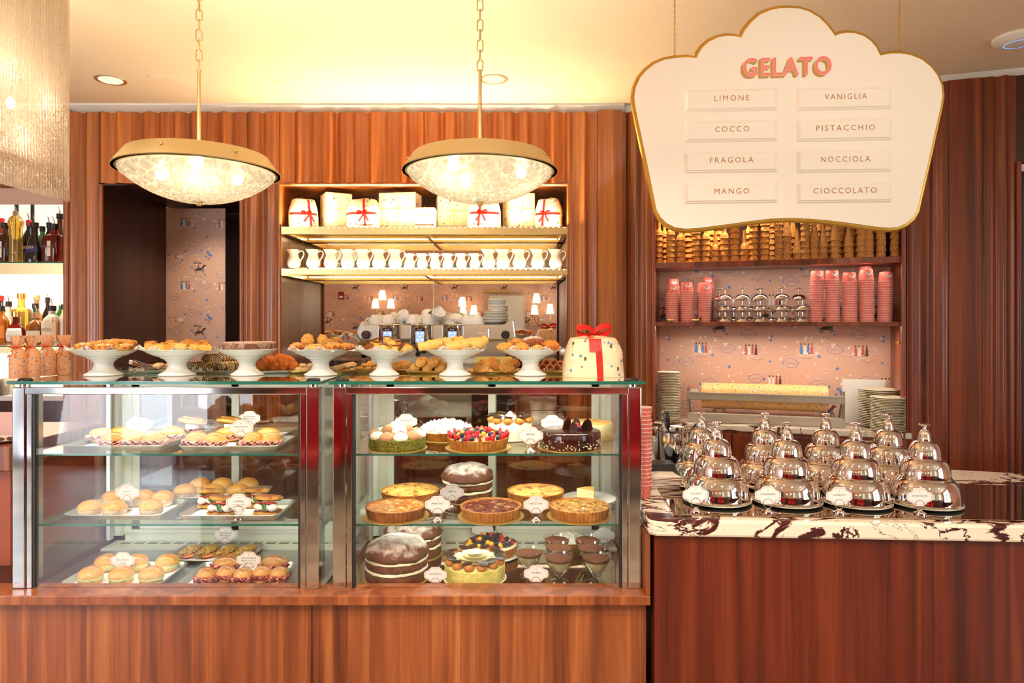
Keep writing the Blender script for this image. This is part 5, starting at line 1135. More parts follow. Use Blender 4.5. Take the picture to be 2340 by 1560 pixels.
bottle('round amber bottle with white circular label, lower shelf front', 37, 4.27, bz, .215, .062, 'round', M['b_red'], M['labw'], '', 'gold', sy=.6, labh=(.12, .5))
bottle('squat amber whisky with cream label and steel pourer', 83, 4.26, bz, .205, .052, 'std', M['b_amber'], M['lab'], '', 'cork', True, labh=(.1, .45))
bottle('green bottle with black cap behind the squat amber whisky', 81, 4.38, bz, .27, .045, 'round', M['b_green'], None, '', 'black', True)
bottle('wide clear bottle with cream label lettered HICKS near the pillar', 119, 4.27, bz, .25, .055, 'std', M['b_clear'], M['lab'], 'HICKS', 'black', True, labh=(.12, .58))
bottle('amber bottle at the frame edge of the lower shelf', 4, 4.28, bz, .25, .04, 'std', M['b_amber'], M['labo'], '', 'black')
bottle('bottle with large cream label behind the round amber one', 20, 4.36, bz, .28, .04, 'std', M['b_clear'], M['lab'], '', 'black', True, labh=(.1, .6))
bottle('dark amber cognac bottle behind the blue labelled whisky', 84, 4.5, bz, .33, .045, 'round', M['b_amber'], None, '', 'cork')
bottle('slim dark bottle with steel pourer in the middle of the lower shelf', 109, 4.46, bz, .31, .032, 'std', M['b_dark'], M['labo'], '', 'black', True)
bottle('clear bottle with pale label beside the pillar', 146, 4.3, bz, .26, .036, 'std', M['b_clear'], M['labw'], '', 'black', labh=(.2, .65))
bottle('green bottle with white cap beside the pillar, rear row', 139, 4.46, bz, .29, .036, 'std', M['b_green'], M['labw'], 'BOX', 'white')
bottle('dark bottle at the frame edge, rear row of lower shelf', 2, 4.42, bz, .32, .04, 'std', M['b_dark'], None, '', 'red')
t0 = None
for i, (x, D) in enumerate(((6, 4.25), (20, 4.3))):
    t = thing('glass_tumbler', ('upturned ribbed glass tumbler at the frame edge under the bar shelf', 'upturned ribbed glass tumbler beside the first paper wrapped bottle')[i], 'glass', (px(x, D), D, zc(905, W)+.0005), 0, 'glass tumblers under the bar shelf')
    MB().lathe([(.036, 0), (.032, .11), (0, .112), (0, .104), (.028, .1), (.033, 0), (.036, 0)], 28, fl=lambda a, j: .02*math.sin(14*a)).build('body', M['b_clear'], t)
t = thing('menu_card', 'pink printed menu card standing on the bar counter', 'menu', (px(9, 3.15), 3.15, zc(1018, 2.9)+.0005)); m = MB(); m.box(-.05, .04, -.001, .001, 0, .11); m.build('card', M['cardp'], t, smooth=False)
t = thing('serving_plate', 'white plate of dark biscuits on the bar counter edge', 'plate', (px(5, 3.0), 3.0, zc(1018, 2.9)+.0005)); MB().lathe([(0, 0), (.06, 0), (.10, .014), (.06, .006), (0, .006)], 32).build('dish', M['porc'], t)
for i in range(3): m = MB(); m.ball((-.03+.03*i, -.03+.02*i, .012), .018, .012, .007, 10, 6, .2, 2, i); m.build('biscuit', M['b_brown'] if 0 else mk('dark_biscuit', C(92, 58, 36), .6), t)
# ------------------------------------------------------------------ room behind the camera, seen in mirrors and glass
VD = 2*YM+2.2
def VR(x, y): return (px(x, VD), -2.19, zc(y, VD))
M['shade'] = mk('lamp_shade', C(255, 236, 200), .7, em=(1, .80, .48, 1), es=1.6)
for k, g in enumerate(([(878, 675), (862, 694), (897, 694)], [(1058, 690), (1060, 711), (1084, 709)], [(1225, 682), (1221, 708), (1256, 706)])):
    b = VR(1248 if k == 2 else g[0][0]+8, 748); t = thing('wall_sconce', ('three shaded brass wall lamp, reflected over the machine cups', 'three shaded brass wall lamp, reflected beside the picture', 'three shaded brass wall lamp, reflected near the alcove side of the mirror')[k], 'wall lamp', group='three armed wall lamps on the facing wall')
    MB().lathe([(0, 0), (.05, 0), (.05, .02), (0, .03)], 20, (b[0], b[1]+.03, b[2]-.02)).build('wall_plate', M['brass'], t)
    for x, y in g:
        c = VR(x, y); m = MB(); m.lathe([(.065, -.08), (.04, .08)], 24, (c[0], c[1]+.14, c[2])); m.build('shade', M['shade'], t, solid=.002)
        m = MB(); m.tube([(b[0], b[1]+.03, b[2]), (b[0]+(c[0]-b[0])*.7, b[1]+.12, b[2]+.03), (c[0], c[1]+.14, c[2]-.16), (c[0], c[1]+.14, c[2]-.06)], .007, 6); m.build('arm', M['brass'], t)
    point('sconce_bulb', (g and VR(*g[0])[0], -2.0, VR(*g[0])[2]), 11, WARM, .05)
a, b = VR(1115, 672), VR(1200, 800); t = thing('framed_picture', 'large framed picture with white mount, reflected behind the saucers', 'picture')
MB().box(a[0], b[0], -2.19, -2.15, b[2], a[2]).build('frame', M['alu'], t, smooth=False, bevel=.004); MB().box(a[0]+.03, b[0]-.03, -2.152, -2.146, b[2]+.03, a[2]-.03).build('print', mk('mount', C(232, 234, 230), .15), t, smooth=False)
a = VR(1135, 667); m = MB(); m.M = Matrix.Translation((a[0], a[1]+.18, a[2])) @ Matrix.Rotation(R(90), 4, 'Y'); m.lathe([(0, -.22), (.03, -.22), (.03, .22), (0, .22)], 20); t = thing('picture_light', 'brass picture lamp above the reflected frame', 'lamp'); m.build('shade', M['brassb'], t); m = MB(); m.tube([(a[0], -2.19, a[2]-.06), (a[0], a[1]+.18, a[2])], .008, 6); m.build('arm', M['brass'], t)
a = VR(781, 675); t = thing('fire_alarm', 'red fire alarm strobe on the facing wall, reflected in the mirror', 'alarm'); MB().box(a[0]-.045, a[0]+.045, -2.19, -2.15, a[2]-.06, a[2]+.06).build('housing', M['redp'], t, smooth=False, bevel=.005); MB().box(a[0]-.03, a[0]+.03, -2.151, -2.145, a[2]-.04, a[2]-.01).build('lens', M['white'], t, smooth=False)
# guest side: round table, red chairs, planter outside the entrance
t = thing('round_table', 'dark round cafe table on the guest side, mirrored in the sandwich case', 'table', (-2.1, .55, 0)); MB().lathe([(0, .73), (.5, .73), (.52, .745), (.5, .76), (0, .76)], 48).build('top', M['walnut'], t); MB().lathe([(.26, 0), (.25, .02), (.04, .05), (.035, .73)], 28).build('pedestal', M['black'], t)
def red_chair(x, y, rz, label):
    t = thing('red_armchair', label, 'chair', (x, y, 0), rz, 'red leather chairs on the guest side'); MB().box(-.27, .27, -.26, .26, .3, .46).build('seat', M['redp'], t, bevel=.04, smooth=False); m = MB()
    m.grid(lambda u, v: (.3*math.sin((u-.5)*3.4), .3-.34*math.cos((u-.5)*3.4)*-1-.34 if 0 else .28*math.cos((u-.5)*3.4)-.02, .35+v*(.55+.05*math.cos((u-.5)*3))), 16, 6); m.build('backrest', M['redp'], t, solid=.05)
    for sx in (-.2, .2):
        for sy in (-.2, .2): MB().lathe([(.014, 0), (.02, .3)], 10, (sx, sy, 0)).build('leg', M['walnut'], t)
red_chair(-1.78, -.85, PI*.97, 'red leather chair facing the gap between the cases'); red_chair(-1.12, -.9, PI, 'red leather chair before the middle of the cake case'); red_chair(.3, -.95, PI, 'red leather chair before the cake case end'); red_chair(1.0, -.85, PI*1.03, 'red leather chair facing the gelato counter')
t = thing('planter', 'leafy shrub in a tall grey planter outside the entrance', 'plant', (-6.1, -3.6, -.04)); MB().lathe([(.16, 0), (.27, .8), (.24, .8), (.2, .7), (0, .7)], 24).build('pot', mk('pot_grey', C(90, 90, 96), .6), t)
m = MB(); rr = random.Random(5)
for i in range(420):
    d = Vector((rr.gauss(0, 1), rr.gauss(0, 1), rr.gauss(0, 1))).normalized()*rr.uniform(.2, .5); c = d+Vector((0, 0, 1.2)); n = Vector((rr.gauss(0, 1), rr.gauss(0, 1), rr.gauss(0, 1))).normalized(); u = n.orthogonal().normalized()*.07; v = n.cross(u)*.5
    m.add([c-u, c+v, c+u, c-v], [(0, 1, 2, 3)])
f = m.build('foliage', mk('leaf_green', C(70, 120, 50), .6), t, smooth=False)

t = thing('store_shelf', 'dark store shelf glimpsed in the passage behind the papered wall', 'shelf', (0, 0, 0))
MB().box(px(515, YP)+.02, XD1-.005, YP+.2, YP+.6, 1.52, 1.55).build('board', M['black'], t, smooth=False); MB().box(px(515, YP)+.02, XD1-.005, YP+.2, YP+.6, 1.14, 1.16).build('lower_board', M['brush'], t, smooth=False)
for i in range(4): tag(MB().box(-.1, .1, -.1, .1, 0, .08).build('takeaway_box', M['white'], smooth=False, loc=(-1.9+.012*(i % 2), YP+.36, 1.161+.0815*i), bevel=.002), f'white takeaway box, {ORD[i]} from the bottom in the dark passage', 'box', 'boxes in the passage')
spot('passage_fill', (-2.1, 4.45, ZN-.03), (R(18), 0, 0), 14, SOFT, 110, .8, .04)  # unseen light added to brighten the passage wallpaper

tag(MB().box(-.12, .12, -.035, .035, 0, 1.2-ZB).build('knock_box', M['black'], smooth=False, bevel=.004, loc=(px(1128, 3.765), 3.765, ZB+.0005)), 'black knock box under the yellow coffee carton', 'box')
# ------------------------------------------------------------------ bread, cakes and pastries
M['bun'] = mk('bun_crust', C(240, 198, 112), .32, coat=.25, dust=(C(204, 128, 42), .6, 1.7, 14), var=(C(222, 160, 72), 22, .35, .7)); M['bund'] = mk('bun_crust_dark', C(222, 170, 96), .3, coat=.3, dust=(C(150, 84, 34), .7, 1.7, 14))
M['crumb'] = mk('bread_crumb', C(244, 222, 170), .8); M['ham'] = mk('ham', C(222, 166, 148), .4, var=(C(188, 112, 100), 50, .4, .65)); M['pros'] = mk('cured_ham', C(134, 44, 40), .4, var=(C(206, 130, 118), 60, .5, .62))
M['puff'] = mk('puff_pastry', C(226, 172, 80), .5, dust=(C(136, 72, 22), .8, 1.6, 40), bump=(90, .6)); M['mozz'] = mk('mozzarella', C(248, 246, 238), .25, sss=.1); M['tomato'] = mk('tomato', C(200, 46, 30), .25); M['basil'] = mk('basil', C(38, 96, 30), .4)
M['tuna'] = mk('tuna_salad', C(234, 208, 172), .6, var=(C(200, 160, 120), 90, .5, .62), bump=(120, .8)); M['egg'] = mk('egg_salad', C(232, 226, 150), .6, var=(C(70, 110, 40), 120, .6, .66), bump=(110, .8)); M['salmon'] = mk('salmon', C(240, 140, 92), .35)
M['crois'] = mk('croissant', C(206, 146, 60), .5, var=(C(140, 84, 30), 60, .42, .62), bump=(200, .8)); M['seed'] = mk('seeded_croissant', C(206, 156, 74), .6, var=(C(92, 60, 30), 170, .5, .56), bump=(260, 1))
M['crust'] = mk('tart_crust', C(206, 140, 62), .55, var=(C(160, 92, 34), 30, .35, .7), bump=(160, .35)); M['crustd'] = mk('tart_crust_brown', C(168, 100, 44), .55, var=(C(124, 70, 28), 30, .35, .7))
M['apricot'] = mk('apricot_glaze', C(206, 120, 26), .12, coat=.6, var=(C(246, 204, 128), 40, .48, .6), bump=(70, 1)); M['cherry'] = mk('cherry_glaze', C(104, 20, 24), .1, coat=.7, var=(C(206, 150, 70), 34, .54, .6), bump=(60, 1)); M['almond'] = mk('almond_glaze', C(218, 168, 84), .2, coat=.5, var=(C(140, 82, 28), 50, .47, .6), bump=(60, 1)); M['peach'] = mk('peach_top', C(240, 192, 106), .35, var=(C(190, 96, 52), 30, .5, .6), bump=(40, .6))
M['appl'] = mk('apple_top', C(238, 188, 100), .45, var=(C(164, 84, 26), 30, .52, .62), bump=(50, .6))
M['gboard'] = mk('gold_doily', C(206, 172, 92), .4, .6); M['cream'+'y'] = mk('pastry_cream', C(248, 240, 206), .5, sss=.05); M['mering'] = mk('meringue', C(252, 246, 232), .5, dust=(C(250, 236, 206), 1.2, 1.9, 20)); M['mocha'] = mk('mocha_cream', C(190, 140, 98), .5)
M['pist'] = mk('pistachio_crumb', C(126, 138, 30), .8, var=(C(66, 60, 16), 190, .45, .58), bump=(240, 1)); M['choc'] = mk('chocolate_glaze', C(50, 24, 14), .12, coat=.6); M['chocd'] = mk('dark_chocolate', C(54, 32, 24), .3); M['pearl'] = mk('sugar_pearl', C(244, 232, 190), .3)
M['sponge'] = mk('cocoa_sponge', C(112, 62, 34), .8, var=(C(80, 42, 22), 50, .4, .62), bump=(90, .8)); M['panet'] = mk('dusted_dome', C(96, 54, 34), .7, dust=(C(236, 222, 210), 1.15, 1.8, 34), bump=(40, .6)); M['spongd'] = mk('sugared_sponge', C(110, 66, 46), .8, dust=(C(214, 190, 176), .55, 1.7, 90), bump=(160, .6))
M['yellow'] = mk('lemon_sponge', C(232, 218, 130), .6, var=(C(206, 196, 90), 60, .4, .65), bump=(140, .5)); M['ivoryc'] = mk('vanilla_icing', C(246, 238, 198), .45); M['puffc'] = mk('cream_puff', C(196, 130, 52), .4, dust=(C(150, 86, 30), .8, 1.6, 30), coat=.3)
M['rasp'] = mk('raspberry', C(190, 34, 52), .35, bump=(500, .7)); M['blackb'] = mk('blackberry', C(34, 16, 28), .25, bump=(500, .7)); M['straw'] = mk('strawberry', C(214, 44, 40), .25); M['goose'] = mk('gooseberry', C(246, 176, 40), .2); M['blueb'] = mk('blueberry', C(34, 32, 58), .4)
M['cocoa'] = mk('cocoa_powder', C(112, 58, 26), .9, var=(C(84, 40, 18), 120, .4, .6)); M['tira'] = mk('mascarpone', C(234, 230, 176), .5); M['cglass'] = pane('clear_glass', (.97, .98, .96, 1), 1.6); M['cake'] = mk('cheesecake', C(248, 236, 176), .5, dust=(C(228, 176, 84), 1.1, 1.7, 12))
M['lace'] = mk('paper_lace', C(250, 246, 244), .7); M['cook'] = mk('shortbread', C(240, 186, 100), .7, var=(C(206, 138, 58), 60, .45, .68), bump=(150, .5)); M['biscot'] = mk('biscotti', C(232, 168, 84), .7, var=(C(150, 90, 40), 120, .56, .64), bump=(120, .6)); M['fan'] = mk('fan_pastry', C(226, 130, 40), .5, var=(C(176, 84, 24), 40, .4, .65), bump=(120, .8)); M['pcook'] = mk('pale_cookie', C(244, 214, 160), .7, bump=(90, .7), var=(C(226, 176, 104), 60, .45, .65)); M['jam'] = mk('jam', C(150, 20, 26), .08, coat=.6)
M['choux'] = mk('golden_pastry', C(222, 150, 64), .55, var=(C(140, 70, 22), 44, .44, .6), bump=(70, .8), dust=(C(250, 234, 210), 1.35, 1.9, 40)); M['fin'] = mk('financier', C(246, 200, 96), .5, var=(C(222, 150, 60), 40, .5, .7)); M['find'] = mk('financier_top', C(110, 46, 20), .4)
def rrect(w_, d, r, n=6):
    out = []
    for cx_, cy_, a0 in ((w_/2-r, d/2-r, 0), (-w_/2+r, d/2-r, 90), (-w_/2+r, -d/2+r, 180), (w_/2-r, -d/2+r, 270)):
        out += [(cx_+r*math.cos(R(a0+90*i/n)), cy_+r*math.sin(R(a0+90*i/n))) for i in range(n+1)]
    return out
def loft(m, rings):
    n = len(rings[0]); V = [p for r in rings for p in r]
    m.add(V, [(j*n+i, j*n+(i+1) % n, (j+1)*n+(i+1) % n, (j+1)*n+i) for j in range(len(rings)-1) for i in range(n)]+[tuple(range(n))[::-1], tuple(range((len(rings)-1)*n, len(rings)*n))])
def tray(label, x, y, z, w_=.40, d=.25, rz=0, mat=None, h=.022, paper=True, group='aluminium baking trays in the sandwich case', name='baking_tray'):
    t = thing(name, label, 'tray', (x, y, z+.0008), rz, group); m = MB()
    loft(m, [[(a, b, zz) for a, b in rrect(w_+2*o, d+2*o, .03+o)] for o, zz in ((-.016, 0), (-.003, h-.003), (.001, h-.001), (0, h+.001), (-.004, h), (-.017, .002))]); m.build('pan', mat or M['alu'], t, auto=60)
    if paper:
        m = MB(); m.slab(rrect(w_-.05, d-.05, .008), .0024, .0032); m.build('paper_liner', M['lace'], t, smooth=False)
    return t
def ruffle(m, r, z0, seed, ph, amp=.006, out=.12):
    m.grid(lambda u, v: ((r*(.55+(.45+out)*v)+.004*math.sin(9*2*PI*u+ph)*v)*math.cos(2*PI*u), (r*(.55+(.45+out)*v)+.004*math.sin(7*2*PI*u+ph)*v)*math.sin(2*PI*u), z0+amp*math.sin(11*2*PI*u+ph)*v-.004*v*v+.003*noise.noise(Vector((u*9, v*3, seed)))), 60, 3)
CNT = [0]
def sandwich(label, x, y, z, kind, r=.045, long=1.0, rz=0, group=None):
    CNT[0] += 1; sd = CNT[0]; t = thing('sandwich', label, 'sandwich', (x, y, z), rz, group); L_ = long
    bm_ = M['bund'] if kind == 'pros' else M['bun']
    if kind in ('ham', 'pros'):
        MB().ball((0, 0, .012), r*L_, r, .013, 18, 8, .06, 1, sd, zmin=-.012).build('lower_bun', M['bun'], t)
        m = MB(); m.M = Matrix.Scale(L_, 4, (1, 0, 0))
        for k in range(3): ruffle(m, r, .02+.006*k, sd+k, k*2.1+sd, .005, .16)
        m.build('ham_slices', M['ham'] if kind == 'ham' else M['pros'], t, solid=.0012)
        m = MB(); m.M = Matrix.Translation((0, .006, .032)) @ Matrix.Rotation(R(-10), 4, 'X'); m.ball((0, 0, 0), r*L_, r*.98, r*.82, 22, 12, .07, .9, sd, zmin=-.006); m.build('upper_bun', bm_, t)
    elif kind in ('tuna', 'egg'):
        MB().ball((0, 0, .010), r*.95, r*.95, .012, 18, 8, .04, 1, sd, zmin=-.009).build('lower_bun', M['crumb'] if kind == 'tuna' else M['bun'], t)
        m = MB(); m.lathe([(0, .012), (r*.9, .012), (r*.98, .018), (r*1.0, .028), (r*.95, .036), (0, .037)], 30, bump=lambda p, j: [.0035*noise.noise(Vector((p[0]*90+sd+k*7, p[1]*90, p[2]*90))) for k in range(3)]); m.build('filling', M[kind], t)
        m = MB(); m.ball((0, 0, .034), r*1.03, r*1.03, r*.72, 24, 12, .03, .8, sd, zmin=-.002); m.build('upper_bun', bm_, t)
    elif kind == 'caprese':
        def slab_(m, z0, h, s): m.ball((0, 0, z0), r*1.15*s, r*.85*s, h, 18, 8, .22, 1.6, sd+z0*100, sup=.7)
        m = MB(); slab_(m, .011, .011, 1); m.build('lower_pastry', M['puff'], t)
        for k, q in enumerate((-.6, .1, .75)): MB().ball((q*r, -.42*r, .033), r*.42, r*.42, .016, 14, 8, .05, 1, sd+k).build('mozzarella_slice', M['mozz'], t)
        for k, q in enumerate((-.35, .4)): m = MB(); m.M = Matrix.Translation((q*r, -.2*r, .049)) @ Matrix.Rotation(R(-14), 4, 'X'); m.lathe([(0, -.003), (r*.5, -.003), (r*.53, 0), (r*.5, .003), (0, .003)], 20); m.build('tomato_slice', M['tomato'], t)
        m = MB(); m.M = Matrix.Translation((r*.15, -r*.75, .04)) @ Matrix.Rotation(R(55), 4, 'X') @ Matrix.Rotation(R(30), 4, 'Z'); m.ball((0, 0, 0), r*.2, r*.42, .003, 12, 6); m.M = Matrix.Translation((-r*.5, -r*.5, .058)) @ Matrix.Rotation(R(20), 4, 'Y'); m.ball((0, 0, 0), r*.35, r*.2, .004, 12, 6); m.build('basil_leaf', M['basil'], t)
        m = MB(); m.M = Matrix.Translation((0, .12*r, .066)) @ Matrix.Rotation(R(-12), 4, 'X'); m.ball((0, 0, 0), r*1.2, r*.85, .013, 20, 9, .25, 1.6, sd+5, sup=.75); m.build('upper_pastry', M['puff'], t)
    elif kind == 'puff':
        m = MB(); m.ball((0, 0, .012), r*1.2, r*.8, .011, 18, 8, .15, 1.5, sd, sup=.75); m.build('lower_pastry', M['puff'], t)
        m = MB(); ruffle(m, r, .025, sd, sd, .005, .1); m.build('ham_slices', M['pros'], t, solid=.0012)
        MB().box(-r*.3, r*.75, -r*.72, 0, .024, .045).build('cheese', M['mozz'], t, bevel=.003, smooth=False)
        m = MB(); m.M = Matrix.Translation((0, 0, .055)) @ Matrix.Rotation(R(-8), 4, 'X') @ Matrix.Rotation(R(8), 4, 'Y'); m.ball((0, 0, 0), r*1.3, r*.9, .014, 22, 9, .2, 1.7, sd, sup=.72); m.ball((.1*r, .1*r, .012), r*1.1, r*.7, .010, 20, 8, .2, 1.7, sd+3, sup=.72); m.build('upper_pastry', M['puff'], t)
    return t
def croissant(label, loc, rz, s, mat, group, filling=None, name='croissant', cat='croissant', bend=.25, parent_kind=None):
    CNT[0] += 1; sd = CNT[0]; t = thing(name, label, cat, loc, rz, group, s); m = MB(); n = 40; path = []; rad = []
    for i in range(n+1):
        u = i/n*2-1; path.append((u*.068, bend*.09*u*u, .022-.006*u*u)); k = (1-abs(u)**2.2)*.9+.12; rad.append(.0255*k*(1+.14*((u*4.2*(1 if u > 0 else -1)+.25) % 1)-.06))
    m.tube(path, rad, 18, flat=.9); m.build('body', mat, t)
    if filling:
        m = MB(); m.ball((.0, -.014, .010), .05, .022, .007, 18, 7, .3, 2, sd); m.build('salmon_slice', M['salmon'], t)
    return t
# ---- sandwich case
ZA, ZBm, ZCm = ZS1+.0005, ZS2+.0005, ZFL+.0005; td = .0042
def xs(x, D): return px(x, D)
tray('aluminium tray of mortadella rolls on the top shelf, nearest the bar', -1.60, 2.835, ZA); tray('aluminium tray of cooked ham buns at the top shelf front', -1.137, 2.83, ZA); tray('aluminium tray behind the cooked ham buns', -1.19, 3.085, ZA, .38, .22)
tray('aluminium tray of round salmon buns on the middle shelf, nearest the bar', -1.60, 2.835, ZBm); tray('aluminium tray of mozzarella sandwiches at the middle shelf front', -1.137, 2.83, ZBm); tray('aluminium tray of tuna sliders at the middle shelf rear', -1.30, 3.09, ZBm, .36, .22)
tray('aluminium tray of egg salad buns on the case floor', -1.585, 2.80, ZCm); tray('aluminium tray of cured ham buns on the case floor', -1.125, 2.80, ZCm); tray('aluminium tray of seeded croissants at the case floor rear', -1.33, 3.05, ZCm, .37, .22)
G1 = 'mortadella rolls on the top shelf'
for x, D, r, l, rz, nm in ((232, 2.90, .034, 1.5, .2, 'half hidden at the bar end'), (258, 2.78, .036, 1.45, -.1, 'first in the front row'), (273, 2.93, .034, 1.5, .1, 'standing behind the front pair'), (307, 2.78, .042, 1.05, 0, 'round, in the middle of the front row'), (352, 2.78, .038, 1.3, .15, 'last in the front row'), (392, 2.93, .036, 1.5, -.2, 'at the rear inner corner')):
    sandwich(f'mortadella roll {nm} of its tray', xs(x, D), D, ZA+td, 'ham', r, l, rz, G1)
G2 = 'cooked ham buns on the top shelf'
for x, D, r, l, rz, nm in ((448, 2.78, .040, 1.25, -.3, 'first in the front row'), (490, 2.76, .040, 1.15, -.35, 'second in the front row'), (520, 2.92, .034, 1.5, .2, 'long, behind the second'), (578, 2.77, .040, 1.05, .1, 'third in the front row'), (620, 2.77, .038, 1.05, .1, 'last in the front row'), (612, 2.92, .033, 1.5, .1, 'long, at the rear inner corner')):
    sandwich(f'cooked ham bun {nm} of its tray', xs(x, D), D, ZA+td, 'ham', r, l, rz, G2)
sandwich('puff pastry sandwich with cheese on the rear tray, nearer the mortadella rolls', xs(440, 3.06), 3.06, ZA+td+.012, 'puff', .046, 1, -.2, 'puff pastry sandwiches'); sandwich('puff pastry sandwich with cheese on the rear tray, before the name card', xs(523, 3.06), 3.06, ZA+td+.012, 'puff', .042, 1, .1, 'puff pastry sandwiches')
G3 = 'round salmon buns'
for x, D, nm in ((205, 2.76, 'first in the front row'), (258, 2.92, 'first in the rear row'), (262, 2.76, 'second in the front row'), (328, 2.93, 'second in the rear row, behind the card'), (345, 2.77, 'third in the front row'), (372, 2.92, 'last in the rear row')): sandwich(f'smoked salmon bun {nm} of its tray', xs(x, D), D, ZBm+td, 'tuna', .044, 1, 0, G3)
G4 = 'tuna sliders'
for x, D, nm in ((422, 3.03, 'first in the front row'), (486, 3.03, 'middle of the front row'), (546, 3.03, 'last in the front row'), (458, 3.15, 'first in the rear row'), (507, 3.15, 'middle of the rear row'), (566, 3.15, 'last in the rear row')): sandwich(f'golden tuna slider {nm} of its tray', xs(x, D), D, ZBm+td, 'tuna', .047, 1, 0, G4)
G5 = 'mozzarella and tomato sandwiches'
for x, D, rz, nm in ((482, 2.90, .2, 'at the rear outer corner'), (507, 2.78, -.1, 'at the front, before the name card'), (585, 2.91, .1, 'at the rear, beyond the name card'), (612, 2.79, -.25, 'at the front inner corner')): sandwich(f'puff sandwich of mozzarella and tomato {nm}', xs(x, D), D, ZBm+td, 'caprese', .048, 1, rz, G5)
G6 = 'egg salad buns'
for x, D, nm in ((207, 2.73, 'first in the front row'), (277, 2.73, 'middle of the front row'), (346, 2.73, 'last in the front row'), (243, 2.875, 'first in the rear row'), (312, 2.875, 'middle of the rear row'), (382, 2.875, 'last in the rear row')): sandwich(f'egg salad bun {nm} of its tray', xs(x, D), D, ZCm+td, 'egg', .046, 1, 0, G6)
G7 = 'cured ham buns'
for x, D, r, l, nm in ((470, 2.73, .037, 1, 'first in the front row'), (515, 2.75, .037, 1, 'second in the front row'), (555, 2.73, .037, 1, 'third in the front row'), (598, 2.75, .037, 1, 'fourth in the front row'), (638, 2.74, .037, 1, 'last in the front row'), (516, 2.87, .034, 1.55, 'long, in the rear row before the card'), (625, 2.87, .034, 1.6, 'long, in the rear row beyond the card')): sandwich(f'cured ham bun {nm} of its tray', xs(x, D), D, ZCm+td, 'pros', r, l, 0, G7)
for i, x in enumerate((438, 478, 522, 564)): croissant(f'seeded croissant with salmon, {ORD[i]} in its row from the bar end', (xs(x, 3.05), 3.05, ZCm+td), R(64), 1.0, M['seed'], 'seeded croissants', True)
def card(x, y_, D, z, text, label, sub=None, s=1.36, blank=False, rz=0): tagcard(None, (xs(x, D), D, z), text, sub, s, rz, label=label, blank=blank)
card(318, 0, 2.86, ZA+td+.012, 'MORTADELLA', 'name card reading mortadella over its rolls'); card(551, 0, 2.84, ZA+td+.004, 'PROSCIUTTO COTTO', 'name card reading prosciutto cotto among the cooked ham buns', 'with cheese'); card(570, 0, 3.12, ZA+td+.008, 'SAN DANIELE|PROSCIUTTO', 'name card reading San Daniele prosciutto on the top shelf rear tray', None, 1.3)
card(290, 0, 2.84, ZBm+td+.01, 'NOVA', 'name card reading nova among the salmon buns', 'with cream cheese'); card(545, 0, 2.722, ZBm+td, 'CAPRESE', 'name card reading caprese at the front of the mozzarella tray', 'with tomato, buffalo|mozzarella, basil'); card(280, 0, 2.80, ZCm+td, 'EGG SALAD', 'name card reading egg salad between the egg buns', 'with chives'); card(568, 0, 2.81, ZCm+td, 'SAN DANIELE|PROSCIUTTO', 'name card reading San Daniele prosciutto over the cured ham buns', 'with buffalo mozzarella'); card(515, 0, 3.145, ZCm+td, 'SALMON CROQUE|MONSIEUR', 'name card reading salmon croque monsieur behind the croissants')
# ---- cake case
def doily_board(t, r): 
    m = MB(); m.lathe([(0, 0), (r, 0), (r, .002), (0, .002)], 96, fl=lambda a, j: .012*math.sin(32*a)); return m.build('gold_board', M['gboard'], t)
def tart(label, x, D, z, r, top, crust='crust', h=.042, group='tarts in the cake case', dome=.0, lump=.006, board=True, name='fruit_tart', arc=None, cat='tart'):
    t = thing(name, label, cat, (px(x, D), D, z), rnd.uniform(0, 6), group); b = .002 if board else 0
    if board: doily_board(t, r*1.09)
    m = MB(); m.lathe([(0, b), (r*.9, b), (r*.92, b+.003), (r, b+h), (r*.965, b+h+.001), (r*.94, b+h-.005), (0, b+h-.006)], 252, fl=lambda a, j: (.036*abs(math.sin(21*a))-.018 if j in (1, 2, 3) else 0)); m.build('crust', M[crust], t, auto=25)
    sd = x; m = MB(); pr = [(r*.955*(1-i/14), b+h-.004+dome*(1-(1-i/14)**2)) for i in range(15)]
    m.lathe(pr, 64, bump=lambda p, j: (0, 0, lump*(noise.noise(Vector((p[0]*45+sd, p[1]*45, 0)))+.5*noise.noise(Vector((p[0]*110+sd, p[1]*110, 3))))*(1 if j > 0 else .2))); m.build('filling', M[top], t); return t
tart('glazed apricot tart in brown crust before the cut apple tart', 905, 2.78, ZBm, .122, 'apricot', 'crustd'); tart('dark cherry tart in the middle of the lower glass shelf', 1122, 2.78, ZBm, .124, 'cherry', 'crust'); tart('golden almond tart before the cheesecake plate', 1324, 2.78, ZBm, .122, 'almond', 'crust', dome=.006)
tart('pale peach tart behind the apple tart card', 1224, 3.0, ZBm, .124, 'peach', 'crust', .05, lump=.012)
pl = tag(MB().lathe([(0, 0), (.09, 0), (.135, .008), (.134, .010), (.09, .004), (0, .004)], 40, (px(938, 3.02), 3.02, ZBm)).build('cake_plate', M['porc']), 'white plate under the cut apple tart', 'plate')
t = tart('cut apple tart with brown edges on a white plate, shelf rear', 938, 3.02, ZBm+.0045, .128, 'appl', 'crust', .045, dome=.012, lump=.010, board=False)
def ring_layers(t, r, layers, sd, domed=None):
    for nm, mt, z0, z1, k in layers:
        m = MB(); m.lathe([(0, z0), (r*k*.96, z0), (r*k, z0+(z1-z0)*.25), (r*k, z0+(z1-z0)*.75), (r*k*.96, z1), (0, z1)], 48, bump=lambda p, j: [.0035*noise.noise(Vector((p[0]*40+sd+k2*5, p[1]*40, p[2]*60))) for k2 in range(3)]); m.build(nm, M[mt], t)
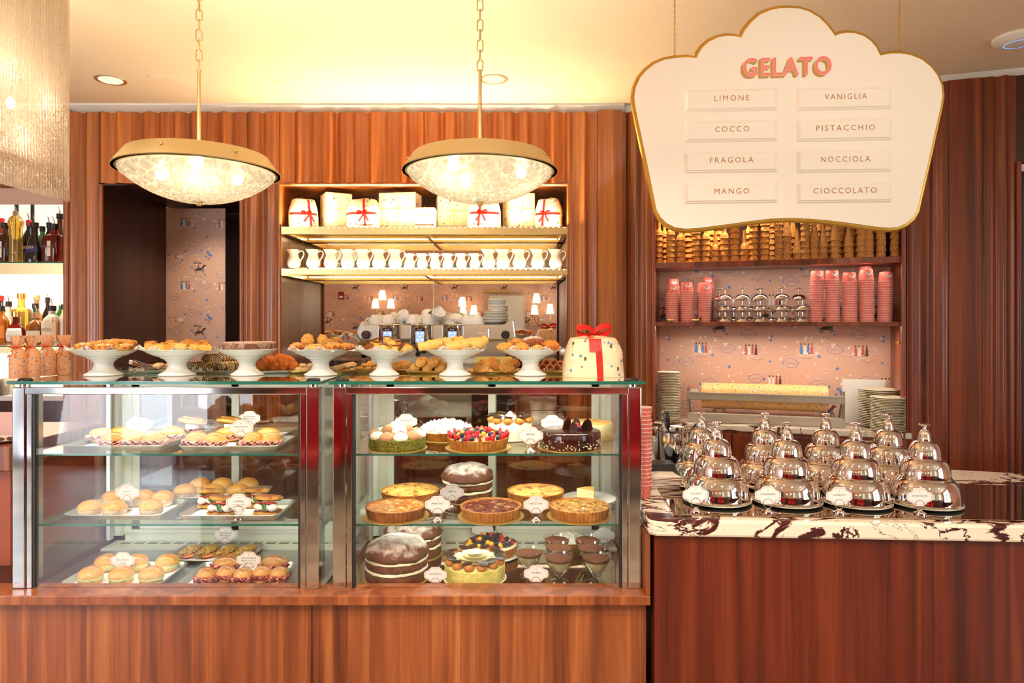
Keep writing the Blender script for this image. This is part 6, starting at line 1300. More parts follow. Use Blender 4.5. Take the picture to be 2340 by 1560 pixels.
def panettone(label, x, D, z, r, h, sd, board=True):
    t = thing('panettone', label, 'cake', (px(x, D), D, z), sd, 'layered dusted panettone'); b = .002
    doily_board(t, r*1.06); q = (h-b)/6
    ring_layers(t, r, [('sponge_layer', 'sponge', b, b+q*1.5, 1.0), ('cream_layer', 'creamy', b+q*1.45, b+q*1.85, 1.0), ('sponge_layer', 'sponge', b+q*1.8, b+q*3.0, .99), ('cream_layer', 'creamy', b+q*2.95, b+q*3.4, 1.0)], sd)
    m = MB(); pr = [(r*.97, b+q*3.3), (r*1.04, b+q*3.7), (r*1.03, b+q*4.2)]+[(r*1.0*math.cos(a), b+q*4.2+q*1.9*math.sin(a)) for a in [PI/2*i/9 for i in range(1, 10)]]
    m.lathe([(0, b+q*3.35)]+pr, 56, bump=lambda p, j: [.007*noise.noise(Vector((p[0]*22+sd*9+k*5, p[1]*22, p[2]*22)))+.004*noise.noise(Vector((p[0]*60+sd, p[1]*60, p[2]*60+k))) for k in range(3)]); m.build('sugared_dome', M['panet'], t); return t
panettone('tall layered panettone dusted with sugar on the lower glass shelf', 1068, 3.06, ZBm, .112, .155, 1); panettone('dark layered panettone at the front corner of the case floor', 907, 2.81, ZCm, .128, .165, 2); panettone('layered panettone behind the dark one on the case floor', 945, 3.1, ZCm, .126, .158, 3.4)
# top shelf
def berries(t, r, z, n, kinds, seed, rmin=0, dome=.02):
    rr = random.Random(seed); pr = {}; pts = []
    for _ in range(4000):
        if len(pts) >= n: break
        q = r*math.sqrt(rr.uniform((rmin/r)**2, 1)); a = rr.uniform(0, 2*PI); p = (q*math.cos(a), q*math.sin(a))
        if all((p[0]-b[0])**2+(p[1]-b[1])**2 > .0165**2 for b in pts): pts.append(p)
    for i, p in enumerate(pts):
        k = kinds[rr.randrange(len(kinds))]; q = math.hypot(*p)/r
        if k not in pr:
            m = MB()
            if k == 'strawberry': m.ball((0, 0, .010), .011, .008, .016, 12, 8)
            else: m.ball((0, 0, .008), .011, .011, .0115, 12, 8, .12 if k in ('raspberry', 'blackberry') else 0, 3)
            pr[k] = m.build(k, M[{'raspberry': 'rasp', 'blackberry': 'blackb', 'strawberry': 'straw', 'gooseberry': 'goose', 'blueberry': 'blueb'}[k]], t); o = pr[k]
        else: o = pr[k].copy(); col.objects.link(o); o.parent = t
        o.location = (p[0], p[1], z+dome*(1-q*q)); o.rotation_euler = (rr.uniform(-.7, .7), rr.uniform(-.7, .7), rr.uniform(0, 6))
t = tart('berry tart heaped with raspberries, blackberries and strawberries on the upper glass shelf', 1093, 2.80, ZA, .124, 'creamy', 'crust', .042); berries(t, .112, .038, 78, ['raspberry', 'raspberry', 'blackberry', 'strawberry', 'gooseberry', 'blueberry'], 4, dome=.026)
for i in range(14):
    a = 2*PI*i/14; m = MB(); m.ball((0, 0, 0), .009, .006, .019, 10, 7); o = m.build('strawberry_slice', M['straw'], t, loc=(.118*math.cos(a), .118*math.sin(a), .052)); o.rotation_euler = (0, R(28), a)
t = tart('meringue pie with pale peaks at the rear of the upper shelf', 1020, 3.03, ZA, .122, 'mering', 'crust', .034, dome=.04, lump=.012, name='meringue_pie')
m = MB(); rr = random.Random(2)
for i in range(70):
    q = .115*math.sqrt(rr.random()); a = rr.uniform(0, 6.3); z = .034+.038*(1-(q/.122)**2); m.lathe([(.012, 0), (.011, .006), (.005, .013), (0, .019)], 8, (q*math.cos(a), q*math.sin(a), z))
m.build('peaks', M['mering'], t)
t = thing('pistachio_cake', 'cake edged with green pistachio crumbs and topped with piped meringues', 'cake', (px(908, 2.79), 2.79, ZA)); doily_board(t, .122)
m = MB(); m.lathe([(0, .002), (.112, .002), (.115, .006), (.114, .044), (.1, .05), (0, .05)], 64, bump=lambda p, j: [.003*noise.noise(Vector((p[0]*160+k*5, p[1]*160, p[2]*160))) for k in range(3)]); m.build('crumb_side', M['pist'], t)
def dollop(r, h): return [(r*.9, 0), (r, h*.25), (r*.9, h*.5), (r*.55, h*.8), (.0, h)]
d1 = None
for i in range(10):
    a = 2*PI*i/10; m = MB()
    if i < 2:
        m.lathe(dollop(.030, .034), 20); o = m.build('meringue' if i == 0 else 'mocha_swirl', M['mering'] if i == 0 else M['mocha'], t); d1 = (d1 or [])+[o]
    else: o = d1[i % 2].copy(); col.objects.link(o); o.parent = t
    o.location = (.088*math.cos(a), .088*math.sin(a), .046)
    if i % 2 == 0:
        m = MB(); m.tube([((.004+.016*k/24)*math.cos(k*.8), (.004+.016*k/24)*math.sin(k*.8), .034-.012*(k/24)**2*1.3) for k in range(25)], .0007, 4); m.build('chocolate_swirl', M['chocd'], t, loc=(.088*math.cos(a), .088*math.sin(a), .0485))
m = MB(); m.lathe([(.08, 0), (.085, .012), (.06, .024), (0, .028)], 40, fl=lambda a, j: .05*math.sin(9*a)); m.build('mocha_cream', M['mocha'], t, loc=(0, 0, .045))
for i in range(4): a = 2*PI*i/4+.4; m = MB(); m.lathe(dollop(.032, .036), 20); m.build('meringue', M['mering'] if i % 2 else M['mocha'], t, loc=(.035*math.cos(a), .035*math.sin(a), .064))
m = MB(); m.lathe(dollop(.036, .036), 20); m.build('meringue', M['mering'], t, loc=(0, 0, .078))
def honore(label, x, D, z, r, h, n, petals, side, plate):
    t = thing('cream_puff_cake', label, 'cake', (px(x, D), D, z), 0, 'cream puff cakes')
    if plate: MB().lathe([(0, 0), (r*1.02, 0), (r*1.05, .004), (0, .004)], 48).build('cake_base', M['porc'], t)
    m = MB(); m.lathe([(0, .003), (r, .003), (r, h), (r*.97, h+.004), (0, h+.004)], 64, bump=lambda p, j: [.0012*noise.noise(Vector((p[0]*70+k*5, p[1]*70, p[2]*70))) for k in range(3)]); m.build('side', M[side], t)
    m = MB(); m.lathe([(r*.96, h+.003), (r*.7, h+.012), (0, h+.016)], 40); m.build('icing', M['ivoryc'], t)
    pm_ = MB().ball((0, 0, .017), .0215, .0215, .019, 16, 10, .12, 1, 3).build('cream_puff', M['puffc'], t); ch = MB().lathe([(0, .034), (.021, .034), (.022, .036), (0, .038)], 24).build('chocolate_disc', M['chocd'], t)
    for i in range(n):
        a = 2*PI*i/n+.2; p = (r*.86*math.cos(a), r*.86*math.sin(a), h)
        for o in (pm_, ch):
            q = o if i == 0 else o.copy()
            if i: col.objects.link(q); q.parent = t
            q.location = p
            if o is ch: q.rotation_euler = (rnd.uniform(-.2, .2), rnd.uniform(-.2, .2), 0)
    if petals:
        m = MB()
        for k, (rr_, c) in enumerate(((.072, 12), (.052, 10), (.033, 8), (.014, 5))):
            for i in range(c):
                a = 2*PI*i/c+k*.4; m.M = Matrix.Translation((rr_*math.cos(a), rr_*math.sin(a), h+.016+.007*k)) @ Matrix.Rotation(a, 4, 'Z') @ Matrix.Rotation(R(-22), 4, 'Y'); m.lathe([(0, 0), (.023, .001), (.0235, .002), (0, .003)], 18)
        m.build('white_chocolate_petals', M['ivoryc'], t)
    else:
        m = MB(); m.lathe([(.03, 0), (.031, .008), (.02, .012), (.022, .02), (.012, .024), (.012, .03), (0, .038)], 24, fl=lambda a, j: .08*math.sin(8*a)); m.build('cream_rosette', M['mering'], t, loc=(0, 0, h+.014)); m = MB(); m.tube([((.006+.02*k/30)*math.cos(k*.7), (.006+.02*k/30)*math.sin(k*.7), h+.051-.03*k/30) for k in range(31)], .0009, 4); m.build('chocolate_swirl', M['chocd'], t)
        for i in range(5): a = 2*PI*i/5; m = MB(); m.lathe(dollop(.016, .02), 14); m.build('cream_dollop', M['mering'], t, loc=(.045*math.cos(a), .045*math.sin(a), h+.012))
    return t
honore('tall cream puff cake with a cream rosette at the upper shelf rear', 1166, 3.02, ZA, .095, .07, 10, False, 'ivoryc', True); honore('cream puff cake with white chocolate petals on the case floor', 1085, 2.80, ZCm, .124, .062, 13, True, 'yellow', True)
t = thing('chocolate_cake', 'glossy chocolate cake with pearl studded side and chocolate shards on top', 'cake', (px(1302, 2.81), 2.81, ZA)); doily_board(t, .133)
MB().lathe([(0, .002), (.124, .002), (.127, .006), (.127, .062), (.124, .069), (.117, .072), (0, .072)], 72).build('glaze', M['choc'], t)
m = MB(); rr = random.Random(8)
for i in range(150): a = rr.uniform(0, 6.3); z = .008+.034*rr.random()**1.6; m.ball((.128*math.cos(a), .128*math.sin(a), z), .0026, .0026, .0026, 6, 4)
pe = m.build('sugar_pearls', M['pearl'], t); pe['kind'] = 'stuff'
for i, (x, y, a, h) in enumerate(((-.01, .02, .5, .055), (.03, .02, -.4, .05), (.055, .0, .9, .045), (.015, -.03, -.8, .04), (.075, .01, .1, .05))): m = MB(); m.prism([(-.022, 0), (.022, .0), (.012, h*.75), (-.004, h), (-.02, h*.5)], -.001, .001); o = m.build('chocolate_shard', M['chocd'], t, smooth=False, loc=(x, y, .071)); o.rotation_euler = (R(rr.uniform(-18, 18)), 0, a)
for i, (x, y, k) in enumerate(((.02, -.005, 'rasp'), (.04, -.01, 'rasp'), (.03, .005, 'rasp'), (.03, -.03, 'blueb'), (.005, .01, 'blackb'))): MB().ball((0, 0, .009), .011, .011, .011, 12, 8, .1, 3, i).build({'rasp': 'raspberry', 'blueb': 'blueberry', 'blackb': 'blackberry'}[k], M[k], t, loc=(x, y, .072+.008*(i == 2)))
t = thing('cheesecake', 'plain golden cheesecake behind the chocolate cake', 'cake', (px(1346, 3.03), 3.03, ZA)); doily_board(t, .112); MB().lathe([(0, .002), (.103, .002), (.105, .006), (.105, .066), (.1, .072), (0, .073)], 56).build('body', M['cake'], t)
t = thing('cheesecake_slice', 'single slice of cheesecake on the white plate', 'cake slice', (px(1345, 3.0), 3.0, ZBm+.0125), R(20)); m = MB(); m.slab([(0, -.055), (.045, .03), (.0, .045), (-.045, .03)], 0, .045); m.build('body', M['cake'], t, smooth=False, bevel=.004)
tag(MB().lathe([(0, 0), (.06, 0), (.07, .004), (.118, .016), (.12, .018), (.118, .019), (.07, .010), (0, .009)], 48, (px(1345, 3.0), 3.0, ZBm), fl=lambda a, j: .012*math.sin(16*a) if 2 < j < 6 else 0).build('cake_plate', M['porc']), 'white scalloped plate carrying a single cheesecake slice', 'plate')
# case floor
tag(MB().lathe([(0, 0), (.1, 0), (.135, .006), (.1, .004), (0, .004)], 40, (px(1122, 3.09), 3.09, ZCm)).build('cake_plate', M['porc']), 'white plate under the cut berry tart on the case floor', 'plate')
t = tart('cut berry tart of mixed berries on a plate on the case floor', 1122, 3.09, ZCm+.0045, .122, 'creamy', 'crust', .042, board=False); berries(t, .1, .038, 58, ['blackberry', 'raspberry', 'gooseberry', 'blackberry', 'blueberry'], 9, dome=.03)
t = tart('lemon meringue tart behind the tiramisu glasses', 1300, 3.16, ZCm, .088, 'mering', 'crust', .045, board=True, dome=.03, lump=.01, name='meringue_tart')
def tiramisu():
    t = thing('tiramisu_glass', '', 'dessert glass', group='tiramisu glasses')
    MB().lathe([(0, .0), (.036, 0), (.037, .003), (.03, .007), (.012, .012), (.0105, .02), (.0135, .026), (.018, .030), (.03, .046), (.045, .068), (.054, .092), (.0575, .108), (.0582, .1085), (.0565, .108), (.0525, .09), (.0435, .069), (.028, .047), (0, .04)], 40).build('bowl', M['cglass'], t)
    MB().lathe([(0, .0405), (.0278, .0475), (.043, .0695), (.0515, .09), (0, .09)], 36).build('cream', M['tira'], t)
    m = MB(); m.lathe([(0, .0902), (.0518, .0902), (.0532, .096), (.05, .0985), (0, .099)], 36, bump=lambda p, j: (0, 0, .0012*noise.noise(Vector((p[0]*140, p[1]*140, 0))))); m.build('cocoa', M['cocoa'], t)
    MB().lathe([(.0518, .088), (.0525, .0903), (.0, .0903)], 36).build('soaked_sponge', M['sponge'], t); return t
TG = tiramisu()
for i, (x, D, nm) in enumerate(((1278, 2.755, 'front pair, nearer the name card'), (1362, 2.755, 'front pair, at the case side'), (1208, 2.82, 'front, standing alone behind the name card'), (1277, 2.88, 'middle pair, nearer the petal cake'), (1350, 2.88, 'middle pair, at the case side'), (1272, 2.985, 'rear pair, nearer the petal cake'), (1342, 2.985, 'rear pair, at the case side'))):
    o = TG if i == 0 else dup(TG); o['label'] = f'glass of tiramisu dusted with cocoa, {nm}'; o.location = (px(x, D), D, ZCm)
card(928, 0, 3.08, ZA, 'FRESH FRUIT', 'name card reading fresh fruit behind the pistachio cake'); card(1212, 0, 2.70, ZA, 'VERONA', 'name card reading Verona on chrome stand before the rosette cake'); card(1262, 0, 3.04, ZA, 'CHEESE CAKE', 'name card reading cheese cake behind the chocolate cake')
card(1033, 0, 2.90, ZBm, 'PEACH', 'name card reading peach before the tall panettone'); card(1000, 0, 2.705, ZBm, 'PEAR TART', 'name card reading pear tart on chrome stand at the shelf edge'); card(1225, 0, 2.705, ZBm, 'APPLE TART', 'name card reading apple tart on chrome stand at the shelf edge'); card(995, 0, 2.675, ZCm, 'PANETTONE', 'name card reading panettone beside the dark panettone', None, 1.2); card(1225, 0, 2.675, ZCm, 'TIRAMISU', 'name card reading tiramisu among the dessert glasses', None, 1.3)
card(1103, 0, 3.235, ZCm, '', 'blank white card seen from its back, behind the cut berry tart', None, 1.36, True); card(1380, 0, 3.15, ZCm, '', 'blank white card seen from its back, behind the tiramisu glasses', None, 1.36, True)
# ---- on top of the cases: footed stands
ZTT = ZT+.0005
def stand_proto():
    t = thing('cake_stand', '', 'cake stand', group='white footed cake stands on the cases')
    m = MB(); m.lathe([(0, .004), (.06, .002), (.072, 0), (.0745, .003), (.072, .007), (.06, .013), (.042, .026), (.036, .042), (.039, .056), (.052, .068), (.060, .072), (.064, .073), (.066, .077), (.09, .084), (.112, .094), (.128, .104), (.139, .108), (.1425, .1105), (.138, .112), (.12, .106), (.1, .102), (0, .101)], 72, fl=lambda a, j: (.006*math.sin(8*a) if 15 < j < 20 else 0)); m.build('body', M['porc'], t); return t
ST = stand_proto(); STP = [(237, 2.88, 1.0), (405, 2.88, 1.0), (565, 2.89, .92), (733, 2.88, .93), (878, 2.88, .86), (1040, 2.88, .93), (1212, 2.88, .94)]
SN = ['sugared braided pastries', 'egg tart squares', 'dark sugared cake', 'mixed rolls and croissant', 'golden financiers', 'pale puff twists', 'muffins and dusted croissant']
def doily(r, loc, sd, label, tilt=0):
    m = MB(); n, k = 120, 6
    def f(i, j):
        a = 2*PI*i/n; q = j/k; rr = r*(.62+.44*q)*(1+.012*math.sin(24*a)*q); return (rr*math.cos(a), rr*math.sin(a), .002+.010*q*q*(1+.9*math.sin(7*a+sd)+.5*math.sin(12*a+2*sd)))
    V = [f(i, j) for j in range(k+1) for i in range(n)]
    Fc = [(j*n+i, j*n+(i+1) % n, (j+1)*n+(i+1) % n, (j+1)*n+i) for j in range(k) for i in range(n) if not ((j in (2, 4) and (i+j) % 3 == 0) or (j == 5 and i % 5 == 0) or (j == 3 and i % 4 == 1))]
    m.add(V, Fc); m.lathe([(0, .001), (r*.62, .0021)], n)
    return tag(m.build('paper_doily', M['lace'], loc=loc), label, 'doily', 'lace paper doilies')
for i, (x, D, s) in enumerate(STP):
    o = ST if i == 0 else dup(ST); o['label'] = f'white footed cake stand holding {SN[i]}'; o.location = (px(x, D), D, ZTT); o.scale = (s, s, 1)
    if i != 2: doily(.122*s+.012, (px(x, D), D, ZTT+.104), i*1.7, f'white lace paper doily under the {SN[i]}')
ZP = ZTT+.107
def pastry(label, x, D, dz, rx, ry, rz_, mat, amp=.15, rot=0, group=None, name='pastry', tilt=0, sup=1.0, sc_=1.4, extra=None):
    CNT[0] += 1; t = thing(name, label, 'pastry', (px(x, D), D, ZP+dz), rot, group); m = MB(); m.ball((0, 0, rz_*.9), rx, ry, rz_*1.12, 26, 16, amp*1.6, sc_*1.7, CNT[0], tilt=tilt, sup=sup, zmin=-rz_*.9); m.build('body', M[mat], t)
    if extra: extra(t, rx, ry, rz_)
    return t
def crum(t, rx, ry, rz_):
    m = MB(); rr = random.Random(CNT[0])
    for i in range(26): a = rr.uniform(0, 6.3); q = math.sqrt(rr.random())*.75; m.ball((rx*q*math.cos(a), ry*q*math.sin(a), rz_*.9+rz_*math.sqrt(1-q*q)*.95), .005, .005, .004, 6, 4, .3, 2, i)
    m.build('crumble', M['pcook'], t)
def braid(t, rx, ry, rz_):
    m = MB()
    for k in range(5): u = -1+2*(k+.5)/5; m.ball((u*rx*.8, 0, rz_*1.15), rx*.24, ry*.85, rz_*.8, 12, 7, .2, 1.5, k+CNT[0], rot=.5)
    m.build('braid', M['choux'], t)
for i, (x, d, dz, r1, r2, h) in enumerate(((190, 2.80, 0, .038, .026, .016), (215, 2.86, 0, .036, .026, .018), (238, 2.79, 0, .040, .026, .014), (262, 2.86, .006, .044, .030, .020), (285, 2.80, 0, .040, .026, .014), (292, 2.90, .002, .040, .028, .020), (235, 2.92, .004, .036, .028, .018))): pastry(f'sugared braided pastry, {ORD[i]} on the first stand', x, d, dz, r1, r2, h, 'choux', .16, .3*i, 'sugared braided pastries', extra=braid if i % 2 else crum)
def square(t, rx, ry, rz_):
    m = MB(); m.ball((0, 0, rz_*1.8), rx*.6, ry*.6, rz_*.5, 12, 7, .2, 1.5, CNT[0]); m.build('custard', M['apricot'], t)
for i, (x, d, dz, rot, tl) in enumerate(((345, 2.83, .004, .3, .5), (372, 2.79, 0, -.3, 0), (392, 2.88, .008, .5, .4), (415, 2.80, .0, .2, -.2), (428, 2.88, .010, -.4, .4), (448, 2.80, .003, .5, .3), (462, 2.85, .008, -.2, .6), (470, 2.80, .0, .4, .2))): pastry(f'flaky egg custard square, {ORD[i]} on the second stand', x, d, dz, .024, .020, .015, 'puff', .12, rot, 'egg custard squares', tilt=tl, sup=.5, extra=square)
D = 2.885; t = thing('cocoa_cake', 'round dark cake coated in sugar on the third stand', 'cake', (px(571, D), D, ZTT+.1035)); MB().lathe([(0, 0), (.103, 0), (.107, .004), (.107, .032), (.103, .037), (0, .038)], 64, bump=lambda p, j: [.0015*noise.noise(Vector((p[0]*80+k*5, p[1]*80, p[2]*80))) for k in range(3)]).build('body', M['spongd'], t)
def spiral(t, rx, ry, rz_): m = MB(); m.tube([((.15+.8*k/40)*rx*math.cos(k*.4), (.15+.8*k/40)*ry*math.sin(k*.4), rz_*1.75-rz_*.5*(k/40)**2) for k in range(41)], .0035, 6); m.build('coil', M['crust'], t)
GR = 'rolls on the fourth stand'
pastry('golden sugared roll at the outer edge of the fourth stand', 678, 2.82, .0, .030, .024, .016, 'choux', .15, 0, GR); pastry('crumbly brown roll standing high on the fourth stand', 703, 2.86, .018, .026, .024, .024, 'biscot', .18, 0, GR); pastry('coiled raisin roll at the front of the fourth stand', 722, 2.79, .0, .036, .028, .014, 'cook', .08, 0, GR, extra=spiral); pastry('second crumbly roll behind the coiled one', 737, 2.88, .020, .022, .02, .022, 'biscot', .16, 0, GR); pastry('sugared roll at the inner edge of the fourth stand', 792, 2.83, .0, .034, .022, .014, 'choux', .16, 0, GR)
croissant('upright golden croissant at the top of the fourth stand', (px(765, 2.88), 2.88, ZP+.012), R(70), .9, M['crois'], GR); croissant('sugar dusted croissant low on the fourth stand', (px(762, 2.80), 2.80, ZP), R(10), .75, M['panet'] if 0 else M['choux'], GR)
for i, (x, d, dz, tl, tp) in enumerate(((847, 2.80, 0, .4, 0), (862, 2.86, .014, -.4, 1), (876, 2.79, .0, .3, 0), (893, 2.84, .018, .3, 1), (906, 2.80, .0, 0, 0), (925, 2.80, .006, .4, 1), (858, 2.90, .024, .2, 1), (905, 2.90, .020, -.3, 0), (885, 2.93, .030, .1, 1), (932, 2.86, .002, 0, 1), (848, 2.86, .002, .1, 0))):
    t = thing('financier', f'small golden cake with dark baked top, {ORD[i]} on the fifth stand', 'cake', (px(x, d), d, ZP+dz), 0, 'financiers on the fifth stand'); t.rotation_euler = (tl+.5*(i % 2), .3*(i % 3-1), i)
    MB().lathe([(0, -.002), (.016, -.002), (.021, .020), (0, .021)], 24).build('body', M['fin'], t); MB().lathe([(.0205, .017), (.0215, .020), (.019, .023), (0, .024)], 24).build('baked_top', M['find'], t)
for i, (x, d, dz, L_, rot, tl) in enumerate(((985, 2.82, .002, .05, .2, .3), (1015, 2.85, .01, .045, -.3, .4), (1045, 2.80, .0, .05, .4, .2), (1070, 2.86, .008, .05, -.2, .5), (1095, 2.83, .01, .046, .8, .6), (1040, 2.92, .014, .04, .2, .3))):
    CNT[0] += 1; t = thing('puff_twist', f'pale flaky puff twist, {ORD[i]} on the sixth stand', 'pastry', (px(x, d), d, ZP+dz), rot, 'puff twists on the sixth stand'); t.rotation_euler = (0, -tl*.5, rot); m = MB()
    for k in range(4): m.grid(lambda u, v: ((u-.5)*2*L_, (.022-.004*k)*math.cos(2*PI*v*.92+k+u*2)*(1-.4*abs(u-.5)), .02+(.020-.004*k)*math.sin(2*PI*v*.92+k+u*2)*(1-.5*abs(u-.5))+.008*noise.noise(Vector((u*5, v*7, k+i)))+.003*noise.noise(Vector((u*16, v*20, k+i)))), 24, 30)
    m.build('layers', M['puff'] if 0 else mk('flaky_layers', C(240, 190, 104), .55, bump=(90, .5)) if i == 0 else bpy.data.materials['flaky_layers'], t, solid=.002)
GM_ = 'pastries on the seventh stand'
pastry('brown fruit roll at the outer edge of the seventh stand', 1156, 2.82, 0, .036, .026, .016, 'biscot', .2, 0, GM_); pastry('rolled cookie piece on top of the seventh stand', 1180, 2.86, .016, .030, .02, .016, 'choux', .2, .3, GM_); pastry('chocolate filled roll in the middle front of the seventh stand', 1192, 2.79, .0, .032, .024, .016, 'biscot', .2, .6, GM_); pastry('golden pear shaped muffin at the inner edge of the seventh stand', 1258, 2.80, .0, .036, .027, .021, 'fan', .16, -.2, GM_); pastry('small yellow bun at the front of the seventh stand', 1228, 2.78, .0, .022, .02, .012, 'cook', .12, 0, GM_)
croissant('croissant dusted with sugar on top of the seventh stand', (px(1220, 2.88), 2.88, ZP+.014), R(20), .95, mk('dusted_croissant', C(150, 84, 44), .6, dust=(C(246, 232, 220), 1.0, 1.6, 40), bump=(120, .8)), GM_)
# ---- small trays behind the stands
def strays(label, x, D, w_, d, rz=0): return tray(label, px(x, D), D, ZT, w_, d, rz, M['brass'] if x > 660 else M['brush'], .012, False, 'small metal trays on the cases', 'serving_tray')
ZQ = ZTT+.004
strays('steel tray of rustic scones with tongs, behind the first two stands', 352, 3.04, .25, .15); strays('steel tray of swirl cookies behind the third stand', 490, 3.06, .24, .2); strays('steel tray of fan pastries behind the third and fourth stands', 640, 3.06, .2, .2, .1); strays('brass tray of almond cookies behind the fourth stand', 700, 3.02, .15, .14, .1); strays('tilted brass tray of ridged cookies between the fourth and fifth stands', 778, 3.05, .13, .18, .5)
strays('brass tray of pale cookies before the fifth stand foot', 842, 3.08, .16, .14); strays('brass tray of crescent cookies between fifth and sixth stands', 912, 3.1, .1, .14, .4); strays('brass tray of round shortbread between the fifth and sixth stands', 977, 3.02, .18, .16); strays('brass tray of sliced biscotti before the seventh stand', 1128, 3.02, .24, .16); strays('brass tray of jam cookies behind the panettone gift', 1268, 3.0, .18, .14)
def cookie(label, x, D, z, build, group, name='cookie', rot=(0, 0, 0), mat='cook', s=1):
    CNT[0] += 1; t = thing(name, label, 'cookie', (px(x, D), D, z), 0, group, s); t.rotation_euler = rot; m = MB(); build(m, CNT[0]); m.build('body', M[mat], t); return t
for i, (x, d, z) in enumerate(((352, 3.06, 0), (378, 3.03, 0), (365, 3.02, .012), (388, 3.07, .006), (340, 3.08, .002))): cookie(f'rustic crumbly scone, {ORD[i]} on the steel tray with tongs', x, d, ZQ+z, lambda m, q: m.ball((0, 0, .012), .034, .024, .016, 18, 9, .3, 1.6, q, zmin=-.012), 'rustic scones', 'scone', (0, 0, i), 'pcook')
doily(.045, (px(322, 2.99), 2.99, ZQ+.002), 3, 'crumpled lace doily at the end of the scone tray'); doily(.04, (px(462, 2.985), 2.985, ZQ+.002), 5, 'crumpled lace doily before the swirl cookies')
t = thing('serving_tongs', 'steel serving tongs lying on the scone tray', 'tongs', (px(322, 3.03), 3.03, ZQ+.03)); t.rotation_euler = (0, R(16), R(-10)); m = MB()
for s in (-1, 1): m.box(-.05, .07, s*.012-.0012, s*.012+.0012, -.009, .009)
m.box(-.052, -.048, -.013, .013, -.009, .009); m.build('arms', M['steel'], t, smooth=False, bevel=.001)
def swirl():
    t = thing('swirl_cookie', '', 'cookie', group='spiral cookies on the steel tray'); m = MB(); m.M = Matrix.Rotation(R(90), 4, 'X'); m.lathe([(0, -.004), (.021, -.004), (.0225, -.002), (.0225, .002), (.021, .004), (0, .004)], 28); m.build('dough', M['crumb'] if 0 else mk('vanilla_dough', C(240, 206, 140), .7), t)
    V = []; n = 60
    for i in range(n+1):
        q = i/n; a = q*2*PI*2.6; r = .002+.0195*q; wd = .0022; V += [((r-wd)*math.cos(a), -.0043, (r-wd)*math.sin(a)), ((r+wd)*math.cos(a), -.0043, (r+wd)*math.sin(a))]
    m = MB(); m.add(V, [(2*i, 2*i+1, 2*i+3, 2*i+2) for i in range(n)])
    m.add([(.0227*math.cos(a), y, .0227*math.sin(a)) for a in [R(30)+i*R(8) for i in range(16)] for y in (-.001, .001)], [(2*i, 2*i+1, 2*i+3, 2*i+2) for i in range(15)]); m.build('cocoa_spiral', M['chocd'], t, smooth=False); return t
sw = swirl(); used = False
for r_, (x, z0, nn) in enumerate(((436, 0, 7), (458, 0, 7), (482, 0, 8), (506, 0, 8), (528, 0, 7), (470, .034, 7), (494, .034, 7))):
    for i in range(nn):
        o = sw if not used else dup(sw); used = True; D = 3.0+.0115*i+(.01 if z0 else 0)
        o.location = (px(x, 3.0)+.0075*i, D, ZQ+.023+z0); o.rotation_euler = (R(-14), r_*1.3, R(-12)); o['label'] = f'spiral cocoa cookie, {ORD[i]} from the front in the {ORD[r_] if r_ < 5 else ("first upper", "second upper")[r_-5]} row of slices'
def fanp(m, q):
    for k in range(9):
        a = -1.0+2.0*k/8; m.ball((.024*math.sin(a), -.004, .012+.022*math.cos(a)), .0075, .010, .016, 8, 6, .25, 2, q+k)
    m.ball((0, 0, .012), .024, .016, .014, 14, 8, .2, 2, q)
for i, (x, d, z) in enumerate(((598, 3.0, 0), (622, 3.0, 0), (646, 3.01, 0), (668, 3.02, 0), (610, 3.05, .008), (634, 3.06, .014), (655, 3.07, .024), (640, 3.1, .030), (662, 3.12, .012), (618, 3.11, .018))): cookie(f'orange fan shaped pastry, {ORD[i]} in the heap behind the third stand', x, d, ZQ+z, fanp, 'fan pastries', 'fan_pastry', (-.3, 0, rnd.uniform(-.5, .5)), 'fan')
rowc = lambda m, q: m.ball((0, 0, .011), .021, .016, .012, 14, 8, .2, 2.2, q)
for i, (x, d, z) in enumerate(((684, 3.0, 0), (700, 2.99, 0), (716, 3.0, 0), (692, 3.04, .014), (710, 3.05, .014), (724, 3.04, .004))): cookie(f'flaked almond cookie, {ORD[i]} on the tray behind the fourth stand', x, d, ZQ+z, rowc, 'flaked almond cookies', 'almond_cookie', (0, 0, i), 'pcook')
for i in range(8): cookie(f'ridged almond cookie, {ORD[i]} on the tilted tray past the fourth stand', 762+6*i, 2.99+.014*i, ZQ+.004+.002*i, rowc, 'ridged almond cookies', 'almond_cookie', (.4, 0, .5), 'pcook')
disc = lambda r, h: (lambda m, q: m.lathe([(0, 0), (r*.92, 0), (r, h*.3), (r, h*.7), (r*.9, h), (0, h)], 24, bump=lambda p, j: [.0012*noise.noise(Vector((p[0]*90+q, p[1]*90, p[2]*90+k))) for k in range(3)]))
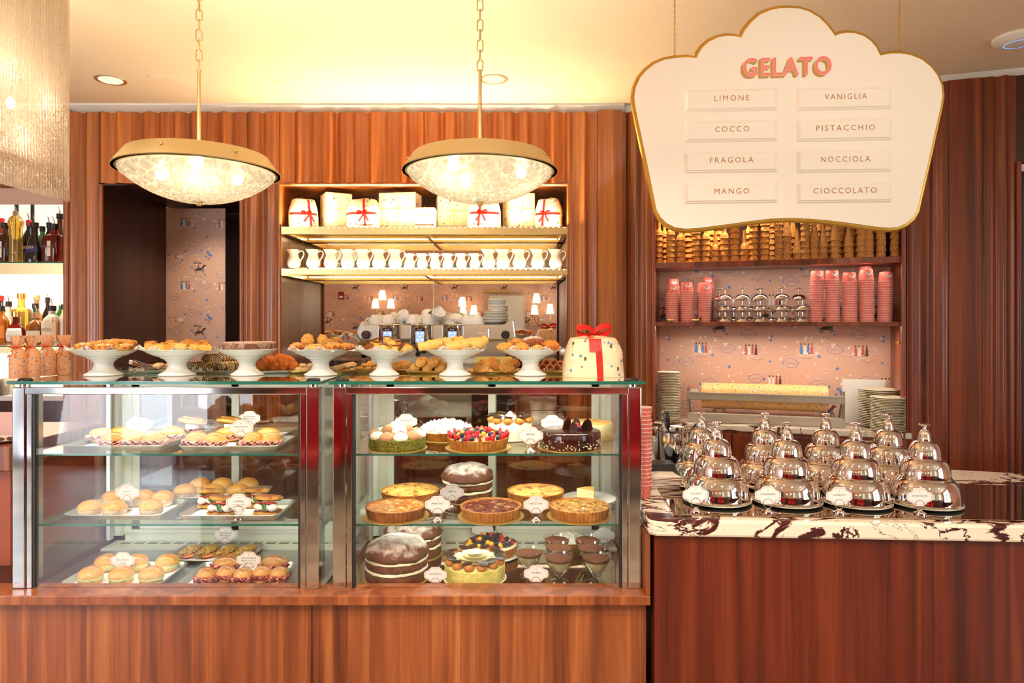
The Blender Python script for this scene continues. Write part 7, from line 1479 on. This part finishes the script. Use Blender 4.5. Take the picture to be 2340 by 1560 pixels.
for i, (x, d, z) in enumerate(((822, 3.04, 0), (842, 3.03, 0), (858, 3.04, 0), (834, 3.08, .012), (850, 3.08, .014), (846, 3.1, .022))): cookie(f'pale crumbly cookie, {ORD[i]} on the tray behind the fifth stand', x, d, ZQ+z, rowc, 'pale crumbly cookies', 'almond_cookie', (0, 0, i), 'cook')
for i in range(7): cookie(f'thin crescent cookie, {ORD[i]} leaning between the fifth and sixth stands', 903+4*i, 3.04+.012*i, ZQ+.02+.001*i, disc(.022, .006), 'thin crescent cookies', 'cookie', (R(70), 0, .5))
for r_, (x, z) in enumerate(((949, 0), (977, 0), (1006, 0), (961, .022), (990, .022))):
    for i in range(6): cookie(f'round shortbread, {ORD[i]} from the front in the {("first lower", "second lower", "third lower", "first upper", "second upper")[r_]} row', x+1.5*i, 2.965+.013*i, ZQ+.02+z, disc(.0235, .008), 'round shortbread rows', 'shortbread', (R(62), 0, rnd.uniform(-.1, .1)))
def slice_(m, q): m.lathe([(0, 0), (.034, 0), (.036, .003), (.034, .009), (0, .009)], 24, sy=.72, bump=lambda p, j: [.0015*noise.noise(Vector((p[0]*90+q, p[1]*90, p[2]*90+k))) for k in range(3)])
for r_, (x, k) in enumerate(((1100, 9), (1158, 9))):
    for i in range(k): cookie(f'nut biscotti slice, {ORD[i]} from the front in the {ORD[r_]} leaning row', x+1.6*i, 2.955+.0125*i, ZQ+.022+.0012*i, slice_, 'nut biscotti slices', 'biscotti', (R(58), 0, (-.15, .12)[r_]+rnd.uniform(-.08, .08)), 'biscot')
cookie('nut biscotti slice standing crosswise between the two leaning rows', 1128, 3.02, ZQ+.034, slice_, 'nut biscotti slices', 'biscotti', (R(70), R(50), .3), 'biscot')
for i, (x, d, z) in enumerate(((1240, 2.97, .018), (1256, 2.96, .018), (1272, 2.97, .018), (1248, 3.0, .036), (1266, 3.01, .036), (1280, 3.0, .03))):
    t = cookie(f'thumbprint cookie with red jam, {ORD[i]} beside the panettone gift', x, d, ZQ+z, disc(.02, .012), 'thumbprint jam cookies', 'jam_cookie', (R(68), 0, .1)); MB().lathe([(.0115, .0115), (.011, .0135), (0, .015)], 20).build('jam', M['jam'], t)
